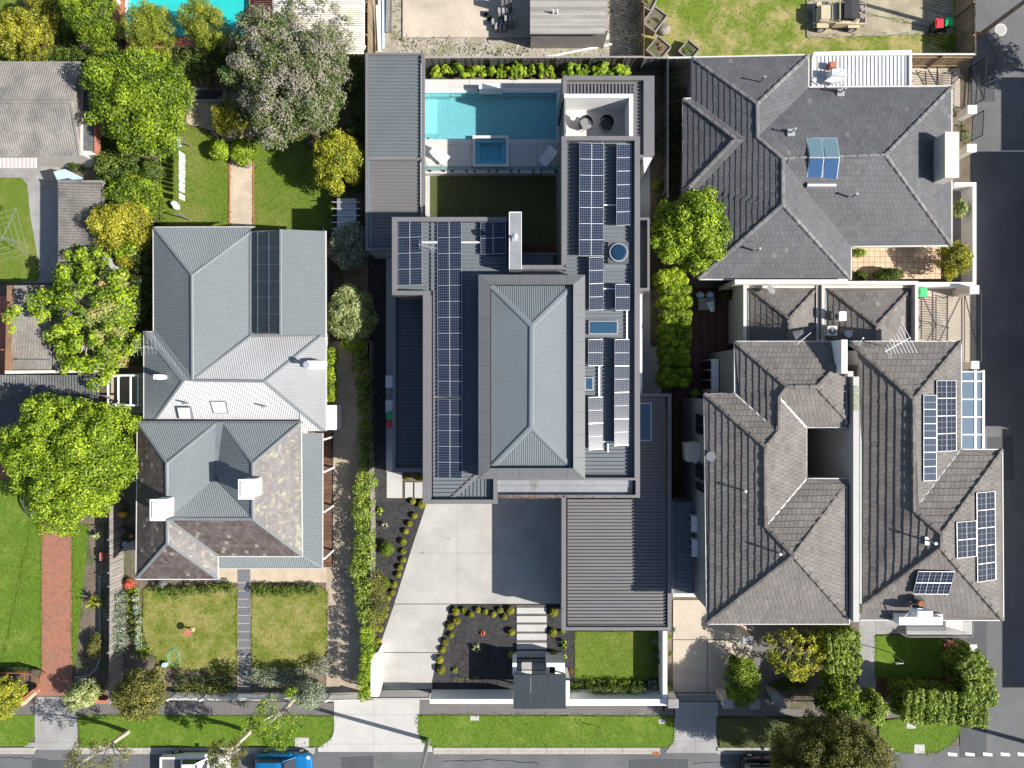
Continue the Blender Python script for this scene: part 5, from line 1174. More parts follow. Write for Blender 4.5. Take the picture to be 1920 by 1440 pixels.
tiled(th_, 'roof_tile', defs, 'roof_tile_dark', pitch=.345, tw=.3, step=.04); tiled(th_, 'roof_tile', bay, 'roof_tile_dark', pitch=.345, tw=.3, step=.04)
capping(th_, [((1298, 109, E), r1), (r1, (1515, 105, E)), (r1, r2), (r2, r3), (r3, r4), (r4, (1310, 522, E)), (r4, (1593, 522, E)), (r5, (1783, 164, E)), (r5, (1783, 460, E)), ((1281, 186, E), (1378, 260, 4.9)), ((1378, 260, 4.9), (1281, 362, E))], 'ridge_tile', w=.28)
capping(th_, [(r3, r5)], 'ridge_tile', w=.2)
gutter(th_, [(1310, 523.5, 3.3), (1281, 362, 3.3), (1280.5, 185, 3.3), (1297, 185, 3.3), (1297, 107.5, 3.3), (1516, 103, 3.3), (1516, 163.5, 3.3), (1784, 161.5, 3.3), (1784, 461, 3.3), (1595.5, 462.5, 3.3), (1595.5, 524, 3.3), (1310, 524, 3.3)], w=.09)
walls(th_, [(1298, 110), (1514, 106), (1514, 164), (1782, 164), (1782, 460), (1594, 460), (1594, 522), (1312, 522), (1284, 360), (1284, 188), (1298, 188)], 0, 3.2, 'cream_render', ztop=3.35, inset=.45)
# solar water heater folded over the ridge
hz = thing('solar_water_heater', 'solar water heater panels folded over the ridge of the dark tiled roof', 'solar heater', W(1542, 296, 5.4))
for i, (x0, x1) in enumerate(((1512, 1540), (1541, 1569))):
    d = 4 if True else 0
    for (ya, yb, za, zb, mt, sh) in ((258, 294, 5.05, 5.75, 'teal_heat', (0, 6)), (295, 341, 5.75, 4.95, 'blue_heat', (6, 0))):
        P = [(x0 + sh[0], ya, za), (x1 + sh[0], ya, za), (x1 + sh[1], yb, zb), (x0 + sh[1], yb, zb)]; m = MB(); m.prism([W(*p)[:2] for p in P], min(za, zb) - .25, [za, za, zb, zb]); g = part('collector', m, 'silver', hz)
        c = np.mean(np.array(P), 0); Q = [(x + (c[0] - x) * .09, y + (c[1] - y) * .055, z + .02) for x, y, z in P]; m = MB(); m.quad(*[W(*q) for q in Q]); part('pane', m, mt, g)
part('tank', MB().tube([V(1512, 347, 4.95), V(1566, 347, 4.95)], .2, 12), 'galvanised', hz)
b = MB(); b.pbox(1773, 248, 1797, 332, 0, 5.3); ec = part('chimney', b, 'cream_render', th_, label='wide cream external chimney')
b = MB(); b.pbox(1772, 247, 1798.5, 333, 5.3, 5.45); part('chimney_cap', b, 'cream_render', ec)
def vent(par, x, y, z, w=.5, h=.7, sq=True):
    q = V(x, y, z); m = MB()
    if sq: m.obox((q.x, q.y, z + .04), (w, w, .05), .0, ('Y', .0))
    part('vent_flashing', m, 'sky_glass' if False else 'galvanised', par) if sq else None
    m = MB(); m.tube([(q.x, q.y, z), (q.x, q.y, z + h)], .06, 8); m.tube([(q.x, q.y, z + h), (q.x, q.y, z + h + .08)], .09, 8); part('vent_pipe', m, 'galvanised', par)
vent(th_, 1483, 249, 5.05); vent(th_, 1576, 174, 3.6); vent(th_, 1427, 153, 4.4, sq=False); vent(th_, 1418, 470, 4.4, sq=False); vent(th_, 1597, 369, 4.8, sq=False)
# white annex with ribbed roof, evaporative unit and aerial
an = thing('garage_annex', 'flat white ribbed metal roof between the dark tiled house and the patchy lawn', 'shed', W(1610, 128, 0))
part('wall', MB().pbox(1532, 103, 1704, 164, 0, 2.8), 'cream_render', an)
ribbed(an, 'roof', [([(1530, 104, 2.95), (1706, 103, 2.95), (1706, 160, 2.95), (1530, 162, 2.95)], 'S')], 'white_sheet', .27, seam(.27, .05, .05))
b = MB(); b.pprism([(1526, 97), (1710, 93.5), (1710, 103), (1530, 104)], 2.6, 3.1); b.pprism([(1705, 103), (1710, 103), (1710, 160), (1705, 160)], 2.6, 3.1); b.pprism([(1522, 110), (1526, 97), (1531, 104), (1531, 163), (1522, 163)], 2.6, 3.1); part('barge_board', b, 'white_sheet', an)
ev = thing('air_conditioner', 'white evaporative air conditioner on the white ribbed annex roof', 'air conditioner', W(1575, 140, 3.0)); b = MB(); b.pbox(1561, 129, 1588, 141, 3.0, 3.95); part('casing', b, 'white_paint', ev); b = MB(); b.pprism([(1546, 152), (1562, 141), (1586, 141), (1580, 150), (1560, 155)], 3.0, 3.5); part('duct', b, 'white_sheet', ev)
b = MB(); b.pbox(1557, 115, 1569, 126, 2.95, 3.5); part('terracotta_flue', b, 'terracotta', an)
b = MB(); b.bar(V(1578, 174, 3.7), V(1582, 142, 4.6), .06, .06); b.bar(V(1586, 144, 4.6), V(1615, 126, 4.6), .03, .03)
for i in range(6): b.bar(V(1588 + i * 4, 138 - i * 2.4, 4.62), V(1594 + i * 4, 146 - i * 2.4, 4.62), .015, .015)
part('antenna', b, 'silver', th_)
# slatted iron yard gates on the side street
barred('yard_gate', 'tall iron barred gate by the short paling fence on the side street', W(1816, 130, 0), W(1812, 205, 0), .05, 2.0, .17, cross=True, rails=3)
barred('yard_gate', 'low iron railing between the white gate piers beside the side street', W(1816, 224, 0), W(1814, 268, 0), .4, 1.7, .15)
barred('driveway_gate', 'wide iron barred double gate across the cream driveway below the white street wall', W(1806, 552, 0), W(1806, 680, 0), .05, 2.0, .17, cross=True, rails=3)
# pergola of thin iron bars over the gated yards
def barroof(name, label, x0, y0, x1, y1, z, sp, lines):
    t = thing(name, label, 'trellis', W((x0 + x1) / 2, (y0 + y1) / 2, 0)); m = MB(); y = y0
    while y < y1: m.bar(V(x0, y, z), V(x1, y + (x1 - x0) * .08, z), .03, .03); y += sp
    part('bar', m, 'black_metal', t, kind='stuff'); m = MB()
    for a, b_ in lines: m.bar(V(*a, z + .04), V(*b_, z + .04), .05, .05)
    part('frame', m, 'black_metal', t)
    for x, y in ((x0, y0), (x1, y0), (x0, y1), (x1, y1)): a = V(x, y, z); part('post', MB().box(a.x - .03, a.y - .03, 0, a.x + .03, a.y + .03, z), 'black_metal', t)
barroof('bar_trellis', 'overhead trellis of thin black bars in the upper gated yard', 1726, 134, 1790, 205, .5, 4.4, [((1740, 130), (1760, 165)), ((1758, 132), (1760, 165)), ((1726, 150), (1735, 150))])
barroof('bar_trellis', 'overhead trellis of thin black bars across the cream driveway', 1722, 556, 1778, 640, .6, 4.6, [((1730, 556), (1755, 610)), ((1755, 556), (1755, 640)), ((1724, 600), (1780, 615)), ((1755, 610), (1738, 640))])
# street wall and piers
sw = thing('street_wall', 'pale rendered wall round the corner courtyard along the side street', 'wall', W(1825, 440, 0))
b = MB(); b.pbox(1824, 342, 1830.5, 535, 0, 1.35); b.pbox(1790, 342, 1824, 349, 0, 1.35); b.pbox(1722, 529, 1824, 536.5, 0, 1.4); part('wall_section', b, 'white_render', sw)
for i, (x0, y0, x1, y1, l) in enumerate(((1815, 197, 1832, 213, 'square white gate pier nearest the paling fence on the side street'), (1814, 270, 1831, 285, 'square white gate pier below the cream chimney on the side street'), (1819, 535, 1836, 551, 'square white pier at the lower end of the pale street wall'), (1822, 677, 1836, 692, 'square white pier above the glass awning'), (1819, 1209, 1832, 1222, 'small white pier beside the corner balcony'))):
    t = thing('gate_pier', l, 'pier', W((x0 + x1) / 2, (y0 + y1) / 2, 0)); part('shaft', MB().pbox(x0 + 1, y0 + 1, x1 - 1, y1 - 1, 0, 2.1), 'cream_render', t); part('cap', MB().pbox(x0, y0, x1, y1, 2.1, 2.2), 'white_render', t)

# ------------------------------------------------------------------ pair of small hipped garages
ga = thing('tiled_garage', 'left of two small parapeted garages with brown hipped tile roofs', 'garage', W(1470, 590, 0)); gb = thing('tiled_garage', 'right of two small parapeted garages with brown hipped tile roofs', 'garage', W(1630, 590, 0))
GE = 3.1
ap = (1478, 598, 4.2)
tiled(ga, 'roof_tile', [([(1407, 541, GE), (1531, 541, GE), ap], NN), ([(1407, 541, GE), ap, (1478, 650, 4.2), (1407, 650, GE)], WW), ([ap, (1531, 541, GE), (1531, 650, GE), (1478, 650, 4.2)], EA)], 'roof_tile_brown', pitch=.345, tw=.3, step=.03)
capping(ga, [((1407, 541, GE), ap), (ap, (1531, 541, GE)), (ap, (1478, 650, 4.2))], 'ridge_tile_brown', w=.26)
ap = (1643, 611, 4.4)
tiled(gb, 'roof_tile', [([(1553, 541, GE), (1709, 540, GE), ap], NN), ([(1553, 541, GE), ap, (1644, 650, 4.4), (1553, 650, GE)], WW), ([ap, (1709, 540, GE), (1709, 650, GE), (1644, 650, 4.4)], EA)], 'roof_tile_brown', pitch=.345, tw=.3, step=.03, odd=.06)
capping(gb, [((1553, 541, GE), ap), (ap, (1709, 540, GE)), (ap, (1644, 650, 4.4))], 'ridge_tile_brown', w=.26)
b = MB(); b.pbox(1378, 524, 1590, 533, 0, 3.9); b.pbox(1394, 533, 1400, 640, 0, 3.6); b.pbox(1400, 533, 1531, 540, 0, 3.2); b.pbox(1531, 533, 1536, 645, 0, 3.3); part('parapet', b, 'cream_render', ga)
b = MB(); b.pbox(1590, 527, 1722, 533.5, 0, 3.7); b.pbox(1716, 533.5, 1722, 645, 0, 3.7); b.pbox(1541, 534, 1546, 645, 0, 3.5); b.pbox(1546, 534, 1716, 540, 0, 3.2); b.pbox(1709.5, 540, 1712, 645, 0, 3.25); part('parapet', b, 'cream_render', gb)
b = MB(); b.pbox(1402, 541, 1407.5, 645, 2, 3.05); part('box_gutter', b, 'flashing', ga); b = MB(); b.pbox(1546.5, 541, 1553.5, 645, 2, 3.05); part('box_gutter', b, 'flashing', gb)
def dish(name, label, x, y, z, r, dirv, par=None, base_=None):
    q = V(x, y, z); t = thing(name, label, 'satellite dish', (q.x, q.y, z - .6)); d = Vector(dirv).normalized(); m = MB(); m.tube([q - d * .08, q - d * .02, q], [r * .3, r * .8, r], 20); part('reflector', m, 'galvanised', t)
    m = MB(); m.bar(q, q + d * .5, .02, .02); m.box(q.x + d.x * .5 - .04, q.y + d.y * .5 - .04, z + d.z * .5 - .04, q.x + d.x * .5 + .04, q.y + d.y * .5 + .04, z + d.z * .5 + .04); part('feed_arm', m, 'fabric_white', t); m = MB(); m.tube([(q.x, q.y, z - .7), tuple(q - d * .06)], .03, 6); part('mast', m, 'galvanised', t)
dish('satellite_dish', 'grey satellite dish on the left small garage', 1446, 543, 3.9, .35, (.3, .3, .6)); dish('satellite_dish', 'pale satellite dish at the upper left corner of the right duplex roof', 1611, 647, 8.0, .42, (.25, .75, .35)); dish('satellite_dish', 'dark dish in the shade between the garages and the duplex', 1591, 626, 3.9, .28, (0, .2, .6))
ac_unit(1574, 584, 1587, 601, 3.6, 'white air conditioner on a bracket above the right small garage roof', .8)
t = thing('air_conditioner', 'beige air conditioner with an open round fan lying between the two small garages', 'air conditioner', W(1561, 620, 3.4)); b = MB(); b.pbox(1552, 611, 1570, 629, 3.4, 4.3); part('casing', b, 'cream_render', t); c = V(1561, 620, 4.3)
part('fan_grille', MB().tube([c, c + Vector((0, 0, .03))], .24, 20), 'tray_grey', t); part('fan_hub', MB().tube([c, c + Vector((0, 0, .05))], .1, 14), 'fabric_white', t)

# ------------------------------------------------------------------ DUPLEX, left half
du = thing('townhouse', 'left half of the brown tiled duplex, with an open lightwell in its roof', 'house', W(1450, 900, 0))
Z = 7.45
A1, A2, B1, B2 = (1475, 725, 8.75), (1531, 725, 8.75), (1460, 745, 8.65), (1460, 808, 8.65); C1, C2, D1 = (1434, 838, 9.0), (1435, 987, 9.0), (1487, 1041, 9.7)
defs = [([(1377, 641, Z), (1577, 641, Z), (1577, 676, Z + .4), A2, A1], NN), ([(1377, 641, Z), A1, B1, B2, (1455, 806, 8.6), (1378, 738, Z)], WW), ([B1, A1, A2, (1590, 792, Z), (1590, 801, Z), (1512, 801, Z)], SS),
        ([A2, (1577, 676, Z + .4), (1587, 676, Z + .2), (1591, 792, Z)], EA), ([(1320, 738, Z), (1378, 738, Z), B2, C1], NN), ([(1320, 738, Z), C1, C2, D1, (1325, 1168, Z)], WW),
        ([B1, (1512, 803, Z), (1512, 897, Z), C2, C1, B2], EA), ([C2, (1512, 897, Z), (1587, 898, Z), (1587, 906, Z + .1), D1], NN), ([D1, (1587, 906, Z + .1), (1590, 1158, Z)], EA), ([D1, (1590, 1158, Z), (1590, 1169, Z), (1325, 1169, Z)], SS)]
KW = dict(pitch=.36, tw=.29, step=.055, gap=.016, odd=.001)
tiled(du, 'roof_tile', defs, 'roof_tile_brown', **KW)
capping(du, [((1377, 641, Z), A1), (A1, A2), (A2, (1577, 676, Z + .4)), (A2, (1590, 790, Z)), (A1, B1), (B1, B2), (B2, C1), ((1320, 738, Z), C1), (C1, C2), (C2, D1), (D1, (1587, 906, Z)), (D1, (1590, 1158, Z)), (D1, (1325, 1168, Z))], 'ridge_tile_brown', w=.3, h=.09)
gutter(du, [(1325, 1169.5, 7.4), (1319.5, 738, 7.4), (1377, 738, 7.4), (1376.5, 640, 7.4), (1578, 640, 7.4)]); gutter(du, [(1590, 801.5, 7.4), (1512, 801.5, 7.4), (1512, 897, 7.4), (1588, 897, 7.4)]); gutter(du, [(1325, 1170, 7.4), (1592, 1170, 7.4), (1592, 1150, 7.4)])
b = MB(); b.bar(V(1378.5, 739, 7.5), V(1456, 807, 8.62), .12, .04); b.bar(V(1462, 746, 8.65), V(1512, 802, 7.5), .12, .04); b.bar(V(1437, 986, 9.0), V(1512, 898, 7.5), .1, .04); part('valley_flashing', b, 'gutter_white', du)
walls(du, [(1379, 643), (1590, 643), (1590, 802), (1510, 802), (1510, 896), (1590, 896), (1590, 1166), (1327, 1166), (1322, 740), (1379, 740)], 0, 7.3, 'concrete_grey', ztop=7.4, inset=.35)
b = MB(); b.pbox(1578, 637, 1589, 700, 0, 8.9); part('fire_wall', b, 'white_render', du)
b = MB(); b.pbox(1589, 703, 1601, 1166, 6.4, 6.75); part('box_gutter', b, 'metal_inner', du)
b = MB(); b.pbox(1586.8, 706, 1588.2, 796, 7.2, 7.62); b.pbox(1587, 908, 1588.4, 1160, 7.2, 7.62); part('gutter_upstand', b, 'gutter_white', du)
# party wall between both halves
b = MB(); b.pbox(1590, 696, 1600, 706, 7, 8.3); b.pbox(1600, 706, 1611, 1166, 0, 8.0); part('party_wall', b, 'concrete_white', du); b = MB()
for y0, y1, m_ in ((725, 736, 0), (739, 758, 1), (760, 770, 0)): b.pbox(1600.5, y0, 1610.5, y1, 8, 8.12)
part('wall_coping', b, 'moss_tile', du)
for yy in (776, 870, 925, 960): pass
# windows on the visible west wall
for y0, y1 in ((777, 814), (868, 898), (905, 920)):
    xw = V(1320, 0, 7.4).x + .35; yA, yB = V(0, y0, 5.2).y, V(0, y1, 5.2).y
    w_ = part('window', MB().box(xw - .06, yB, 4.2, xw + .02, yA, 6.3), 'fabric_dark', du); part('pane', MB().box(xw - .08, yB + .06, 4.28, xw - .02, (yA + yB) / 2 - .04, 6.22), 'dark_glass', w_); part('pane', MB().box(xw - .08, (yA + yB) / 2 + .04, 4.28, xw - .02, yA - .06, 6.22), 'dark_glass', w_)
xw = V(1377, 0, 7.4).x + .35
w_ = part('window', MB().box(xw - .5, V(0, 735, 3).y, .3, xw - .02, V(0, 673, 3).y, 2.9), 'white_render', du)
for i in range(3): yy = V(0, 735, 3).y + .2 + i * .72; part('pane', MB().box(xw - .56, yy, .5, xw - .5, yy + .6, 2.7), 'dark_glass', w_)
b = MB(); b.pprism([(1287, 832), (1320, 828), (1320, 878), (1300, 866), (1290, 866)], 3.2, 4.6); part('chimney_breast', b, 'cream_render', du)
t = part('flue', MB().tube([V(1331, 852, 7.5), V(1331, 854, 8.5)], .2, 12), 'silver', du); part('flue_cowl', MB().tube([V(1333, 856, 8.5), V(1333, 856, 8.75)], .3, 12), 'galvanised', t)
vent(du, 1391, 918, 8.2); vent(du, 1455, 1034, 9.1)
b = MB(); q = V(1505, 636, 8.0); b.tube([(q.x, q.y, 7.4), (q.x, q.y, 8.3)], .025, 6); b.bar((q.x - .5, q.y - .35, 8.3), (q.x + .4, q.y + .4, 8.3), .03, .03)
for i in range(8): b.bar((q.x - .55 + i * .06, q.y + .2 + i * .05 - .25, 8.32), (q.x - .75 + i * .09, q.y + .45 + i * .02, 8.32), .012, .012)
part('antenna', b, 'silver', du)
# light well window
b = MB(); q0 = V(1512, 803, 7.0); q1 = V(1590, 895, 7.0); part('lightwell_floor', MB().box(q0.x, q1.y, -.02, q1.x, q0.y, .3), 'dark_render', du)  # floor coloured near-black to paint the deep shade in the well
b = MB(); b.box(q0.x + 2.2, q0.y - .3, 3, q0.x + 2.9, q0.y - .22, 5.5); part('window', b, 'white_glass', du)
# side roof with air conditioners at the foot of the west wall
sr = thing('side_roof', 'narrow grey iron skillion roof at the foot of the left duplex wall', 'shed', W(1290, 1030, 0))
part('wall', MB().pbox(1262, 942, 1318, 1112, 0, 2.5), 'grey_render', sr)
ribbed(sr, 'roof', [([(1266, 942, 2.7), (1318, 942, 2.9), (1318, 1113, 2.9), (1266, 1113, 2.7)], 'W')], 'metal_west', .3, seam(.3, .05, .04))
b = MB(); b.pbox(1259.5, 939, 1265, 1114, 2.2, 2.85); part('gutter', b, 'flashing', sr); b = MB(); b.pbox(1262, 1113, 1322, 1119, 0, 2.6); part('door_head', b, 'white_render', sr)
ac_unit(1297, 968, 1313, 998, 2.95, 'white twin fan air conditioner on the side roof, the upper of the pair', .85, 2); ac_unit(1298, 1012, 1315, 1044, 2.95, 'white twin fan air conditioner on the side roof, the lower of the pair', .85, 2)
# dark timber deck boards
dc = thing('timber_deck', 'dark red brown timber deck in the narrow shaded court left of the duplex', 'deck', W(1330, 700, 0)); m = MB()
for i in range(34): m.pbox(1262 + i * 4, 545, 1262 + i * 4 + 3.7, 944, 0, .25, rnd.random())
part('deck_board', m, 'timber_deck', dc, kind='stuff')
def folding_chair(px, py, rot, label, fab='green_plastic'):
    c = V(px, py, .7); t = thing('outdoor_chair', label, 'chair', (c.x, c.y, .25)); R = Matrix.Translation((c.x, c.y, .25)) @ Matrix.Rotation(rot, 4, 'Z'); T = lambda x, y, q: tuple(R @ Vector((x, y, q)))
    m = MB(); m.quad(T(-.28, -.28, .42), T(.28, -.28, .44), T(.28, .28, .44), T(-.28, .28, .42)); part('seat', m, fab, t); m = MB(); m.quad(T(-.28, -.28, .44), T(-.28, .28, .44), T(-.45, .28, .9), T(-.45, -.28, .9)); part('backrest', m, fab, t)
    for x in (-.25, .25):
        for y in (-.27, .27): part('leg', MB().bar(T(x, y, .42), T(x * 1.1, y, 0), .03, .03), 'silver', t)
folding_chair(1304, 737, .6, 'lime green outdoor chair on the dark deck, the left of two'); folding_chair(1334, 736, 1.3, 'lime green outdoor chair against the duplex corner, the right of two')
t = thing('outdoor_table', 'small table draped with a white cloth on the shaded deck', 'table', W(1325, 572, .25)); c = V(1325, 570, 1.0)
part('table_top', MB().box(c.x - .6, c.y - .45, .95, c.x + .6, c.y + .45, 1.0), 'timber_grey', t)
for x in (-.5, .5):
    for y in (-.38, .38): part('leg', MB().box(c.x + x - .03, c.y + y - .03, .25, c.x + x + .03, c.y + y + .03, .95), 'timber_grey', t)
m = MB(); m.prism([(c.x - .05, c.y + .1), (c.x + .5, c.y + .2), (c.x + .55, c.y - .55), (c.x + .3, c.y - .6), (c.x + .1, c.y - .2)], 1.0, 1.04); solo('tablecloth', m, 'fabric_white', 'crumpled white cloth lying over the small deck table', 'cloth')
m = MB()
for i in range(2): q = V(1313 + i * 18, 553, .8); m.blob((q.x, q.y, .8), (.3, .25, .18))
solo('cushion', m, 'pale_blue', 'pale blue cushions stacked behind the cloth covered deck table', 'cushion')

# ------------------------------------------------------------------ DUPLEX, right half
dv = thing('townhouse', 'right half of the brown tiled duplex with solar panels, on the side street corner', 'house', W(1740, 900, 0))
P1, P2, Q1, Q2 = (1712, 748, 8.75), (1713, 957, 8.75), (1764, 1001, 9.25), (1763, 1027, 9.25); Z = 7.3
defs = [([(1592, 641, Z), (1801, 641, Z), P1], NN), ([(1594, 643, Z), P1, P2, Q1, Q2, (1616, 1136, Z), (1616, 665, Z + .2)], WW), ([P1, (1801, 641, Z), (1801, 843, Z), P2], EA), ([P2, (1801, 843, Z), (1878, 844, Z), Q1], NN),
        ([Q1, (1878, 844, Z), (1880, 1162, Z), Q2], EA), ([Q2, (1880, 1162, Z), (1613, 1161, Z), (1616, 1136, Z)], SS)]
tiled(dv, 'roof_tile', defs, 'roof_tile_brown', pitch=.4, tw=.32, step=.058, gap=.016, odd=.006)
capping(dv, [((1594, 643, Z), P1), (P1, (1801, 641, Z)), (P1, P2), (P2, Q1), (Q1, (1878, 844, Z)), (Q1, Q2), (Q2, (1880, 1162, Z)), (Q2, (1616, 1136, Z))], 'ridge_tile_brown', w=.3, h=.09)
b = MB()
for x, y0, y1 in ((1618, 850, 948), (1629, 858, 955), (1641, 850, 955)): pass
gutter(dv, [(1594, 640, 7.25), (1802, 640, 7.25), (1802, 842.5, 7.25), (1879, 842.5, 7.25), (1881, 1163, 7.25), (1613, 1162, 7.25)])
b = MB(); b.bar(V(1714, 957, 8.76), V(1800, 844, 7.35), .1, .04); part('valley_flashing', b, 'flashing', dv); b = MB(); b.pbox(1612, 700, 1616, 1132, 7.0, 7.45); part('box_gutter', b, 'flashing', dv)
walls(dv, [(1596, 645), (1799, 645), (1799, 846), (1876, 846), (1876, 1158), (1616, 1158), (1616, 700), (1600, 690)], 0, 7.15, 'cream_render', ztop=7.25, inset=.4)
def onroof(z0, x0, xe, ze, x): return z0 + (x - x0) / (xe - x0) * (ze - z0)
zr = lambda x: onroof(8.75, 1712, 1801, 7.3, x) + .22
solar(dv, (1732, 740.5, zr(1732)), (1756, 741, zr(1756)), (1732, 902, zr(1732)), 1, 6, 'solar_plain'); solar(dv, (1756.5, 713.5, zr(1757)), (1793, 713.5, zr(1793)), (1757, 847, zr(1757)), 1, 4, 'solar_dark')
zr = lambda x: onroof(9.25, 1763, 1879, 7.3, x) + .22
solar(dv, (1794, 979, zr(1794)), (1831, 976, zr(1831)), (1795, 1047, zr(1794)), 1, 2, 'solar_dark'); solar(dv, (1831.5, 924, zr(1831)), (1866, 921, zr(1866)), (1833, 1092, zr(1831)), 1, 5, 'solar_dark')
zs = lambda y: onroof(9.25, 1027, 1162, 7.3, y) + .22
solar(dv, (1722, 1071.5, zs(1071)), (1790, 1072, zs(1071)), (1712, 1114, zs(1114)), 3, 2, 'solar_dark')
vent(dv, 1741, 1014, 8.95)
b = MB(); q = V(1684, 644, 8.3); b.tube([(q.x - .6, q.y - .1, 7.3), (q.x - .6, q.y - .1, 8.9)], .03, 6); b.bar((q.x - 1.1, q.y - .55, 8.8), (q.x + .5, q.y + .35, 8.8), .04, .03)
for i in range(9): x = q.x - 1.0 + i * .18; y = q.y - .5 + i * .1; l = .2 + i * .09; b.bar((x + l * .5, y - l, 8.82), (x - l * .5, y + l, 8.82), .018, .018)
part('antenna', b, 'silver', dv)
# glass awning on the street side
ga_ = thing('glass_awning', 'glass roofed awning of blue panes along the street side of the right duplex', 'awning', W(1822, 770, 0))
yy = [697, 715, 749, 782, 815, 846]
for i in range(5): part('pane', MB().pbox(1802, yy[i] + 1, 1842, yy[i + 1] - .5, 3.0, 3.03), 'sky_glass', ga_)
for y in yy: part('glazing_bar', MB().pbox(1801, y - 1, 1844, y + .6, 2.95, 3.08), 'silver', ga_)
b = MB(); b.pbox(1842.5, 694, 1846.5, 847, 2.8, 3.1); b.pbox(1827, 694, 1831.5, 847, 3.04, 3.07); part('edge_beam', b, 'white_paint', ga_)
for y in (700, 770, 842): a = V(1844, y, 2.8); part('post', MB().box(a.x - .05, a.y - .05, 0, a.x + .05, a.y + .05, 2.8), 'white_paint', ga_)
# corner balcony with railings and plant
bal = thing('balcony', 'white balcony with dark railings hanging off the front of the right duplex', 'balcony', W(1760, 1180, 0))
part('balcony_floor', MB().pbox(1700, 1165, 1822, 1190, 3.6, 3.8), 'concrete_white', bal); b = MB(); b.pbox(1686, 1157, 1768, 1172, 6.2, 8.0); b.pbox(1680, 1152, 1768, 1157, 6.2, 7.7); part('parapet_beam', b, 'white_render', bal)
b = MB(); b.pbox(1773, 1160, 1805, 1183, 3.81, 3.83); part('floor_tiles', b, 'timber_pale', bal)
for (A, B) in (((1703, 1194), (1824, 1194)), ((1824, 1194), (1824, 1163)), ((1690, 1188), (1702, 1194))):
    a, c = V(*A, 4.9), V(*B, 4.9); m = MB(); n = max(3, int((c - a).length / .13))
    for i in range(n + 1): p = a.lerp(c, i / n); m.bar((p.x, p.y, 3.8), (p.x, p.y, 4.9), .02, .02)
    r_ = part('railing', m, 'galvanised', bal, kind='stuff'); m = MB(); m.bar(a, c, .07, .06); part('handrail', m, 'tray_grey', bal)
b = MB(); b.pbox(1812, 1163, 1824, 1190, 0, 3.6); part('column', b, 'cream_render', bal)
t = thing('air_conditioner', 'white boxed air conditioner on the white balcony beam with a curved hose', 'air conditioner', W(1735, 1150, 8.0)); part('casing', MB().pbox(1721, 1146, 1749, 1157.5, 8.0, 8.8), 'white_paint', t); b = MB(); b.tube([V(1738, 1143, 8.5), V(1722, 1141, 8.6), V(1706, 1146, 8.5), V(1696, 1156, 8.0)], .035, 6); part('hose', b, 'fabric_white', t)
t = thing('chimney_pot', 'round tray and dark red pot on the roof edge above the balcony', 'pot', W(1725, 1132, 7.4)); c = V(1724, 1132, 8.3); part('tray', MB().tube([(c.x, c.y, 8.1), (c.x, c.y, 8.15)], .42, 18), 'fabric_dark', t); part('pot', MB().tube([(c.x, c.y + .05, 7.4), (c.x, c.y + .05, 8.5)], [.14, .18], 12), 'rust', t)

# ------------------------------------------------------------------ out-of-frame neighbours across the side street (their shade falls in view)
def plainhouse(label, x0, y0, x1, y1, ze, zr_):
    t = thing('brick_house', label, 'house', ((x0 + x1) / 2, (y0 + y1) / 2, 0)); part('wall', MB().box(x0 + .5, y0 + .5, 0, x1 - .5, y1 - .5, ze - .1), 'brick_wall', t)
    m = MB(); e = [(x0, y0), (x1, y0), (x1, y1), (x0, y1)]; h = min(x1 - x0, y1 - y0) / 2
    ra, rb = ((x0 + x1) / 2, y0 + h), ((x0 + x1) / 2, y1 - h)
    m.quad((*e[0], ze), (*e[3], ze), (*rb, zr_), (*ra, zr_)); m.quad((*e[2], ze), (*e[1], ze), (*ra, zr_), (*rb, zr_)); m.quad((*e[0], ze), (*ra, zr_), (*e[1], ze)); m.quad((*e[3], ze), (*e[2], ze), (*rb, zr_)); m.quad(*[(*p, ze) for p in e]); part('roof', m, 'roof_tile_dark', t)
plainhouse('two storey house across the side street whose shade covers the upper road', 40.95, -5, 55, 15.6, 5.6, 7.4)
plainhouse('two storey house across the side street whose shade covers the lower road', 43.4, -24.6, 57, -5.2, 5.6, 7.4)
plainhouse('low house across the side street at its upper end', 43.2, 15.7, 57, 21.2, 5.5, 6.6)
# ------------------------------------------------------------------ FAR LEFT SHEDS AND YARD
ls = thing('old_house', 'house with a long grey fibro sheet roof at the left edge of the garden', 'house', W(60, 205, 0))
walls(ls, [(-60, 122), (150, 122), (150, 288), (-60, 288)], 0, 2.9, 'cream_render', ztop=3.1)
ribbed(ls, 'sheet_roof', [([(-80, 115, 3.2), (152, 115, 3.2), (134, 191, 4.3), (-80, 191, 4.3)], 'N'), ([(-80, 191, 4.3), (134, 191, 4.3), (150, 293, 3.1), (-80, 293, 3.1)], 'S'), ([(134, 191, 4.3), (152, 115, 3.2), (150, 293, 3.1)], 'E')], 'cement_sheet', .16, [(0, 0), (.25, .02), (.5, 0), (.75, -.02)])
capping(ls, [((-80, 191, 4.3), (134, 191, 4.3)), ((134, 191, 4.3), (150, 293, 3.1))], 'cement_sheet', w=.3, h=.07, seg=0, kind=None)
ribbed(ls, 'lean_to_roof', [([(152, 128, 2.8), (178, 128, 2.5), (176, 284, 2.5), (152, 282, 2.8)], 'E')], 'dark_sheet', .13, CORR)
b = MB(); b.pbox(176.5, 126, 179, 286, 2.0, 2.6); part('barge_board', b, 'terracotta', ls); b = MB(); b.pbox(150, 282, 178, 290, 0, 2.4); part('lean_to_wall', b, 'cream_render', ls)
aw = thing('striped_awning', 'faded pink and white striped awning below the fibro roof', 'awning', W(35, 305, 0))
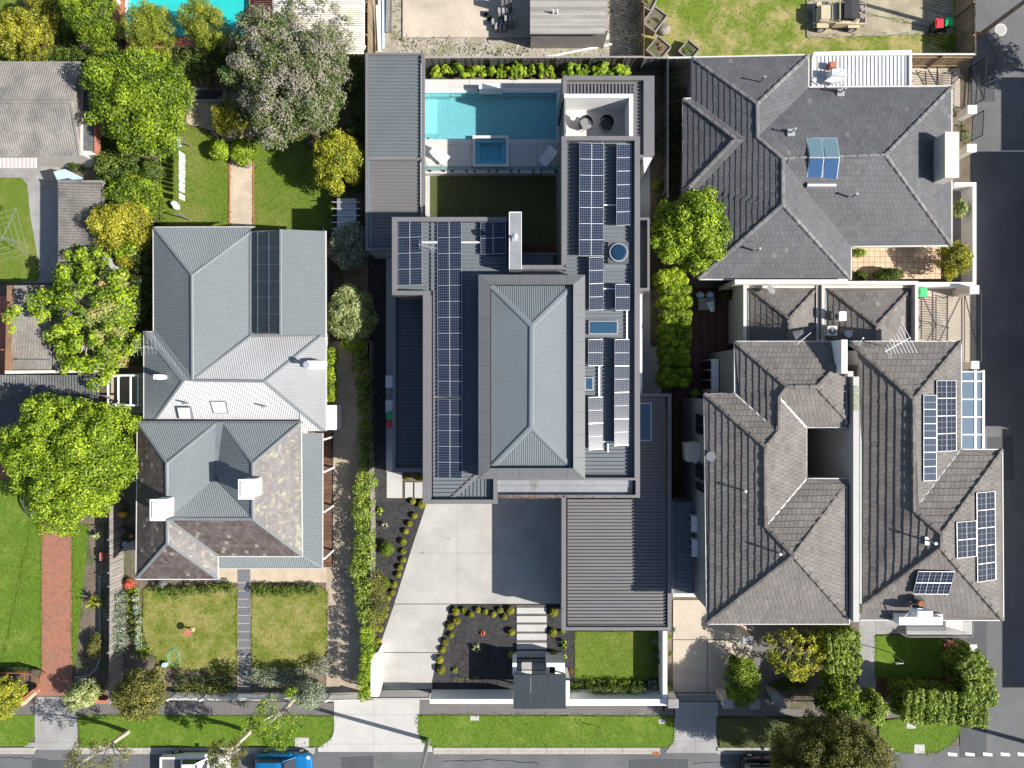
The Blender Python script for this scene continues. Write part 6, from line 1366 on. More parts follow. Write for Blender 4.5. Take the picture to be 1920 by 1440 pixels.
for i in range(20): x = -5 + i * 3.7; a = V(x, 296, 2.6); b_ = V(x + 3.7, 296, 2.6); c = V(x + 3.7, 315, 2.0); d = V(x, 315, 2.0); m = MB(); m.quad(a, b_, c, d); part('stripe', m, 'white_paint' if i % 2 else 'awning_pink', aw)
sh = thing('garden_shed', 'narrow shed with a ribbed weathered roof under the yellow tree', 'shed', W(152, 440, 0)); walls(sh, [(112, 345), (188, 345), (188, 530), (112, 530)], 0, 2.2, 'grey_render', ztop=2.3)
ribbed(sh, 'roof', [([(109, 342, 2.6), (190, 342, 2.3), (190, 535, 2.3), (109, 535, 2.6)], 'E')], 'corrugated_old', .2, [(0, 0), (.25, .035), (.5, 0), (.75, -.035)]); b = MB(); b.pbox(108, 338, 191, 342, 2.2, 2.65); b.pbox(190.5, 342, 193, 535, 2, 2.35); part('barge_board', b, 'cement_sheet', sh)
sh = thing('garden_shed', 'corrugated shed roof dappled with shade left of the lime leaved tree', 'shed', W(58, 615, 0)); walls(sh, [(30, 540), (180, 540), (180, 690), (30, 690)], 0, 2.2, 'grey_render', ztop=2.4)
ribbed(sh, 'roof', [([(26, 535, 2.7), (98, 535, 2.7), (97, 672, 2.4), (20, 672, 2.4)], 'S'), ([(20, 674, 2.39), (97, 674, 2.39), (97, 694, 2.3), (19, 694, 2.3)], 'S'), ([(99, 535, 2.5), (190, 535, 2.5), (190, 692, 2.3), (99, 692, 2.3)], 'S')], 'corrugated_old', .11, [(0, 0), (.25, .02), (.5, 0), (.75, -.02)])
b = MB(); b.pprism([(13, 535), (25, 535), (18, 695), (9, 695)], 2.2, 2.6); part('leafy_gutter', b, 'orange_leaf_litter', sh); b = MB(); b.pprism([(9, 695), (188, 693), (188, 698), (9, 701)], 2.0, 2.5); part('fascia', b, 'cream_render', sh)
sh = thing('carport', 'dark stained sheet roof in shade above the big lime green tree', 'carport', W(80, 760, 0))
ribbed(sh, 'roof', [([(-200, 703, 2.6), (188, 703, 2.6), (180, 822, 2.4), (-200, 822, 2.4)], 'S')], 'dark_sheet', .2, CORR)
for x, y in ((5, 812), (90, 812), (170, 812), (5, 712), (170, 712)): a = V(x, y, 2.4); part('post', MB().box(a.x - .06, a.y - .06, 0, a.x + .06, a.y + .06, 2.38), 'timber_old', sh)
t = thing('kayak', 'bright blue upturned boat shape poking in below the dark carport roof', 'boat', W(0, 838, 0)); m = MB(); c = V(-8, 832, .5); m.blob((c.x, c.y, .55), (1.4, .28, .28), 18, 8, 0); part('hull', m, 'blue_plastic', t, smooth=True)
t = thing('kayak', 'second bright blue boat shape lying nearer the red paving', 'boat', W(0, 850, 0)); m = MB(); c = V(-10, 848, .4); m.blob((c.x, c.y, .45), (1.35, .28, .26), 18, 8, 0); part('hull', m, 'blue_plastic', t, smooth=True)
t = thing('storage_box', 'pale blue lidded box at the corner of the ribbed shed', 'box', W(114, 330, 0)); b = MB(); b.pprism([(100, 322), (122, 317), (128, 333), (107, 337)], 0, 2.0); part('lid', b, 'pale_blue', t); b = MB(); b.pprism([(107, 337.5), (128, 333.5), (128, 339), (107, 341)], 0, 1.9); part('side', b, 'blue_heat', t)
# rotary clothes hoist
t = thing('rotary_clothesline', 'rotary clothes hoist on the round lawn at the left edge', 'clothesline', W(3, 448, 0)); c = V(3, 445, 2.1); m = MB(); m.tube([(c.x, c.y, 0), (c.x, c.y, 2.2)], .04, 8); part('pole', m, 'galvanised', t)
m = MB()
for ang in (1.05, 2.62, 4.19, 5.76): m.bar((c.x, c.y, 2.0), (c.x + 2.4 * math.cos(ang), c.y + 2.4 * math.sin(ang), 2.3), .04, .04)
part('arm', m, 'galvanised', t); m = MB(); pts = [(c.x + 2.35 * math.cos(a), c.y + 2.35 * math.sin(a), 2.3) for a in (1.05, 2.62, 4.19, 5.76, 1.05)]
for f in (1, .75, .5):
    for a, b_ in zip(pts, pts[1:]): a2 = c.lerp(Vector(a), f); b2 = c.lerp(Vector(b_), f); m.bar((a2.x, a2.y, 2.28), (b2.x, b2.y, 2.28), .012, .012)
part('line', m, 'silver', t)
# straight clothesline with washing
t = thing('clothesline', 'straight clothes line strung down the left lawn of the back garden', 'clothesline', W(337, 330, 0)); a, b_ = V(337, 258, 1.9), V(337, 402, 1.9); m = MB(); m.tube([a, b_], .012, 5); part('line', m, 'silver', t)
for p in (a, b_): m = MB(); m.tube([(p.x, p.y, 0), (p.x, p.y, 2.0)], .04, 8); m.bar((p.x - .35, p.y, 1.95), (p.x + .35, p.y, 1.95), .05, .05); part('post', m, 'galvanised', t)
for i, (y0, y1, w) in enumerate(((283, 292, 7), (293, 303, 7), (304, 313, 6), (314, 323, 7), (324, 331, 5), (332, 339, 5), (341, 348, 4), (350, 357, 4), (362, 372, 4))):
    A, B = V(337 + rnd.uniform(-.8, .8), y0, 1.9), V(337 + rnd.uniform(-.8, .8), y1, 1.9); m = MB(); n = 5; s = w / 50
    for k in range(n):
        f0, f1 = k / n, (k + 1) / n; o0, o1 = s * math.sin(k * 2.1), s * math.sin((k + 1) * 2.1); p, q = A.lerp(B, f0), A.lerp(B, f1)
        for sd in (-1, 1): m.quad((p.x, p.y, 1.9), (q.x, q.y, 1.9), (q.x + sd * (.03 + abs(o1) * .6), q.y, 1.25), (p.x + sd * (.03 + abs(o0) * .6), p.y, 1.25))
        m.quad((p.x - .05, p.y, 1.915), (q.x - .05, q.y, 1.915), (q.x + .05, q.y, 1.915), (p.x + .05, p.y, 1.915))
    solo('garment', m, 'fabric_white', ['first', 'second', 'third', 'fourth', 'fifth', 'sixth', 'seventh', 'eighth', 'ninth'][i] + ' white garment from the top of the straight clothes line', 'clothes', 'washing pegged along the clothes line')
m = MB(); c = V(335, 270, 1.6); m.obox((c.x, c.y, 1.8), (.5, .62, .05), .2); solo('towel', m, 'pale_blue', 'pale blue towel at the top end of the clothes line', 'towel')
m = MB(); c = V(331, 386, .2); m.obox((c.x, c.y, .35), (.3, .5, .5), .5); m.obox((c.x + .15, c.y - .1, .55), (.25, .35, .2), 1.1); solo('laundry_bag', m, 'fabric_white', 'white laundry bundle at the lower end of the clothes line', 'bag')
t = thing('planter_bed', 'rectangular raised planter edged in grey in the sandy garden', 'planter', W(390, 176, 0))
for r_ in ((357, 164, 425, 168), (357, 186, 425, 190), (417, 168, 425, 186), (355, 168, 360, 186)): part('board', MB().pbox(*r_, 0, .35), 'concrete_grey', t)
part('soil_fill', MB().pbox(360, 168, 417, 186, 0, .28), 'mulch', t)
m = MB(); c = V(463, 309, .5); m.tube([(c.x, c.y, 0), (c.x, c.y, .6)], [.16, .2], 14); solo('garden_pot', m, 'galvanised', 'grey pot at the top of the gravel path', 'pot')
sl = thing('trellis', 'low grey slatted frame with cross bars left of the pool pavilion', 'trellis', W(650, 400, 0)); part('roof_sheet', MB().pbox(632, 372, 668, 432, 1.6, 1.66), 'galvanised', sl)
for y in (379, 391, 404, 417, 429): part('crossbar', MB().bar(V(622, y, 1.75), V(675, y, 1.75), .06, .06), 'silver', sl)
for x, y in ((633, 374), (667, 374), (633, 430), (667, 430)): a = V(x, y, 1.7); part('post', MB().box(a.x - .04, a.y - .04, 0, a.x + .04, a.y + .04, 1.6), 'galvanised', sl)
# neighbour's pool, top left
np_ = thing('swimming_pool', 'bright teal pool with red brick edging at the top left behind the conifers', 'swimming pool', W(350, 20, 0))
b = MB(); b.pbox(237, -200, 466, 68, -.01, .02); part('pool_floor', b, 'pool_tile_teal', np_)
for r_ in ((212, -200, 236, 72), (236, 69, 470, 90), (467, -200, 508, 69)): part('coping', MB().pbox(*r_, 0, .5), 'terracotta', np_)
part('white_edge', MB().pbox(234.6, -200, 237, 69, 0, .52), 'white_render', np_)
part('water_surface', sheet(237, -200, 467, 69, .4), 'teal_water', np_); b = MB(); c = V(222, 5, .5); b.tube([(c.x, c.y, .5), (c.x, c.y, .54)], .17, 16); part('skimmer_lid', b, 'white_paint', np_)
np2 = thing('garden_pond', 'narrow strip of teal water between the yellow shrubs at the top left', 'pond', W(138, 10, 0)); part('water_surface', MB().pbox(115, -60, 150, 48, -.01, .1), 'dark_glass', np2)
pr_ = thing('slatted_pergola', 'wide pergola of sun bleached timber slats at the top beside the brown fence', 'pergola', W(595, 40, 0)); m = MB()
for i in range(48): m.pbox(513, -95 + i * 4.1, 682, -95 + i * 4.1 + 3.1, 2.5, 2.55, rnd.random())
part('slat', m, 'timber_pale', pr_, kind='stuff'); m = MB(); m.pbox(511, -100, 514, 92, 2.3, 2.48); m.pbox(597, -100, 600, 90, 2.3, 2.48); m.pbox(679, -100, 683, 92, 2.3, 2.48); m.pbox(508, 84, 685, 88, 2.3, 2.48); part('beam', m, 'timber_pale', pr_)
for x, y in ((513, 84), (680, 84), (513, 0), (680, 0)): a = V(x, y, 2.3); part('post', MB().box(a.x - .06, a.y - .06, 0, a.x + .06, a.y + .06, 2.3), 'timber_pale', pr_)
flat('patio', rect(505, -100, 690, 92), .03, 'mulch_red')

# ------------------------------------------------------------------ VACANT BLOCK
gr = thing('grey_shed', 'flat roofed shed of weathered grey boards on the vacant block', 'shed', W(1066, 20, 0)); part('wall', MB().pbox(996, -160, 1140, 58, 0, 2.6), 'timber_old', gr); m = MB()
for i in range(58): m.pprism([(994, -160 + i * 3.85), (1146 - i * .2, -160 + i * 3.85), (1146 - i * .2, -160 + i * 3.85 + 3.7), (994, -160 + i * 3.85 + 3.7)], 2.6, 2.7 + .01 * (i % 2), rnd.random())
part('roof_board', m, 'timber_grey', gr, kind='stuff'); m = MB()
for x in (1037, 1045): c = V(x, 23, 2.9); m.tube([(c.x, c.y, 2.7), (c.x, c.y, 3.2)], .05, 8)
part('vent_pipe', m, 'white_paint', gr)
for i, (x, y, s, r_) in enumerate(((932, 42, 1, .1), (944, 30, 2, .5), (950, 14, 3, .2), (938, 52, 1, -.3), (956, 44, 2, .2))):
    c = V(x, y, .5); m = MB()
    for k in range(3 * s):
        for j in range(3): m.obox((c.x - .3 + j * .3, c.y, .2 + k * .2), (.19, .39, .18), r_ * .2, a=rnd.random())
    solo('block_stack', m, 'concrete_grey', ['grey concrete blocks lowest left by the slab edge', 'taller middle stack of grey concrete blocks on the slab', 'upper stack of grey concrete blocks near the frame top', 'small end stack of concrete blocks nearest the rubble', 'stack of concrete blocks leaning on the grey shed'][i], 'blocks')
def plank(A, B, w, h, mat, name, label, cat, z=.1): a, b_ = V(*A, z), V(*B, z); return solo(name, MB().bar(a, b_, w, h), mat, label, cat)
plank((1020, 108), (1147, 83), .12, .12, 'white_paint', 'pvc_pipe', 'long white plastic pipe lying across the rubble', 'pipe', .15)
plank((994, 72), (1052, 72), .12, .08, 'timber_pale', 'timber_offcut', 'pale timber offcut along the foot of the grey shed', 'timber', .12)
for i, (a, b_, m_, l) in enumerate((((711, -20), (713, 95), 'white_paint', 'white length of downpipe stacked by the brown fence'), ((718, -20), (719, 92), 'pale_blue', 'bluish plastic length stacked second from the brown fence'), ((727, -20), (725, 60), 'galvanised', 'grey metal length stacked beside the weedy strip'), ((733, -10), (732, 60), 'tray_grey', 'dark flat sheet stacked farthest from the brown fence'), ((708, 40), (709, 75), 'rust', 'rusty orange strip against the brown fence'), ((707, 10), (711, 98), 'timber_pale', 'pale plank lying closest to the brown fence'))): plank(a, b_, .16, .12, m_, 'building_offcut', l, 'building material', .2 + i * .05)
rk = []
for i in range(260): x = rnd.uniform(740, 1200); y = rnd.uniform(72, 104) if x < 1140 else rnd.uniform(0, 100); rk.append((x, y))
m = MB()
for x, y in rk: c = V(x, y, .05); s = rnd.uniform(.015, .06) * (2 if rnd.random() < .08 else 1); m.obox((c.x, c.y, .06), (s * 2, s * 1.4, s), rnd.uniform(0, 3), ('X', rnd.uniform(-.4, .4)), a=rnd.random())
solo('rubble_pieces', m, 'concrete_cream', kind='stuff', loc=(0, 0, 0)); m = MB()
for i in range(60): c = V(rnd.uniform(745, 1000), rnd.uniform(76, 105), .05); m.obox((c.x, c.y, .06), (rnd.uniform(.1, .5), .06, .05), rnd.uniform(0, 3), a=rnd.random())
solo('timber_scraps', m, 'timber_grey', kind='stuff', loc=(0, 0, 0))
m = MB(); c = V(1137, 71, .3); m.obox((c.x, c.y, .25), (.4, .4, .4)); solo('concrete_block', m, 'concrete_white', 'single pale concrete block at the corner of the grey shed', 'block')
scatter('weeds', [[(740, 0), (756, 0), (756, 75), (740, 75)], [(750, 68), (850, 68), (850, 88), (750, 88)], [(1140, 0), (1206, 0), (1206, 60), (1140, 70)], [(1080, 58), (1130, 58), (1130, 84), (1090, 80)], [(1175, 0), (1206, 0), (1206, 105), (1170, 100)], [(860, 90), (1000, 90), (1000, 104), (860, 104)]], 22, .14, .08, 'leaf_mid', .06, hgt=.15)

# ------------------------------------------------------------------ TOP RIGHT YARD: planters, boulder, four wheel drive
for i, (x, y, w, h, r_, l) in enumerate(((1227, 38, 1.15, 1.5, -.65, 'weathered raised planter with green seedlings, the upper one beside the boulder'), (1234, 93, 1.25, 1.35, -.7, 'weathered raised planter with red leaves in the corner of the fences'), (1291, 96, 1.1, 1.1, -.7, 'small weathered planter box against the long bottom fence'), (1214, 5, 1.0, 1.0, -.5, 'weathered planter cut by the top edge of the picture'))):
    c = V(x, y, .5); t = thing('planter_box', l, 'planter', (c.x, c.y, 0))
    for sx, sy, lx, ly in ((1, 0, .08, h), (-1, 0, .08, h), (0, 1, w, .08), (0, -1, w, .08)): dx, dy = sx * w / 2, sy * h / 2; part('side_board', MB().obox((c.x + dx * math.cos(r_) - dy * math.sin(r_), c.y + dx * math.sin(r_) + dy * math.cos(r_), .35), (lx, ly, .7), r_), 'timber_old', t)
    part('soil_fill', MB().obox((c.x, c.y, .3), (w - .1, h - .1, .55), r_), 'soil', t)
    cl = [((c.x + rnd.uniform(-.35, .35), c.y + rnd.uniform(-.35, .35), .65), (.12, .12, .1), rnd.random()) for _ in range(5)]; foliage(t, cl, 120, .12, .06, 'leaf_rust' if i == 1 else 'leaf_bright', name='seedlings')
m = MB(); c = V(1246, 54, .3); m.blob((c.x, c.y, .2), (.48, .42, .38), 14, 8, .07); solo('boulder', m, 'rock', 'rounded brown boulder beside the upper weathered planter', 'rock', smooth=True)
def wheel(t, c, r, w, axis, name='wheel'):
    c = Vector(c); a = Vector(axis).normalized() * w / 2; o = part(name, MB().tube([c - a, c - a * .7, c + a * .7, c + a], [r * .9, r, r, r * .9], 20), 'rubber', t); part('rim', MB().tube([c - a * 1.06, c + a * 1.06], r * .55, 14), 'silver', o); return o
jp = thing('four_wheel_drive', 'open beige off roader with a black canvas top parked on the gravel', 'car', W(1580, 27, 0)); k = 1 / 25
X = lambda px, z=1.0: V(px, 0, z).x
Y = lambda py, z=1.0: V(0, py, z).y
def jbox(x0, y0, x1, y1, z0, z1, name, mat, bev=.05): return part(name, MB().box(x0, y0, z0, x1, y1, z1), mat, jp)
jx0, jx1, jy0, jy1 = X(1534), X(1625), Y(50), Y(0); cy = (jy0 + jy1) / 2; jl = jx1 - jx0
def hull(secs, closed=True):
    """loft of rings: secs = [(x, [(y, z)...])] sharing point count"""
    m = MB(); n = len(secs[0][1])
    for x, ring in secs: m.v += [(x, y, z) for y, z in ring]; m.a += [.5] * n
    for i in range(len(secs) - 1):
        for j in range(n): j2 = (j + 1) % n; m.f.append((i * n + j, i * n + j2, (i + 1) * n + j2, (i + 1) * n + j))
    m.f.append(tuple(range(n))[::-1]); m.f.append(tuple(range((len(secs) - 1) * n, len(secs) * n))); return m
def ring(w, z0, z1, r=.08, cyy=0): return [(cyy - w, z0), (cyy - w, z1 - r), (cyy - w + r * .8, z1), (cyy, z1 + r * .25), (cyy + w - r * .8, z1), (cyy + w, z1 - r), (cyy + w, z0)]
part('body', hull([(jx0, ring(.5, .5, .95, .06, cy)), (jx0 + .12, ring(.56, .45, 1.08, .1, cy)), (jx0 + 1.2, ring(.72, .45, 1.15, .08, cy)), (jx0 + 1.25, ring(.78, .45, 1.12, .05, cy)), (jx1 - .05, ring(.78, .45, 1.0, .05, cy))]), 'jeep_paint', jp)
for x in (jx0 + .45, jx0 + 2.75):
    for s in (-1, 1): wheel(jp, (x, cy + s * .82, .38), .38, .24, (0, 1, 0)); part('mudguard', MB().box(x - .45, cy + s * .62, .74, x + .42, cy + s * .96, .8), 'jeep_paint', jp)
part('bonnet', MB().box(jx0 + .15, cy - .5, 1.09, jx0 + 1.15, cy + .5, 1.19), 'jeep_paint', jp)
part('windscreen', MB().obox((jx0 + 1.42, cy, 1.32), (.05, 1.35, .5), 0, ('Y', .35)), 'clear_glass', jp)
m = MB(); m.bar((jx0 + 1.34, cy - .7, 1.56), (jx0 + 1.34, cy + .7, 1.56), .06, .06); m.bar((jx0 + 1.5, cy - .7, 1.08), (jx0 + 1.34, cy - .7, 1.56), .06, .06); m.bar((jx0 + 1.5, cy + .7, 1.08), (jx0 + 1.34, cy + .7, 1.56), .06, .06); part('windscreen_frame', m, 'jeep_paint', jp)
part('cabin_floor', MB().box(jx0 + 1.5, cy - .7, 1.01, jx1 - .1, cy + .7, 1.03), 'canvas_black', jp)
part('canvas_top', hull([(jx0 + 1.6, ring(.7, 1.6, 1.68, .05, cy)), (jx0 + 2.1, ring(.73, 1.62, 1.76, .05, cy)), (jx0 + 2.7, ring(.7, 1.6, 1.7, .05, cy))]), 'canvas_black', jp)
m = MB()
for x in (jx0 + 1.62, jx0 + 2.68):
    for s in (-1, 1): m.bar((x, cy + s * .68, 1.0), (x, cy + s * .68, 1.65), .04, .04)
part('roof_bow', m, 'black_metal', jp)
for x in (jx0 + 1.9, jx0 + 2.45): part('seat', MB().box(x - .2, cy - .6, 1.03, x + .2, cy + .6, 1.3), 'canvas_black', jp)
for s in (-1, 1): part('headlight', MB().tube([(jx0 - .03, cy + s * .36, .85), (jx0 + .04, cy + s * .36, .85)], .1, 12), 'lamp_glass', jp)
part('bumper', MB().box(jx0 - .14, cy - .8, .45, jx0 - .04, cy + .8, .58), 'galvanised', jp); part('bumper', MB().box(jx1, cy - .75, .45, jx1 + .1, cy + .75, .58), 'galvanised', jp)
m = MB(); m.tube([(jx1 - .35, cy - .25, 1.04), (jx1 - .35, cy - .25, 1.12)], .2, 12); m.obox((jx1 - .4, cy + .3, 1.1), (.3, .4, .15), .4); part('cargo', m, 'rock', jp)

# ------------------------------------------------------------------ CARS ON THE STREET
def car(name, label, px0, px1, pyc, paint, kind, w=.9, H=1.48):
    x0, x1 = V(px0, 0, .9).x, V(px1, 0, .9).x; y = V(0, pyc, .9).y; L = x1 - x0; t = thing(name, label, 'car', ((x0 + x1) / 2, y, 0)); P = lambda f: x0 + L * f
    def R(hw, z0, z1, r=.16): return [(y - hw * .93, z0), (y - hw, z0 + .15), (y - hw, z1 - r), (y - hw + r * .35, z1 - r * .35), (y - hw + r, z1), (y, z1 + .03), (y + hw - r, z1), (y + hw - r * .35, z1 - r * .35), (y + hw, z1 - r), (y + hw, z0 + .15), (y + hw * .93, z0)]
    if kind == 'hatch':
        secs = [(P(0), R(w * .62, .4, .7, .1)), (P(.02), R(w * .82, .3, .88, .14)), (P(.08), R(w * .95, .24, .98)), (P(.3), R(w, .22, .98)), (P(.6), R(w, .22, .97)), (P(.78), R(w * .98, .24, .9)), (P(.92), R(w * .92, .26, .78)), (P(.98), R(w * .78, .3, .68, .12)), (P(1), R(w * .55, .38, .6, .08))]
        part('body', hull(secs), paint, t, smooth=False)
        gl = [(P(.02), R(w * .74, .85, .93, .06)), (P(.1), R(w * .78, .85, H - .1, .14)), (P(.16), R(w * .78, .85, H - .02, .14)), (P(.5), R(w * .78, .85, H - .01, .14)), (P(.58), R(w * .78, .85, H - .1, .14)), (P(.75), R(w * .84, .8, .93, .06))]
        part('glasshouse', hull(gl), 'dark_glass', t)
        rf = hull([(P(.1), R(w * .7, H - .12, H - .04, .05)), (P(.18), R(w * .72, H - .06, H + .03, .05)), (P(.46), R(w * .72, H - .06, H + .04, .05)), (P(.55), R(w * .7, H - .12, H - .06, .04))]); part('roof', rf, paint, t)
        b = MB()
        for s in (-1, 1): b.bar((P(.545), y + s * w * .7, H - .09), (P(.745), y + s * w * .82, .93), .06, .04); b.bar((P(.11), y + s * w * .7, H - .08), (P(.03), y + s * w * .74, .92), .08, .04); b.bar((P(.33), y + s * w * .79, .93), (P(.33), y + s * w * .73, H - .03), .06, .04)
        part('pillar', b, paint, t)
    else:
        secs = [(P(0), R(w * .95, .45, 1.0, .06)), (P(.3), R(w, .4, 1.0, .06)), (P(.31), R(w, .3, 1.05)), (P(.68), R(w, .3, 1.06)), (P(.8), R(w * .98, .3, 1.02)), (P(.95), R(w * .92, .32, .92)), (P(1), R(w * .75, .4, .75, .1))]
        part('body', hull(secs), paint, t)
        part('tray_liner', MB().box(P(.025), y - w * .8, 1.0, P(.31), y + w * .8, 1.03), 'tray_grey', t)
        m = MB(); m.box(P(.0), y - w * .98, .95, P(.33), y - w * .84, 1.1); m.box(P(.0), y + w * .84, .95, P(.33), y + w * .98, 1.1); m.box(P(0), y - w * .84, .95, P(.022), y + w * .84, 1.1); part('tray_side', m, paint, t)
        gl = [(P(.33), R(w * .84, 1.0, 1.15, .06)), (P(.37), R(w * .82, 1.0, 1.62, .12)), (P(.58), R(w * .82, 1.0, 1.64, .12)), (P(.7), R(w * .88, 1.0, 1.1, .06))]; part('glasshouse', hull(gl), 'dark_glass', t)
        part('roof', hull([(P(.37), R(w * .77, 1.55, 1.64, .05)), (P(.4), R(w * .78, 1.58, 1.7, .05)), (P(.55), R(w * .78, 1.58, 1.7, .05)), (P(.585), R(w * .77, 1.55, 1.64, .04))]), paint, t)
        part('sunshade', MB().obox((P(.635), y, 1.4), (.5, w * 1.4, .02), 0, ('Y', .78)), 'silver', t)
        b = MB()
        for s in (-1, 1): b.bar((P(.58), y + s * w * .76, 1.62), (P(.7), y + s * w * .86, 1.08), .08, .05); b.bar((P(.37), y + s * w * .77, 1.6), (P(.335), y + s * w * .82, 1.1), .08, .05)
        part('pillar', b, paint, t)
    for f in (.17, .8):
        for s in (-1, 1): wheel(t, (P(f), y + s * (w - .1), .33), .33, .22, (0, 1, 0))
    for s in (-1, 1):
        part('mirror', MB().obox((P(.66 if kind == 'hatch' else .68), y + s * (w + .08), 1.0), (.14, .22, .12)), paint, t); part('headlight', MB().obox((P(.945), y + s * w * .68, .74 if kind == 'hatch' else .85), (.26, .22, .1), -s * .35), 'lamp_glass', t); part('tail_light', MB().box(P(0) - .005, y + s * w * .62 - .1, .72, P(.02), y + s * w * .62 + .1, .86), 'red_lid', t)
    return t
car('parked_car', 'bright blue hatchback parked at the kerb at the bottom edge', 474, 583, 1438, 'car_blue', 'hatch')
car('parked_car', 'white pickup with an open tray parked under the olive street tree', 302, 428, 1440, 'car_white', 'ute')
car('parked_car', 'dark car barely showing in the shade at the foot of the round olive tree', 1392, 1500, 1446, 'car_dark', 'hatch')

# ------------------------------------------------------------------ POLES AND LAMPS
def pole(name, label, x, y, h, r, mat, cat='pole', arms=True):
    c = V(x, y, 0); t = thing(name, label, cat, (c.x, c.y, 0)); part('shaft', MB().tube([(c.x, c.y, 0), (c.x, c.y, h * .5), (c.x, c.y, h)], [r, r * .9, r * .75], 12), mat, t)
    if arms: m = MB(); m.box(c.x - 1.1, c.y - .05, h - .6, c.x + 1.1, c.y + .05, h - .48); part('crossarm', m, 'timber_old', t)
    return t
pole('street_pole', 'silver street pole rising from the verge beside the pale crossover', 803, 1386, 9.2, .17, 'galvanised', arms=False)
pole('timber_pole', 'thick timber power pole beside the side street at the top right', 1834, 68, 9.5, .17, 'bark', arms=False)
pole('timber_pole', 'timber pole on the far corner casting its shadow over the corner verge', 1934, 1394, 9, .17, 'bark', arms=True)
t = thing('garden_lamp', 'thin curved garden lamp standing in the small shaded front lawn', 'lamp', W(1667, 1222, 0)); c = V(1667, 1222, 0); m = MB(); m.tube([(c.x, c.y, 0), (c.x, c.y, 1.9), (c.x - .2, c.y, 2.2), (c.x - .5, c.y + .02, 2.2)], .03, 7); part('stem', m, 'galvanised', t); m = MB(); m.obox((c.x - .6, c.y + .02, 2.2), (.28, .14, .06)); part('lamp_head', m, 'tray_grey', t)
# bird bath, hose
t = thing('bird_bath', 'terracotta bird bath on a slim stem in the left front lawn', 'bird bath', W(362, 1179, 0)); c = V(362, 1179, 0); part('pedestal_base', MB().box(c.x - .14, c.y - .14, 0, c.x + .14, c.y + .14, .2), 'sand_paver', t); part('stem', MB().tube([(c.x, c.y, .15), (c.x, c.y, .75)], .06, 10), 'terracotta', t)
part('bowl', MB().tube([(c.x, c.y, .7), (c.x, c.y, .8), (c.x, c.y, .84)], [.1, .26, .28], 20), 'terracotta', t)
m = MB(); pts = []
for i in range(170): a = i * .24; r_ = .42 + .08 * math.sin(i * .21) + .03 * math.sin(i * 1.3); c = V(327.5, 1230, 0); pts.append((c.x + r_ * .95 * math.cos(a) + .05 * math.sin(i * .07), c.y + r_ * 1.35 * math.sin(a), .09 + .01 * math.sin(i * .5)))
m.tube(pts, .009, 4); solo('garden_hose', m, 'hose_green', 'pale green garden hose coiled on the left front lawn', 'hose')
m = MB(); c = V(310, 1246, .2); m.tube([(c.x, c.y, .05), (c.x, c.y, .35)], [.16, .2], 14); m.tube([(c.x - .4, c.y - .2, .05), (c.x - .4, c.y - .2, .3)], [.1, .13], 12); solo('watering_pots', m, 'pale_blue', 'two small blue green pots beside the coiled hose', 'pot')
m = MB(); c = V(326, 1092, .3); m.blob((c.x - .8, c.y, .4), (.35, .3, .35)); solo('garden_pot', m, 'dark_sheet', 'dark pot beside the low hedge under the slate gable', 'pot')
m = MB(); c = V(238, 1030, .3); m.prism([(c.x - .35, c.y - .1), (c.x + .8, c.y + .1), (c.x + .7, c.y + .75), (c.x + .2, c.y + .5)], .1, .7); solo('barbecue_cover', m, 'fabric_grey', 'grey covered barbecue in the shaded side yard beside the slate roof', 'barbecue')
m = MB(); c = V(231, 964, .4); m.obox((c.x, c.y, .5), (.5, .35, .4)); solo('storage_tub', m, 'yellow_plastic', 'orange tub in the dark side yard under the lime tree', 'tub')
m = MB()
for i, (dx, dy, r_, mt, l) in enumerate(((-.3, .4, .2, 'tray_grey', 'grey pot highest in the dark side yard beside the slate roof'), (.35, 0, .16, 'terracotta', 'small clay pot in the middle of the dark side yard'), (-.1, -.6, .22, 'pale_blue', 'bluish pot lowest in the dark side yard above the covered barbecue'))): c = V(238, 1005, .3); m = MB(); m.tube([(c.x + dx, c.y + dy, .02), (c.x + dx, c.y + dy, .4)], [r_ * .7, r_], 14); solo('garden_pot', m, mt, l, 'pot')
m = MB(); c = V(194, 1042, .5); m.box(c.x - .12, c.y - .3, 0, c.x + .12, c.y + .3, .8); solo('brick_pillar', m, 'terracotta', 'small red brick block beside the shaded garden edging', 'block')
# trampoline below the big lime tree
t = thing('trampoline', 'round dark trampoline showing its rim under the big lime green tree', 'trampoline', W(85, 930, 0)); c = V(86, 938, .7); part('mat', MB().tube([(c.x, c.y, .68), (c.x, c.y, .7)], 1.55, 32), 'fabric_dark', t); m = MB(); P = [(c.x + 1.68 * math.cos(a), c.y + 1.68 * math.sin(a), .75) for a in np.linspace(0, 6.283, 33)]; m.tube(P, .06, 6, cap=False); part('rim_pad', m, 'fabric_dark', t)
for a in (0.4, 2, 3.5, 5.1): part('leg', MB().bar((c.x + 1.65 * math.cos(a), c.y + 1.65 * math.sin(a), .7), (c.x + 1.7 * math.cos(a), c.y + 1.7 * math.sin(a), 0), .05, .05), 'galvanised', t)
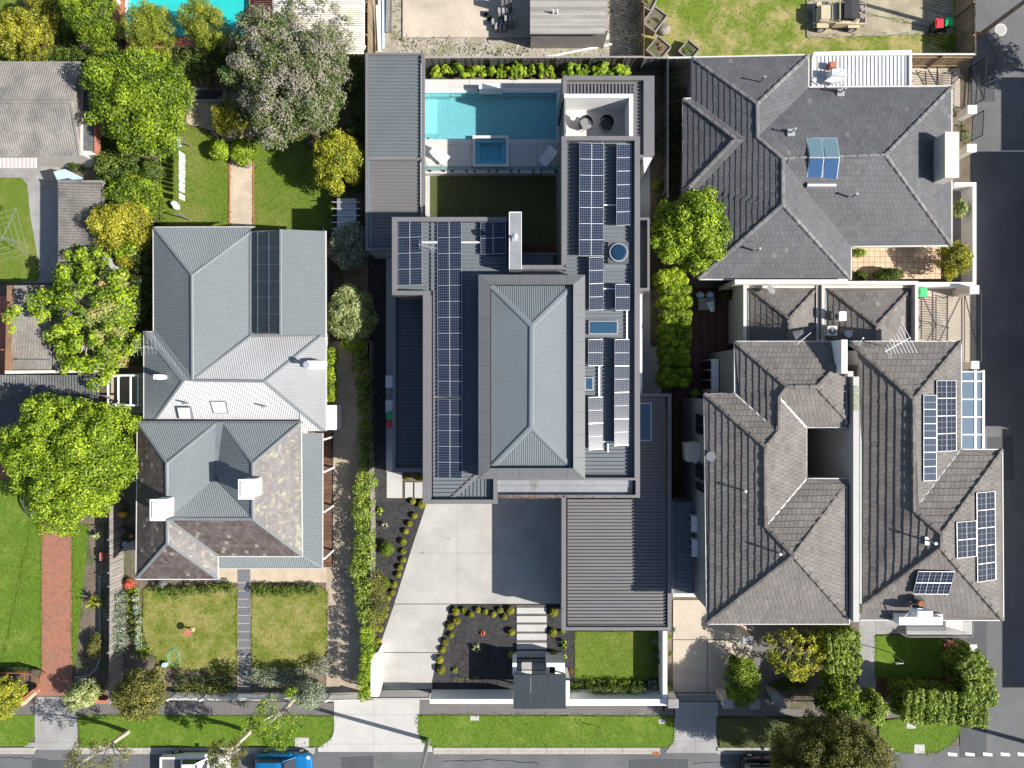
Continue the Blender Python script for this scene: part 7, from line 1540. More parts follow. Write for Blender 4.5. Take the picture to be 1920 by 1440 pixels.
# picket fences of the heritage house, arched iron gate of the left neighbour
def pickets(name, label, A, B, z1, sp, mat, w=.06):
    a, b_ = V(*A, z1), V(*B, z1); t = thing(name, label, 'fence', ((a.x + b_.x) / 2, (a.y + b_.y) / 2, 0)); L = (b_ - a).length; n = int(L / sp); m = MB()
    for i in range(n + 1): p = a.lerp(b_, i / n); m.box(p.x - w / 2, p.y - .02, .05, p.x + w / 2, p.y + .02, z1 + (.08 if i % 8 == 0 else 0))
    part('picket', m, mat, t, kind='stuff'); m = MB()
    for z in (.35, z1 - .15): m.box(min(a.x, b_.x), a.y + .02, z, max(a.x, b_.x), a.y + .06, z + .07)
    part('rail', m, mat, t)
    for i in range(int(L / 2.4) + 1): p = a.lerp(b_, min(1, i * 2.4 / L)); part('post', MB().box(p.x - .06, p.y - .06, 0, p.x + .06, p.y + .06, z1 + .12), mat, t)
pickets('picket_fence', 'white picket fence along the front of the heritage garden', (315, 1312), (612, 1314), 1.2, .11, 'white_paint')
pickets('picket_fence', 'white picket gates across the shaded gravel driveway', (612, 1314), (676, 1312), 1.3, .11, 'white_paint')
t = thing('iron_fence', 'rusty curved iron fence with an arch by the round yellow bush', 'fence', W(45, 1275, 0)); m = MB()
for i in range(26): x = -10 + i * 3.1; y = 1262 if x < 52 else 1262 + (x - 52) * .6; p = V(x, y, 1.1); m.box(p.x - .015, p.y - .015, 0, p.x + .015, p.y + .015, 1.1)
part('bar', m, 'black_metal', t, kind='stuff'); m = MB(); m.bar(V(-10, 1262, 1.1), V(52, 1262, 1.1), .06, .05); m.bar(V(52, 1262, 1.1), V(71, 1272, 1.1), .06, .05); m.bar(V(71, 1272, 1.1), V(70, 1300, 1.1), .06, .05); m.bar(V(46, 1259, 1.1), V(46, 1275, 1.1), .05, .05); part('rail', m, 'rust', t)
for A, B in (((44, 1320), (70, 1296)), ((45, 1312), (68, 1292))): m = MB(); m.bar(V(*A, .6), V(*B, .6), .22, .5); solo('low_brick_wall', m, 'sand_paver' if A[1] == 1320 else 'terracotta', 'low %s wall stub beside the round yellow bush' % ('sandy' if A[1] == 1320 else 'red brick'), 'wall')
m = MB(); m.bar(V(168, 1312, .4), V(203, 1313, .4), .25, .6); solo('low_brick_wall', m, 'terracotta', 'low red brick wall between the pale shrub and the grey paling fence', 'wall')
# iron gates and piers in front of the duplex
barred('driveway_gate', 'black iron double gate across the duplex driveway', W(1266, 1297, 0), W(1348, 1297, 0), .08, 1.6, .13)
barred('front_gate', 'low black iron gate beneath the yellow leaved tree', W(1474, 1302, 0), W(1520, 1302, 0), .08, 1.1, .13)
for x0, y0, l in ((1253, 1311, 'square pale gate pier at the end of the white front wall'), (1356, 1312, 'square pale gate pier left of the clipped driveway bush'), (1406, 1313, 'square pale gate pier right of the clipped driveway bush'), (1393, 1193, 'square pale pier above the clipped driveway bush')):
    t = thing('gate_pier', l, 'pier', W(x0 + 9, y0 + 8, 0)); part('shaft', MB().pbox(x0 + 1.2, y0 + 1.2, x0 + 18, y0 + 16, 0, 2.0), 'cream_render', t); part('cap', MB().pbox(x0, y0, x0 + 19.5, y0 + 17, 2.0, 2.1), 'concrete_grey', t)
t = thing('letterbox', 'pale stone letterbox wall at an angle beside the low gate', 'letterbox', W(1468, 1315, 0)); b = MB(); b.pprism([(1446, 1300), (1462, 1301), (1477, 1328), (1460, 1330)], 0, 1.3); part('body', b, 'concrete_grey', t)
m = MB()
for i in range(4): m.pbox(1243, 1324 + i * .1, 1246, 1333, .03, .035)
solo('kerb_paint', m, 'red_lid', 'small red paint mark on the footpath at the white wall corner', 'mark')

# ------------------------------------------------------------------ PLANTS
# clipped box balls: one ball mesh, copied
def ballproto():
    c = []
    for i in range(16): u = (i + .5) / 16; z = 1 - 1.5 * u; r_ = math.sqrt(1 - z * z); a = i * 2.4; c.append(((r_ * math.cos(a) * .62, r_ * math.sin(a) * .62, .8 + z * .55), (.42, .42, .4), .5 + rnd.uniform(-.12, .12)))
    return c
balls = [(774, 940, 6.5), (791, 946, 8.5), (777, 967, 6.5), (768, 982, 6.5), (761, 996, 6), (756, 1016, 7), (756, 1034, 6), (756, 1050, 6), (750, 1064, 6.5), (747, 1078, 6), (739, 1096, 7), (736, 1111, 6), (727, 1122, 6.5), (724, 1140, 6.5), (722, 1153, 6.5), (715, 1163, 6), (712, 1179, 7.5), (709, 1201, 6.5)]
ballsB = [(854, 1147, 8.5), (869, 1144, 6), (883, 1153, 6.5), (896, 1144, 6), (910, 1147, 6), (925, 1152, 6.2), (938, 1144, 6.3), (946, 1157, 5.5), (957, 1145, 8), (856, 1164, 8), (844, 1174, 7), (846, 1191, 6), (835, 1204, 7), (830, 1218, 6.5), (824, 1237, 8), (827, 1256, 9)]
ballsC = [(959, 1185, 7.5, 'clipped box ball alone in the mulch just left of the third stepping slab'), (959, 1228, 8, 'clipped box ball in shade at the lower left of the stepping slabs'), (1038, 1148, 9, 'clipped box ball at the top right of the stepping slabs'), (1037, 1186, 8.2, 'clipped box ball halfway down the right side of the stepping slabs'), (1037, 1230, 9.5, 'largest clipped box ball, at the bottom right of the stepping slabs'),
          (765, 895, 6, 'clipped box ball against the dark lower roof, the left of two'), (786, 896, 6.5, 'clipped box ball against the dark lower roof, the right of two')]
pb = sololeaf('box_ball', ballproto(), 260, .16, .11, 'leaf_gold', 'box ball', 'shrub', 'box balls along the left driveway edge', loc=(0, 0, 0), shell=.2, up=.2)
first = True
ORD = ['first', 'second', 'third', 'fourth', 'fifth', 'sixth', 'seventh', 'eighth', 'ninth', 'tenth', 'eleventh', 'twelfth', 'thirteenth', 'fourteenth', 'fifteenth', 'sixteenth', 'seventeenth', 'eighteenth']
def putball(x, y, r_, lab, grp):
    global first
    z = r_ / 25 * .93; p = V(x, y, z * .9)
    if first: o = pb; first = False
    else: o = pb.copy(); COL.objects.link(o)
    o.location = (p.x, p.y, .02); o.rotation_euler = (0, 0, rnd.uniform(0, 6)); o.scale = (z, z, z * 1.0); o['label'] = lab
    if grp: o['group'] = grp
    elif 'group' in o: del o['group']
for i, (x, y, r_) in enumerate(balls): putball(x, y, r_, ORD[i] + ' box ball from the top in the slanting row left of the driveway', 'box balls along the left driveway edge')
for i, (x, y, r_) in enumerate(ballsB): putball(x, y, r_, (ORD[i] + ' box ball from the left along the top edge of the middle mulch bed') if i < 9 else (ORD[i - 9] + ' box ball down the left edge of the middle mulch bed'), 'box balls round the middle mulch bed')
for x, y, r_, l in ballsC: putball(x, y, r_, l, None)
bush('round_shrub', 'bright lime ball shrub, the larger of two beside the left driveway bed', 725, 1030, 14, 1.1, 'leaf_bright', (.1, .07), 260, 16); bush('round_shrub', 'bright lime ball shrub, the lower and smaller of two beside the left driveway bed', 719, 1094, 13, 1.0, 'leaf_bright', (.1, .07), 260, 16)
def spiky(name, label, x, y, r_, n, mat, h=.4, w=.05, cat='plant'):
    c = V(x, y, .2); m = MB()
    for i in range(n):
        a = rnd.uniform(0, 6.28); L = r_ / 25 * rnd.uniform(.7, 1.1); z = h * rnd.uniform(.3, 1.2); t = Vector((math.cos(a), math.sin(a), 0)); s = Vector((-t.y, t.x, 0)) * w
        k = len(m.v); m.v += [(c.x - s.x, c.y - s.y, .1), (c.x + s.x, c.y + s.y, .1), tuple(Vector((c.x, c.y, .1 + z)) + t * L * .5 + s), tuple(Vector((c.x, c.y, .1 + z)) + t * L * .5 - s), tuple(Vector((c.x, c.y, .1 + z * .8)) + t * L)]; m.a += [rnd.random()] * 5; m.f += [(k, k + 1, k + 2, k + 3), (k + 3, k + 2, k + 4)]
    return solo(name, m, mat, label, cat, loc=(c.x, c.y, .05))
spiky('agave', 'pale spiky rosette at the top of the left mulch bed', 712, 958, 8, 26, 'leaf_lime'); spiky('agave', 'small green rosette midway down the left mulch bed', 722, 985, 8, 18, 'leaf_silver'); spiky('yucca', 'yellow green spiky yucca by the shaded edging left of the grey fence', 184, 1125, 17, 40, 'leaf_yellow', 1.0, .05); spiky('yucca', 'small pale yucca at the top of the shaded bed near the lime tree', 186, 1003, 9, 24, 'leaf_pale', .6)
spiky('seedling', 'single pale rosette in the shade of the entry canopy', 893, 1215, 9, 18, 'leaf_pale'); spiky('seedling', 'pink flowered seedling in the middle of the black mulch bed', 905, 1187, 6, 14, 'petal_red', .2); spiky('seedling', 'small yellow tuft low in the middle mulch bed', 853, 1257, 6, 14, 'leaf_yellow', .2)
for i, (x, y, l) in enumerate(((1055, 1185, 'topmost'), (1057, 1203, 'second'), (1058, 1213, 'third'), (1058, 1230, 'lowest'))): spiky('lime_tuft', 'lime tuft, %s of the column right of the stepping slabs' % l, x, y, 6, 20, 'leaf_lime', .3, .06)
bush('photinia', 'coppery red shrub at the edge of the front lawn by the entry pier', 1070, 1258, 6, .6, 'leaf_rust', (.1, .07), 200, 6)
spiky('blue_agave', 'large blue grey agave in the shaded corner of the white wall', 1223, 1282, 11, 60, 'leaf_silver', .4, .07)
for i, (x, y, r_) in enumerate(((1228, 1200, 7), (1229, 1222, 8), (1230, 1240, 8), (1229, 1262, 8))): bush('wall_shrub', ['white flowered shrub topmost along the inside of the white side wall', 'dark shrub second down inside the white side wall', 'dark shrub third down inside the white side wall', 'bronze shrub lowest inside the white side wall'][i], x, y, r_, .9, ['leaf_silver', 'leaf_deep', 'leaf_deep', 'leaf_olive'][i], (.12, .08), 130)
hedge('front_border', 'leafy border along the inside of the white street wall', [(1068, 1290), (1100, 1284), (1150, 1283), (1205, 1284)], .7, .5, 'leaf_bright', (.11, .08), 75, .35, 'hedge'); hedge('front_border', 'darker fern border hanging over the white street wall', [(1103, 1293), (1215, 1293)], .45, .9, 'leaf_mid', (.16, .06), 90, .35)
for i, (x, y, r_) in enumerate(((1262, 1180, 7), (1256, 1195, 5), (1257, 1225, 6), (1257, 1290, 5))): bush('path_shrub', ['tall pale shrub at the garage corner by the cream drive', 'small shrub below the garage corner', 'round dark shrub midway along the narrow bed outside the white wall', 'small shrub at the lower end of the narrow bed outside the white wall'][i], x, y, r_, .9, ['leaf_silver', 'leaf_lime', 'leaf_mid', 'leaf_lime'][i], (.1, .07), 150)
hedge('mulch_groundcover', 'yellow green seedlings along the bottom of the middle mulch bed', [(848, 1275), (915, 1277)], .3, .3, 'leaf_yellow', (.08, .06), 60, .5, 'ground cover')
# row of pool shrubs
xs = [(820, 8), (836, 7), (847, 6), (861, 9), (880, 8), (893, 8), (906, 8), (921, 7), (940, 8), (952, 7), (968, 9), (985, 7), (998, 7), (1013, 7), (1030, 8)]
sps = []
for i, (x, r_) in enumerate(xs + [(1068, 9), (1082, 9), (1098, 9), (1112, 8), (1125, 10), (1142, 10), (1158, 8), (1170, 7)]):
    l = ORD[i] + ' lime green shrub from the left in the row behind the pool' if x < 1050 else ORD[i - 15] + ' leafy shrub from the left in the row behind the white terrace'; g = 'shrubs behind the pool' if x < 1050 else 'shrubs behind the white terrace'
    y = 132 + rnd.uniform(-2.5, 2.5); p = V(x, y, .9); s = r_ / 25 * rnd.uniform(1.1, 1.45)
    if len(sps) < 4:
        cl = []
        for k in range(13): a_ = rnd.uniform(0, 6.28); q = rnd.random() ** .5 * .75; cl.append(((q * math.cos(a_), q * math.sin(a_), 1.2 + 1.8 * (1 - q) * rnd.uniform(.6, 1.1)), (.36, .36, .5), .6 + rnd.uniform(-.3, .3)))
        o = sololeaf('pool_shrub', cl, 42, .42, .3, 'leaf_lime', l, 'shrub', g, loc=(0, 0, 0)); sps.append(o)
    else: o = sps[rnd.randrange(4)].copy(); COL.objects.link(o)
    o.location = (p.x, p.y, .05); o.scale = (s, s * rnd.uniform(1.1, 1.6), .5 * rnd.uniform(.7, 1.15)); o.rotation_euler = (0, 0, rnd.uniform(0, 6.28)); o['label'] = l; o['group'] = g
# front hedges and beds of the heritage house
hedge('low_hedge', 'low dark hedge under the slate gable, left of the stepping path', [(292, 1108), (320, 1112), (380, 1106), (440, 1100)], .8, .6, 'leaf_mid', (.13, .09), 80, .35)
hedge('low_hedge', 'low dark hedge under the verandah, right of the stepping path', [(472, 1106), (520, 1108), (600, 1106)], .8, .6, 'leaf_mid', (.13, .09), 80, .35)
hedge('ivy_bed', 'pale creeper growing over the grey paling fence', [(219, 1110), (222, 1160), (222, 1230)], .9, 1.3, 'leaf_silver', (.13, .09), 60, .45, 'creeper'); hedge('ivy_bed', 'leafy border between the grey fence and the left front lawn', [(248, 1105), (252, 1150), (258, 1200), (275, 1235)], 1.0, .6, 'leaf_bright', (.13, .1), 70, .4, 'ground cover')
hedge('ivy_bed', 'silvery plants running down the middle of the left border', [(256, 1120), (258, 1170), (262, 1220)], .4, .9, 'leaf_silver', (.2, .1), 80, .4, 'plants'); bush('azalea', 'red flowering azalea at the corner of the slate gable', 242, 1096, 12, .8, 'petal_red', (.09, .07), 110, 9)
hedge('front_bed', 'mixed garden bed behind the white picket fence, left of the path', [(325, 1272), (360, 1280), (400, 1285), (440, 1275)], 1.6, .8, 'leaf_deep', (.14, .09), 55, .5, 'garden bed', .3); hedge('front_bed', 'olive shrubs low in the left garden bed against the pickets', [(340, 1290), (390, 1292), (430, 1290)], .9, .9, 'leaf_olive', (.12, .08), 70, .45, 'garden bed', .3)
hedge('front_bed', 'mixed garden bed behind the white picket fence, right of the path', [(478, 1262), (520, 1272), (560, 1268), (610, 1245)], 1.3, .9, 'leaf_silver', (.14, .08), 60, .5, 'garden bed', .3)
tree('olive_tree', 'grey green olive shaped tree leaning over the white picket fence', 583, 1298, 30, 30, .6, 3.0, 'leaf_silver', (.15, .07), 30, .3, 60)
tree('dark_tree', 'dense olive green tree standing across the picket fence and footpath', 268, 1297, 48, 50, .8, 4.6, 'leaf_olive', (.16, .11), 70, .24, 55)
tree('variegated_shrub', 'pale variegated shrub on the corner of the red brick path', 157, 1300, 36, 27, .3, 2.4, 'leaf_pale', (.22, .09), 40, .28, 55, ang=.55)
bush('low_shrub', 'olive yellow shrub beside the shaded left lawn strip', 177, 1212, 16, 1.4, 'leaf_olive', (.13, .08), 90, 12, ry=26); bush('low_shrub', 'dark green shrub between the pale shrub and the paling fence', 184, 1296, 12, 1.2, 'leaf_mid', (.13, .09), 90, 10)
tree('golden_bush', 'round bright yellow bush at the lower left edge', 8, 1306, 40, 40, .2, 3.0, 'leaf_yellow', (.2, .1), 60, .24, 70, jag=.3)
# hedges of the gravel driveway
hedge('tall_hedge', 'shaded upper half of the long hedge along the gravel driveway', [(682, 660), (684, 760), (685, 880)], 1.15, 1.9, 'leaf_mid', (.14, .1), 55, .5)
hedge('tall_hedge', 'sunlit yellow green middle of the long driveway hedge', [(683, 885), (681, 950), (682, 1010), (678, 1070), (688, 1150), (692, 1170)], 1.4, 1.7, 'leaf_hedge', (.16, .1), 60, .5, jag=.3, tint=.22)
hedge('creeper', 'straggling creeper spilling from the hedge beside the box balls', [(702, 1080), (706, 1130), (700, 1180)], .9, 1.8, 'leaf_olive', (.13, .08), 55, .5, 'creeper', .35, tint=.25)
hedge('tall_hedge', 'clipped bright lime end of the driveway hedge', [(688, 1172), (690, 1230), (682, 1280), (688, 1312)], .95, 2.5, 'leaf_lime', (.13, .09), 95, .4, jag=.1)
hedge('wall_hedge', 'lime hedge strip against the white side wall of the iron roofed house', [(622, 658), (621, 755)], .5, 1.6, 'leaf_lime', (.14, .1), 85, .35)
hedge('grass_strip', 'dull green strip of growth between driveway and shaded hedge', [(664, 655), (666, 700)], .6, .4, 'leaf_mid', (.12, .07), 60, .4, 'ground cover')
tree('grevillea', 'pale flowered feathery shrub tree on the driveway by the iron roof', 661, 592, 48, 55, .5, 3.6, 'leaf_pale', (.3, .07), 46, .27, 60, up=.1, tint=.25); bush('lime_shrub', 'lime shrub tucked under the feathery pale shrub tree', 662, 640, 26, 2.2, 'leaf_lime', (.15, .1), 70, 14)
tree('silver_tree', 'silver leaved tree, half in shade, beside the corner of the iron roof', 655, 462, 40, 46, .5, 3.6, 'leaf_silver', (.17, .07), 46, .26, 70)
# heritage back garden trees
tree('yellow_tree', 'bright yellow tree beside the pool pavilion', 636, 305, 52, 60, .6, 4.6, 'leaf_yellow', (.18, .11), 60, .25, 42, tint=.25); bush('green_shrub', 'green shrub at the foot of the bright yellow tree', 600, 322, 26, 2.4, 'leaf_bright', (.16, .1), 60, 14)
tree('lilac_tree', 'large sparse tree with mauve grey blossom left of the pool pavilion', 545, 150, 118, 118, 1.2, 6.2, 'leaf_lilac', (.22, .12), 170, .13, 34, tint=.3, jag=1.6, bark='bark_pale', core=False, trunk=.2, limbs=14)
tree('lilac_tree', 'second mauve grey tree reaching over the slatted pergola', 580, 60, 90, 62, 1.5, 5.5, 'leaf_lilac', (.2, .11), 70, .13, 22, tint=.3, jag=1.8, bark='bark_pale', core=False, limbs=12, spread=1.05)
tree('lilac_tree', 'mauve foliage tree crowding the right edge of the teal pool', 478, 85, 46, 60, 1.0, 5.0, 'leaf_lilac', (.2, .12), 50, .2, 40, tint=.3, jag=1.2, bark='bark_pale', core=False)
tree('understorey_tree', 'green understorey tree beneath the mauve blossom', 560, 195, 80, 70, .4, 3.6, 'leaf_mid', (.18, .12), 60, .2, 40, tint=.25, core=True)
tree('round_tree', 'large rounded bright green tree above the left back lawn', 268, 195, 94, 98, .8, 6.4, 'leaf_bright', (.2, .14), 150, .17, 46, tint=.2)
tree('conifer', 'green domed tree at the left end of the teal pool', 185, 42, 50, 58, .3, 6.0, 'leaf_bright', (.14, .09), 70, .2, 60, tint=.14, jag=.4, ang=.3); tree('conifer', 'golden green conifer on the near edge of the teal pool, the left of two', 292, 60, 48, 50, .3, 5.5, 'leaf_cone', (.12, .06), 80, .16, 85, tint=.14, jag=.25, ang=-.4); tree('conifer', 'golden green conifer on the near edge of the teal pool, the right of two', 391, 54, 50, 44, .3, 5.5, 'leaf_cone', (.12, .06), 80, .16, 85, tint=.14, jag=.25, ang=-.6)
tree('yellow_shrub', 'yellow green rounded tree in the top left corner', 48, 66, 62, 50, .4, 4.4, 'leaf_gold', (.2, .12), 70, .2, 48, tint=.3, vb=.4); tree('yellow_shrub', 'smaller yellow green shrub tree at the top left behind the strip of water', 95, 22, 34, 34, .4, 3.6, 'leaf_gold', (.16, .11), 40, .25, 50, vb=.3)
hedge('garden_hedge', 'mixed green hedge running behind the fibro roof and round tree', [(92, 100), (140, 104), (190, 108), (230, 118)], 1.2, 1.8, 'leaf_mid', (.16, .11), 55, .5, jag=.3); hedge('garden_hedge', 'dark mixed hedge below the teal pool', [(300, 115), (350, 112), (400, 112), (438, 120)], 2.2, 1.7, 'leaf_deep', (.16, .11), 45, .5, jag=.35, tint=.25)
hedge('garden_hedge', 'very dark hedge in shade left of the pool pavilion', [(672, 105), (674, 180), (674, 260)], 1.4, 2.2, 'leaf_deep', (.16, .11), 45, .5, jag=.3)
tree('wattle', 'feathery olive brown shrub in the sandy garden', 433, 222, 40, 34, .3, 2.4, 'leaf_gold', (.26, .05), 36, .3, 60, tint=.3); tree('mauve_shrub', 'mauve grey shrub between the feathery wattle and the lilac tree', 470, 205, 34, 42, .2, 2.6, 'leaf_lilac', (.2, .1), 36, .25, 40, tint=.3, core=False)
bush('lime_shrub', 'lime green round shrub at the head of the gravel path, left of two', 412, 280, 21, 1.6, 'leaf_lime', (.18, .13), 80, 14); bush('lime_shrub', 'lime green round shrub at the head of the gravel path, right of two', 455, 282, 26, 1.7, 'leaf_lime', (.18, .13), 80, 16)
tree('garden_shrub', 'green shrub tree below the large round tree beside the lawn', 218, 312, 44, 30, .3, 2.8, 'leaf_mid', (.16, .11), 46, .26, 52); tree('garden_shrub', 'bright green shrub tree overhanging the corner of the left lawn', 254, 370, 52, 44, .3, 3.0, 'leaf_bright', (.18, .13), 56, .24, 50, tint=.25); bush('garden_shrub', 'small dark shrub in a pot beside the fibro house', 140, 305, 18, 1.2, 'leaf_deep', (.14, .1), 70)
tree('yellow_tree', 'mustard yellow feathery tree over the narrow shed roof', 232, 428, 62, 52, .8, 4.4, 'leaf_gold', (.2, .09), 60, .24, 50, tint=.25, vb=.65)
tree('maple_tree', 'sprawling lime and pink tinged tree between the sheds and the iron roof', 172, 588, 104, 124, 1.0, 5.2, 'leaf_lime', (.24, .17), 150, .11, 34, tint=.28, jag=2.6, bark='bark_pale', core=False, trunk=.2, limbs=14, spread=1.05, ang=.2)
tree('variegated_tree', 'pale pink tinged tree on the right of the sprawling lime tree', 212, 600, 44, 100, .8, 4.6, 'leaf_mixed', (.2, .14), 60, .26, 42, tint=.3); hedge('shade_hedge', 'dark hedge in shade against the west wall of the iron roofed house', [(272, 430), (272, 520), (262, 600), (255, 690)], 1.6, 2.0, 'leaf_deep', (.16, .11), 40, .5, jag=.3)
tree('lime_tree', 'very large bright lime green tree between the carport and the slate roof', 145, 855, 122, 126, 1.0, 7.4, 'leaf_lime', (.2, .14), 230, .13, 46, tint=.2, jag=1.5, trunk=.26)
bush('garden_shrub', 'mid green shrub between the fibro house and the left back lawn', 282, 318, 24, 1.6, 'leaf_mid', (.15, .1), 80, 14); bush('garden_shrub', 'pale grey shrub at the upper left corner of the back lawn', 268, 345, 16, 1.3, 'leaf_silver', (.14, .07), 70, 12)
hedge('sandy_garden', 'sparse low plants dotted through the sandy garden bed', [(352, 150), (400, 152), (430, 176)], 1.2, .3, 'leaf_mid', (.14, .08), 14, .6, 'ground cover', .4); hedge('sandy_garden', 'dry low plants between the planter and the curved lawn edge', [(352, 205), (385, 222), (405, 240)], 1.2, .3, 'leaf_olive', (.14, .08), 14, .6, 'ground cover', .4)
# courtyard and right-hand gardens
tree('street_tree', 'bright green tree leaning over the left eaves of the dark tiled house', 1294, 436, 80, 76, 1.0, 6.0, 'leaf_lime', (.22, .15), 120, .17, 44, tint=.25, jag=1.3, bark='bark_pale'); hedge('bamboo_hedge', 'feathery light green bamboo between the modern house and the timber deck', [(1256, 505), (1266, 545), (1268, 620), (1266, 690), (1266, 725)], 2.3, 3.0, 'leaf_lime', (.34, .07), 90, .42, 'bamboo', .22, tint=.3, vb=.55)
hedge('side_bed', 'dark shrubs in the narrow bed beside the corner fence', [(1236, 130), (1234, 220), (1232, 300)], .5, .8, 'leaf_deep', (.13, .09), 35, .6, 'garden bed', .3); bush('side_shrub', 'bright small shrub at the lower end of the narrow fence bed', 1233, 346, 11, 1.1, 'leaf_bright', (.14, .1), 110)
hedge('side_bed', 'sparse growth along the soil strip beside the modern house', [(1228, 380), (1226, 430), (1230, 520), (1228, 600)], .5, .6, 'leaf_mid', (.12, .08), 35, .6, 'garden bed', .3)
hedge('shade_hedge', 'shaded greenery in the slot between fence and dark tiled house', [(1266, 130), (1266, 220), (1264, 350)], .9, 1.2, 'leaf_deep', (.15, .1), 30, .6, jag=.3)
bush('courtyard_shrub', 'small yellow green shrub at the upper left of the terracotta courtyard', 1612, 474, 16, 1.0, 'leaf_hedge', (.13, .09), 90, 10, ry=10); bush('courtyard_shrub', 'dark round shrub at the lower left of the terracotta courtyard', 1612, 517, 17, 1.2, 'leaf_mid', (.13, .09), 100, 12, ry=11); bush('courtyard_shrub', 'dark clipped shrub in the middle of the lower courtyard edge', 1669, 515, 29, 1.4, 'leaf_mid', (.13, .09), 100, 18, ry=14)
tree('courtyard_tree', 'yellow green rounded tree in the right corner of the terracotta courtyard', 1787, 488, 33, 36, .4, 3.0, 'leaf_gold', (.16, .11), 50, .25, 60, tint=.3); bush('wall_tree', 'round light green shrub inside the pale street wall', 1800, 391, 17, 1.8, 'leaf_pale', (.2, .14), 80, 12); hedge('shrub_row', 'green shrubs between the tiled house and the white gate piers', [(1793, 215), (1805, 250), (1808, 272)], .5, .8, 'leaf_mid', (.14, .1), 60, .4, 'shrubs')
bush('potted_shrub', 'potted green shrub in the corner of the shaded deck', 1364, 553, 14, 1.5, 'leaf_mid', (.16, .1), 80, 10)
tree('golden_tree', 'yellow leaved tree against the front of the left duplex', 1488, 1222, 64, 50, .8, 4.2, 'leaf_yellow', (.22, .13), 100, .14, 20, tint=.3, jag=1.4, core=False, bark='bark_pale', limbs=12)
hedge('tall_hedge', 'tall bright green hedge between the duplex front gardens', [(1574, 1182), (1576, 1220), (1572, 1262)], 2.9, 3.4, 'leaf_hedge', (.19, .13), 125, .45, jag=.16); tree('leafy_tree', 'leafy green tree at the lower end of the tall duplex hedge', 1570, 1300, 46, 50, .4, 3.8, 'leaf_bright', (.2, .14), 60, .22, 50); tree('leafy_tree', 'rounded bright green tree beside the front path entrance', 1628, 1322, 30, 34, .4, 3.4, 'leaf_hedge', (.2, .14), 46, .26, 52)
tree('clipped_bush', 'tapering clipped bush between the gate piers of the duplex drive', 1389, 1275, 35, 52, .1, 2.9, 'leaf_bright', (.16, .11), 60, .26, 65, tint=.15, jag=.3); bush('box_hedge', 'dark box hedge behind the letterbox wall', 1482, 1286, 34, .9, 'leaf_mid', (.1, .07), 120, 20, ry=11)
hedge('corner_hedge', 'tall pale green clipped hedge on the street corner, upright arm', [(1804, 1230), (1826, 1258), (1834, 1320)], 2.5, 3.0, 'leaf_hedge', (.19, .13), 120, .42, jag=.16); hedge('corner_hedge', 'tall pale green clipped hedge on the street corner, arm along the verge', [(1692, 1318), (1740, 1320), (1800, 1324), (1848, 1326)], 2.8, 3.0, 'leaf_hedge', (.19, .13), 120, .42, jag=.16)
bush('bed_shrub', 'small green shrub in the red mulch by the corner hedge', 1780, 1262, 9, .7, 'leaf_bright', (.14, .09), 110)
tree('round_tree', 'huge dense olive brown street tree at the bottom of the picture', 1552, 1418, 120, 86, 1.5, 8.6, 'leaf_olive', (.13, .09), 300, .14, 75, tint=.15, jag=.35, trunk=.3)
# street trees
tree('gum_tree', 'thin olive street tree over the road at the lower left', 185, 1412, 66, 30, 2.0, 5.4, 'leaf_olive', (.18, .08), 70, .22, 26, tint=.25, core=False, bark='bark_pale', gpx=(240, 1372), limbs=12, jag=1.6); tree('gum_tree', 'olive brown street tree overhanging the white pickup', 428, 1412, 38, 30, 2.0, 5.2, 'leaf_olive', (.16, .08), 50, .24, 45, tint=.3, core=False, bark='bark_pale', gpx=(468, 1372), limbs=10)
tree('bare_tree', 'open branched street tree sprouting lime leaves beside the pickets', 520, 1345, 58, 50, 1.5, 5.6, 'leaf_lime', (.16, .1), 60, .17, 30, tint=.3, core=False, bark='bark_pale', gpx=(556, 1305), limbs=11, jag=2, vb=.35)
tree('sapling', 'tiny bare sapling in the middle of the long grass verge', 1127, 1378, 9, 7, .8, 1.8, 'leaf_olive', (.1, .05), 8, .3, 20, core=False, trunk=.02, limbs=5)
tree('bottle_tree', 'street tree beyond the bottom edge whose shade touches the road', 1352, 1570, 40, 40, 2.5, 5.0, 'leaf_olive', (.2, .12), 40, .25, 35); 
t = tree('shade_tree', 'street tree beyond the right edge shading the upper side street', 2130, 95, 60, 60, 3.5, 7.5, 'leaf_olive', (.24, .15), 60, .22, 26)
# grass blades and mulch chips
scatter('grass', [LA[0], LA[1], FL, NS[2], NS[1], NSC, rect(300, 235, 430, 430), rect(475, 255, 620, 430), [(134, 985), (170, 985), (170, 1240), (134, 1250)], [(0, 900), (78, 900), (78, 1255), (0, 1260)], rect(0, 1345, 62, 1396), rect(1210, 0, 1512, 100), rect(1512, 70, 1796, 100)], 85, .09, .025, 'grass_blade', .07, up=.7, hgt=.05)
scatter('bark_chips', [[(706, 940), (798, 945), (704, 1225)], rect(846, 1138, 966, 1285), rect(1026, 1138, 1078, 1285)], 120, .08, .04, 'mulch', .06, up=1.5, hgt=.02)
scatter('leaf_litter', [rect(612, 860, 660, 1290)], 5, .08, .06, 'leaf_gold', .04, up=2)

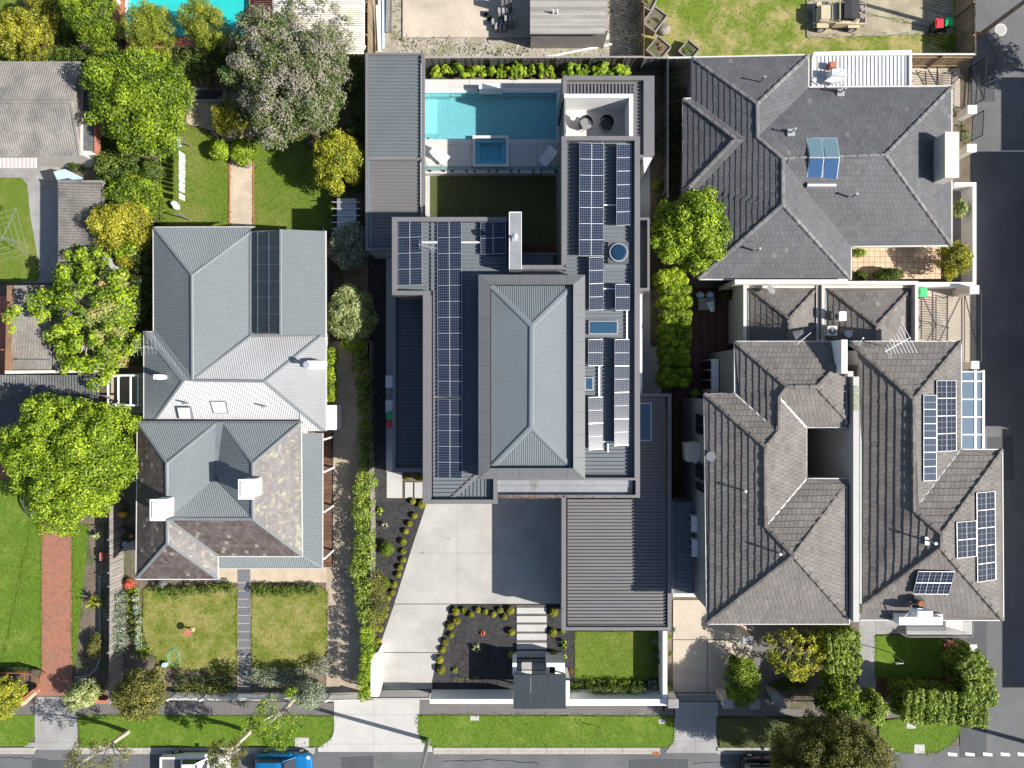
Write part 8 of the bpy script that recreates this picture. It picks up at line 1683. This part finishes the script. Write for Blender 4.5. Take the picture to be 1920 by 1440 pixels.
def ragged(polys, z=.06):
    C = []
    for pp in polys:
        P = [V(x, y, z) for x, y in pp]
        for p, q in zip(P, P[1:] + P[:1]):
            L = (q - p).length
            if L > 80: continue
            for i in range(int(L * 55)):
                t = rng.random(); k = p.lerp(q, t); w = .07 + .07 * math.sin(k.x * 3.1 + k.y * 2.3); C.append((k.x + rng.normal() * w, k.y + rng.normal() * w, z + rng.random() * .05))
    C = np.array(C); n = len(C); N = rng.normal(size=(n, 3)) + np.array([0, 0, .8])
    me = leaf_mesh('grass_edge', C, N, .1, .035, np.clip(.45 + rng.normal(size=n) * .25, 0, 1), 'grass_blade', (0, 0, 0)); o = bpy.data.objects.new('grass_edge', me); COL.objects.link(o); o['kind'] = 'stuff'
ragged([LA[0], LA[1], NS[1], NS[2], NS[3], NSC, [(78, 895), (78, 1255), (0, 1260)], [(136, 985), (198, 985), (188, 1240), (136, 1250)], [(300, 240), (345, 232), (395, 250), (415, 270), (430, 300), (430, 430), (300, 430)], [(475, 255), (560, 255), (625, 330), (625, 432), (475, 432)], [(1078, 1184), (1238, 1184), (1238, 1268), (1200, 1277), (1078, 1276)], [(1514, 0), (1514, 70), (1786, 62)], rect(1641, 1192, 1767, 1270)])

hedge('understorey', 'dark low growth filling the ground between the sheds and the left back lawn', [(200, 300), (230, 340), (262, 380), (285, 420)], 2.6, 1.0, 'leaf_mid', (.17, .11), 40, .6, 'ground cover', .4, tint=.3)
hedge('understorey', 'low growth under the teal pool trees and the mauve tree', [(250, 108), (330, 128), (410, 140), (470, 150)], 2.2, 1.0, 'leaf_olive', (.17, .11), 34, .65, 'ground cover', .4, tint=.3)
for i, (x, y, r_, h, mt, l) in enumerate(((205, 345, 30, 2.0, 'leaf_bright', 'bright shrub at the top corner of the narrow shed roof'), (196, 275, 22, 1.6, 'leaf_mid', 'mid green shrub between the fibro lean-to and the round tree'), (275, 395, 22, 1.8, 'leaf_bright', 'bright green shrub against the bottom left corner of the back lawn'), (240, 480, 26, 2.0, 'leaf_gold', 'mustard shrub between the yellow tree and the iron roofed house'), (262, 560, 16, 1.8, 'leaf_mid', 'shaded green shrub halfway along the west wall of the iron roofed house'), (250, 655, 24, 2.2, 'leaf_mixed', 'pink tinged shrub just above the small pale pergola'), (350, 130, 26, 1.8, 'leaf_mid', 'green shrub between the round tree and the sandy garden'), (395, 100, 30, 2.0, 'leaf_olive', 'olive shrub below the right hand golden conifer'), (440, 150, 22, 1.7, 'leaf_deep', 'dark shrub under the left side of the mauve tree'), (130, 60, 26, 2.2, 'leaf_mid', 'green shrub between the two yellow green trees and the domed tree'), (20, 104, 26, 1.6, 'leaf_bright', 'bright shrub behind the fibro roof at the left edge'), (668, 345, 18, 1.6, 'leaf_deep', 'dark shrub between the yellow tree and the slatted frame'), (500, 215, 30, 1.6, 'leaf_lilac', 'low mauve shrub in the sandy garden under the big tree'), (625, 395, 14, 1.5, 'leaf_bright', 'bright shrub just left of the slatted frame'))):
    bush('garden_shrub', l, x, y, r_, h, mt, (.17, .11), 75, 14)
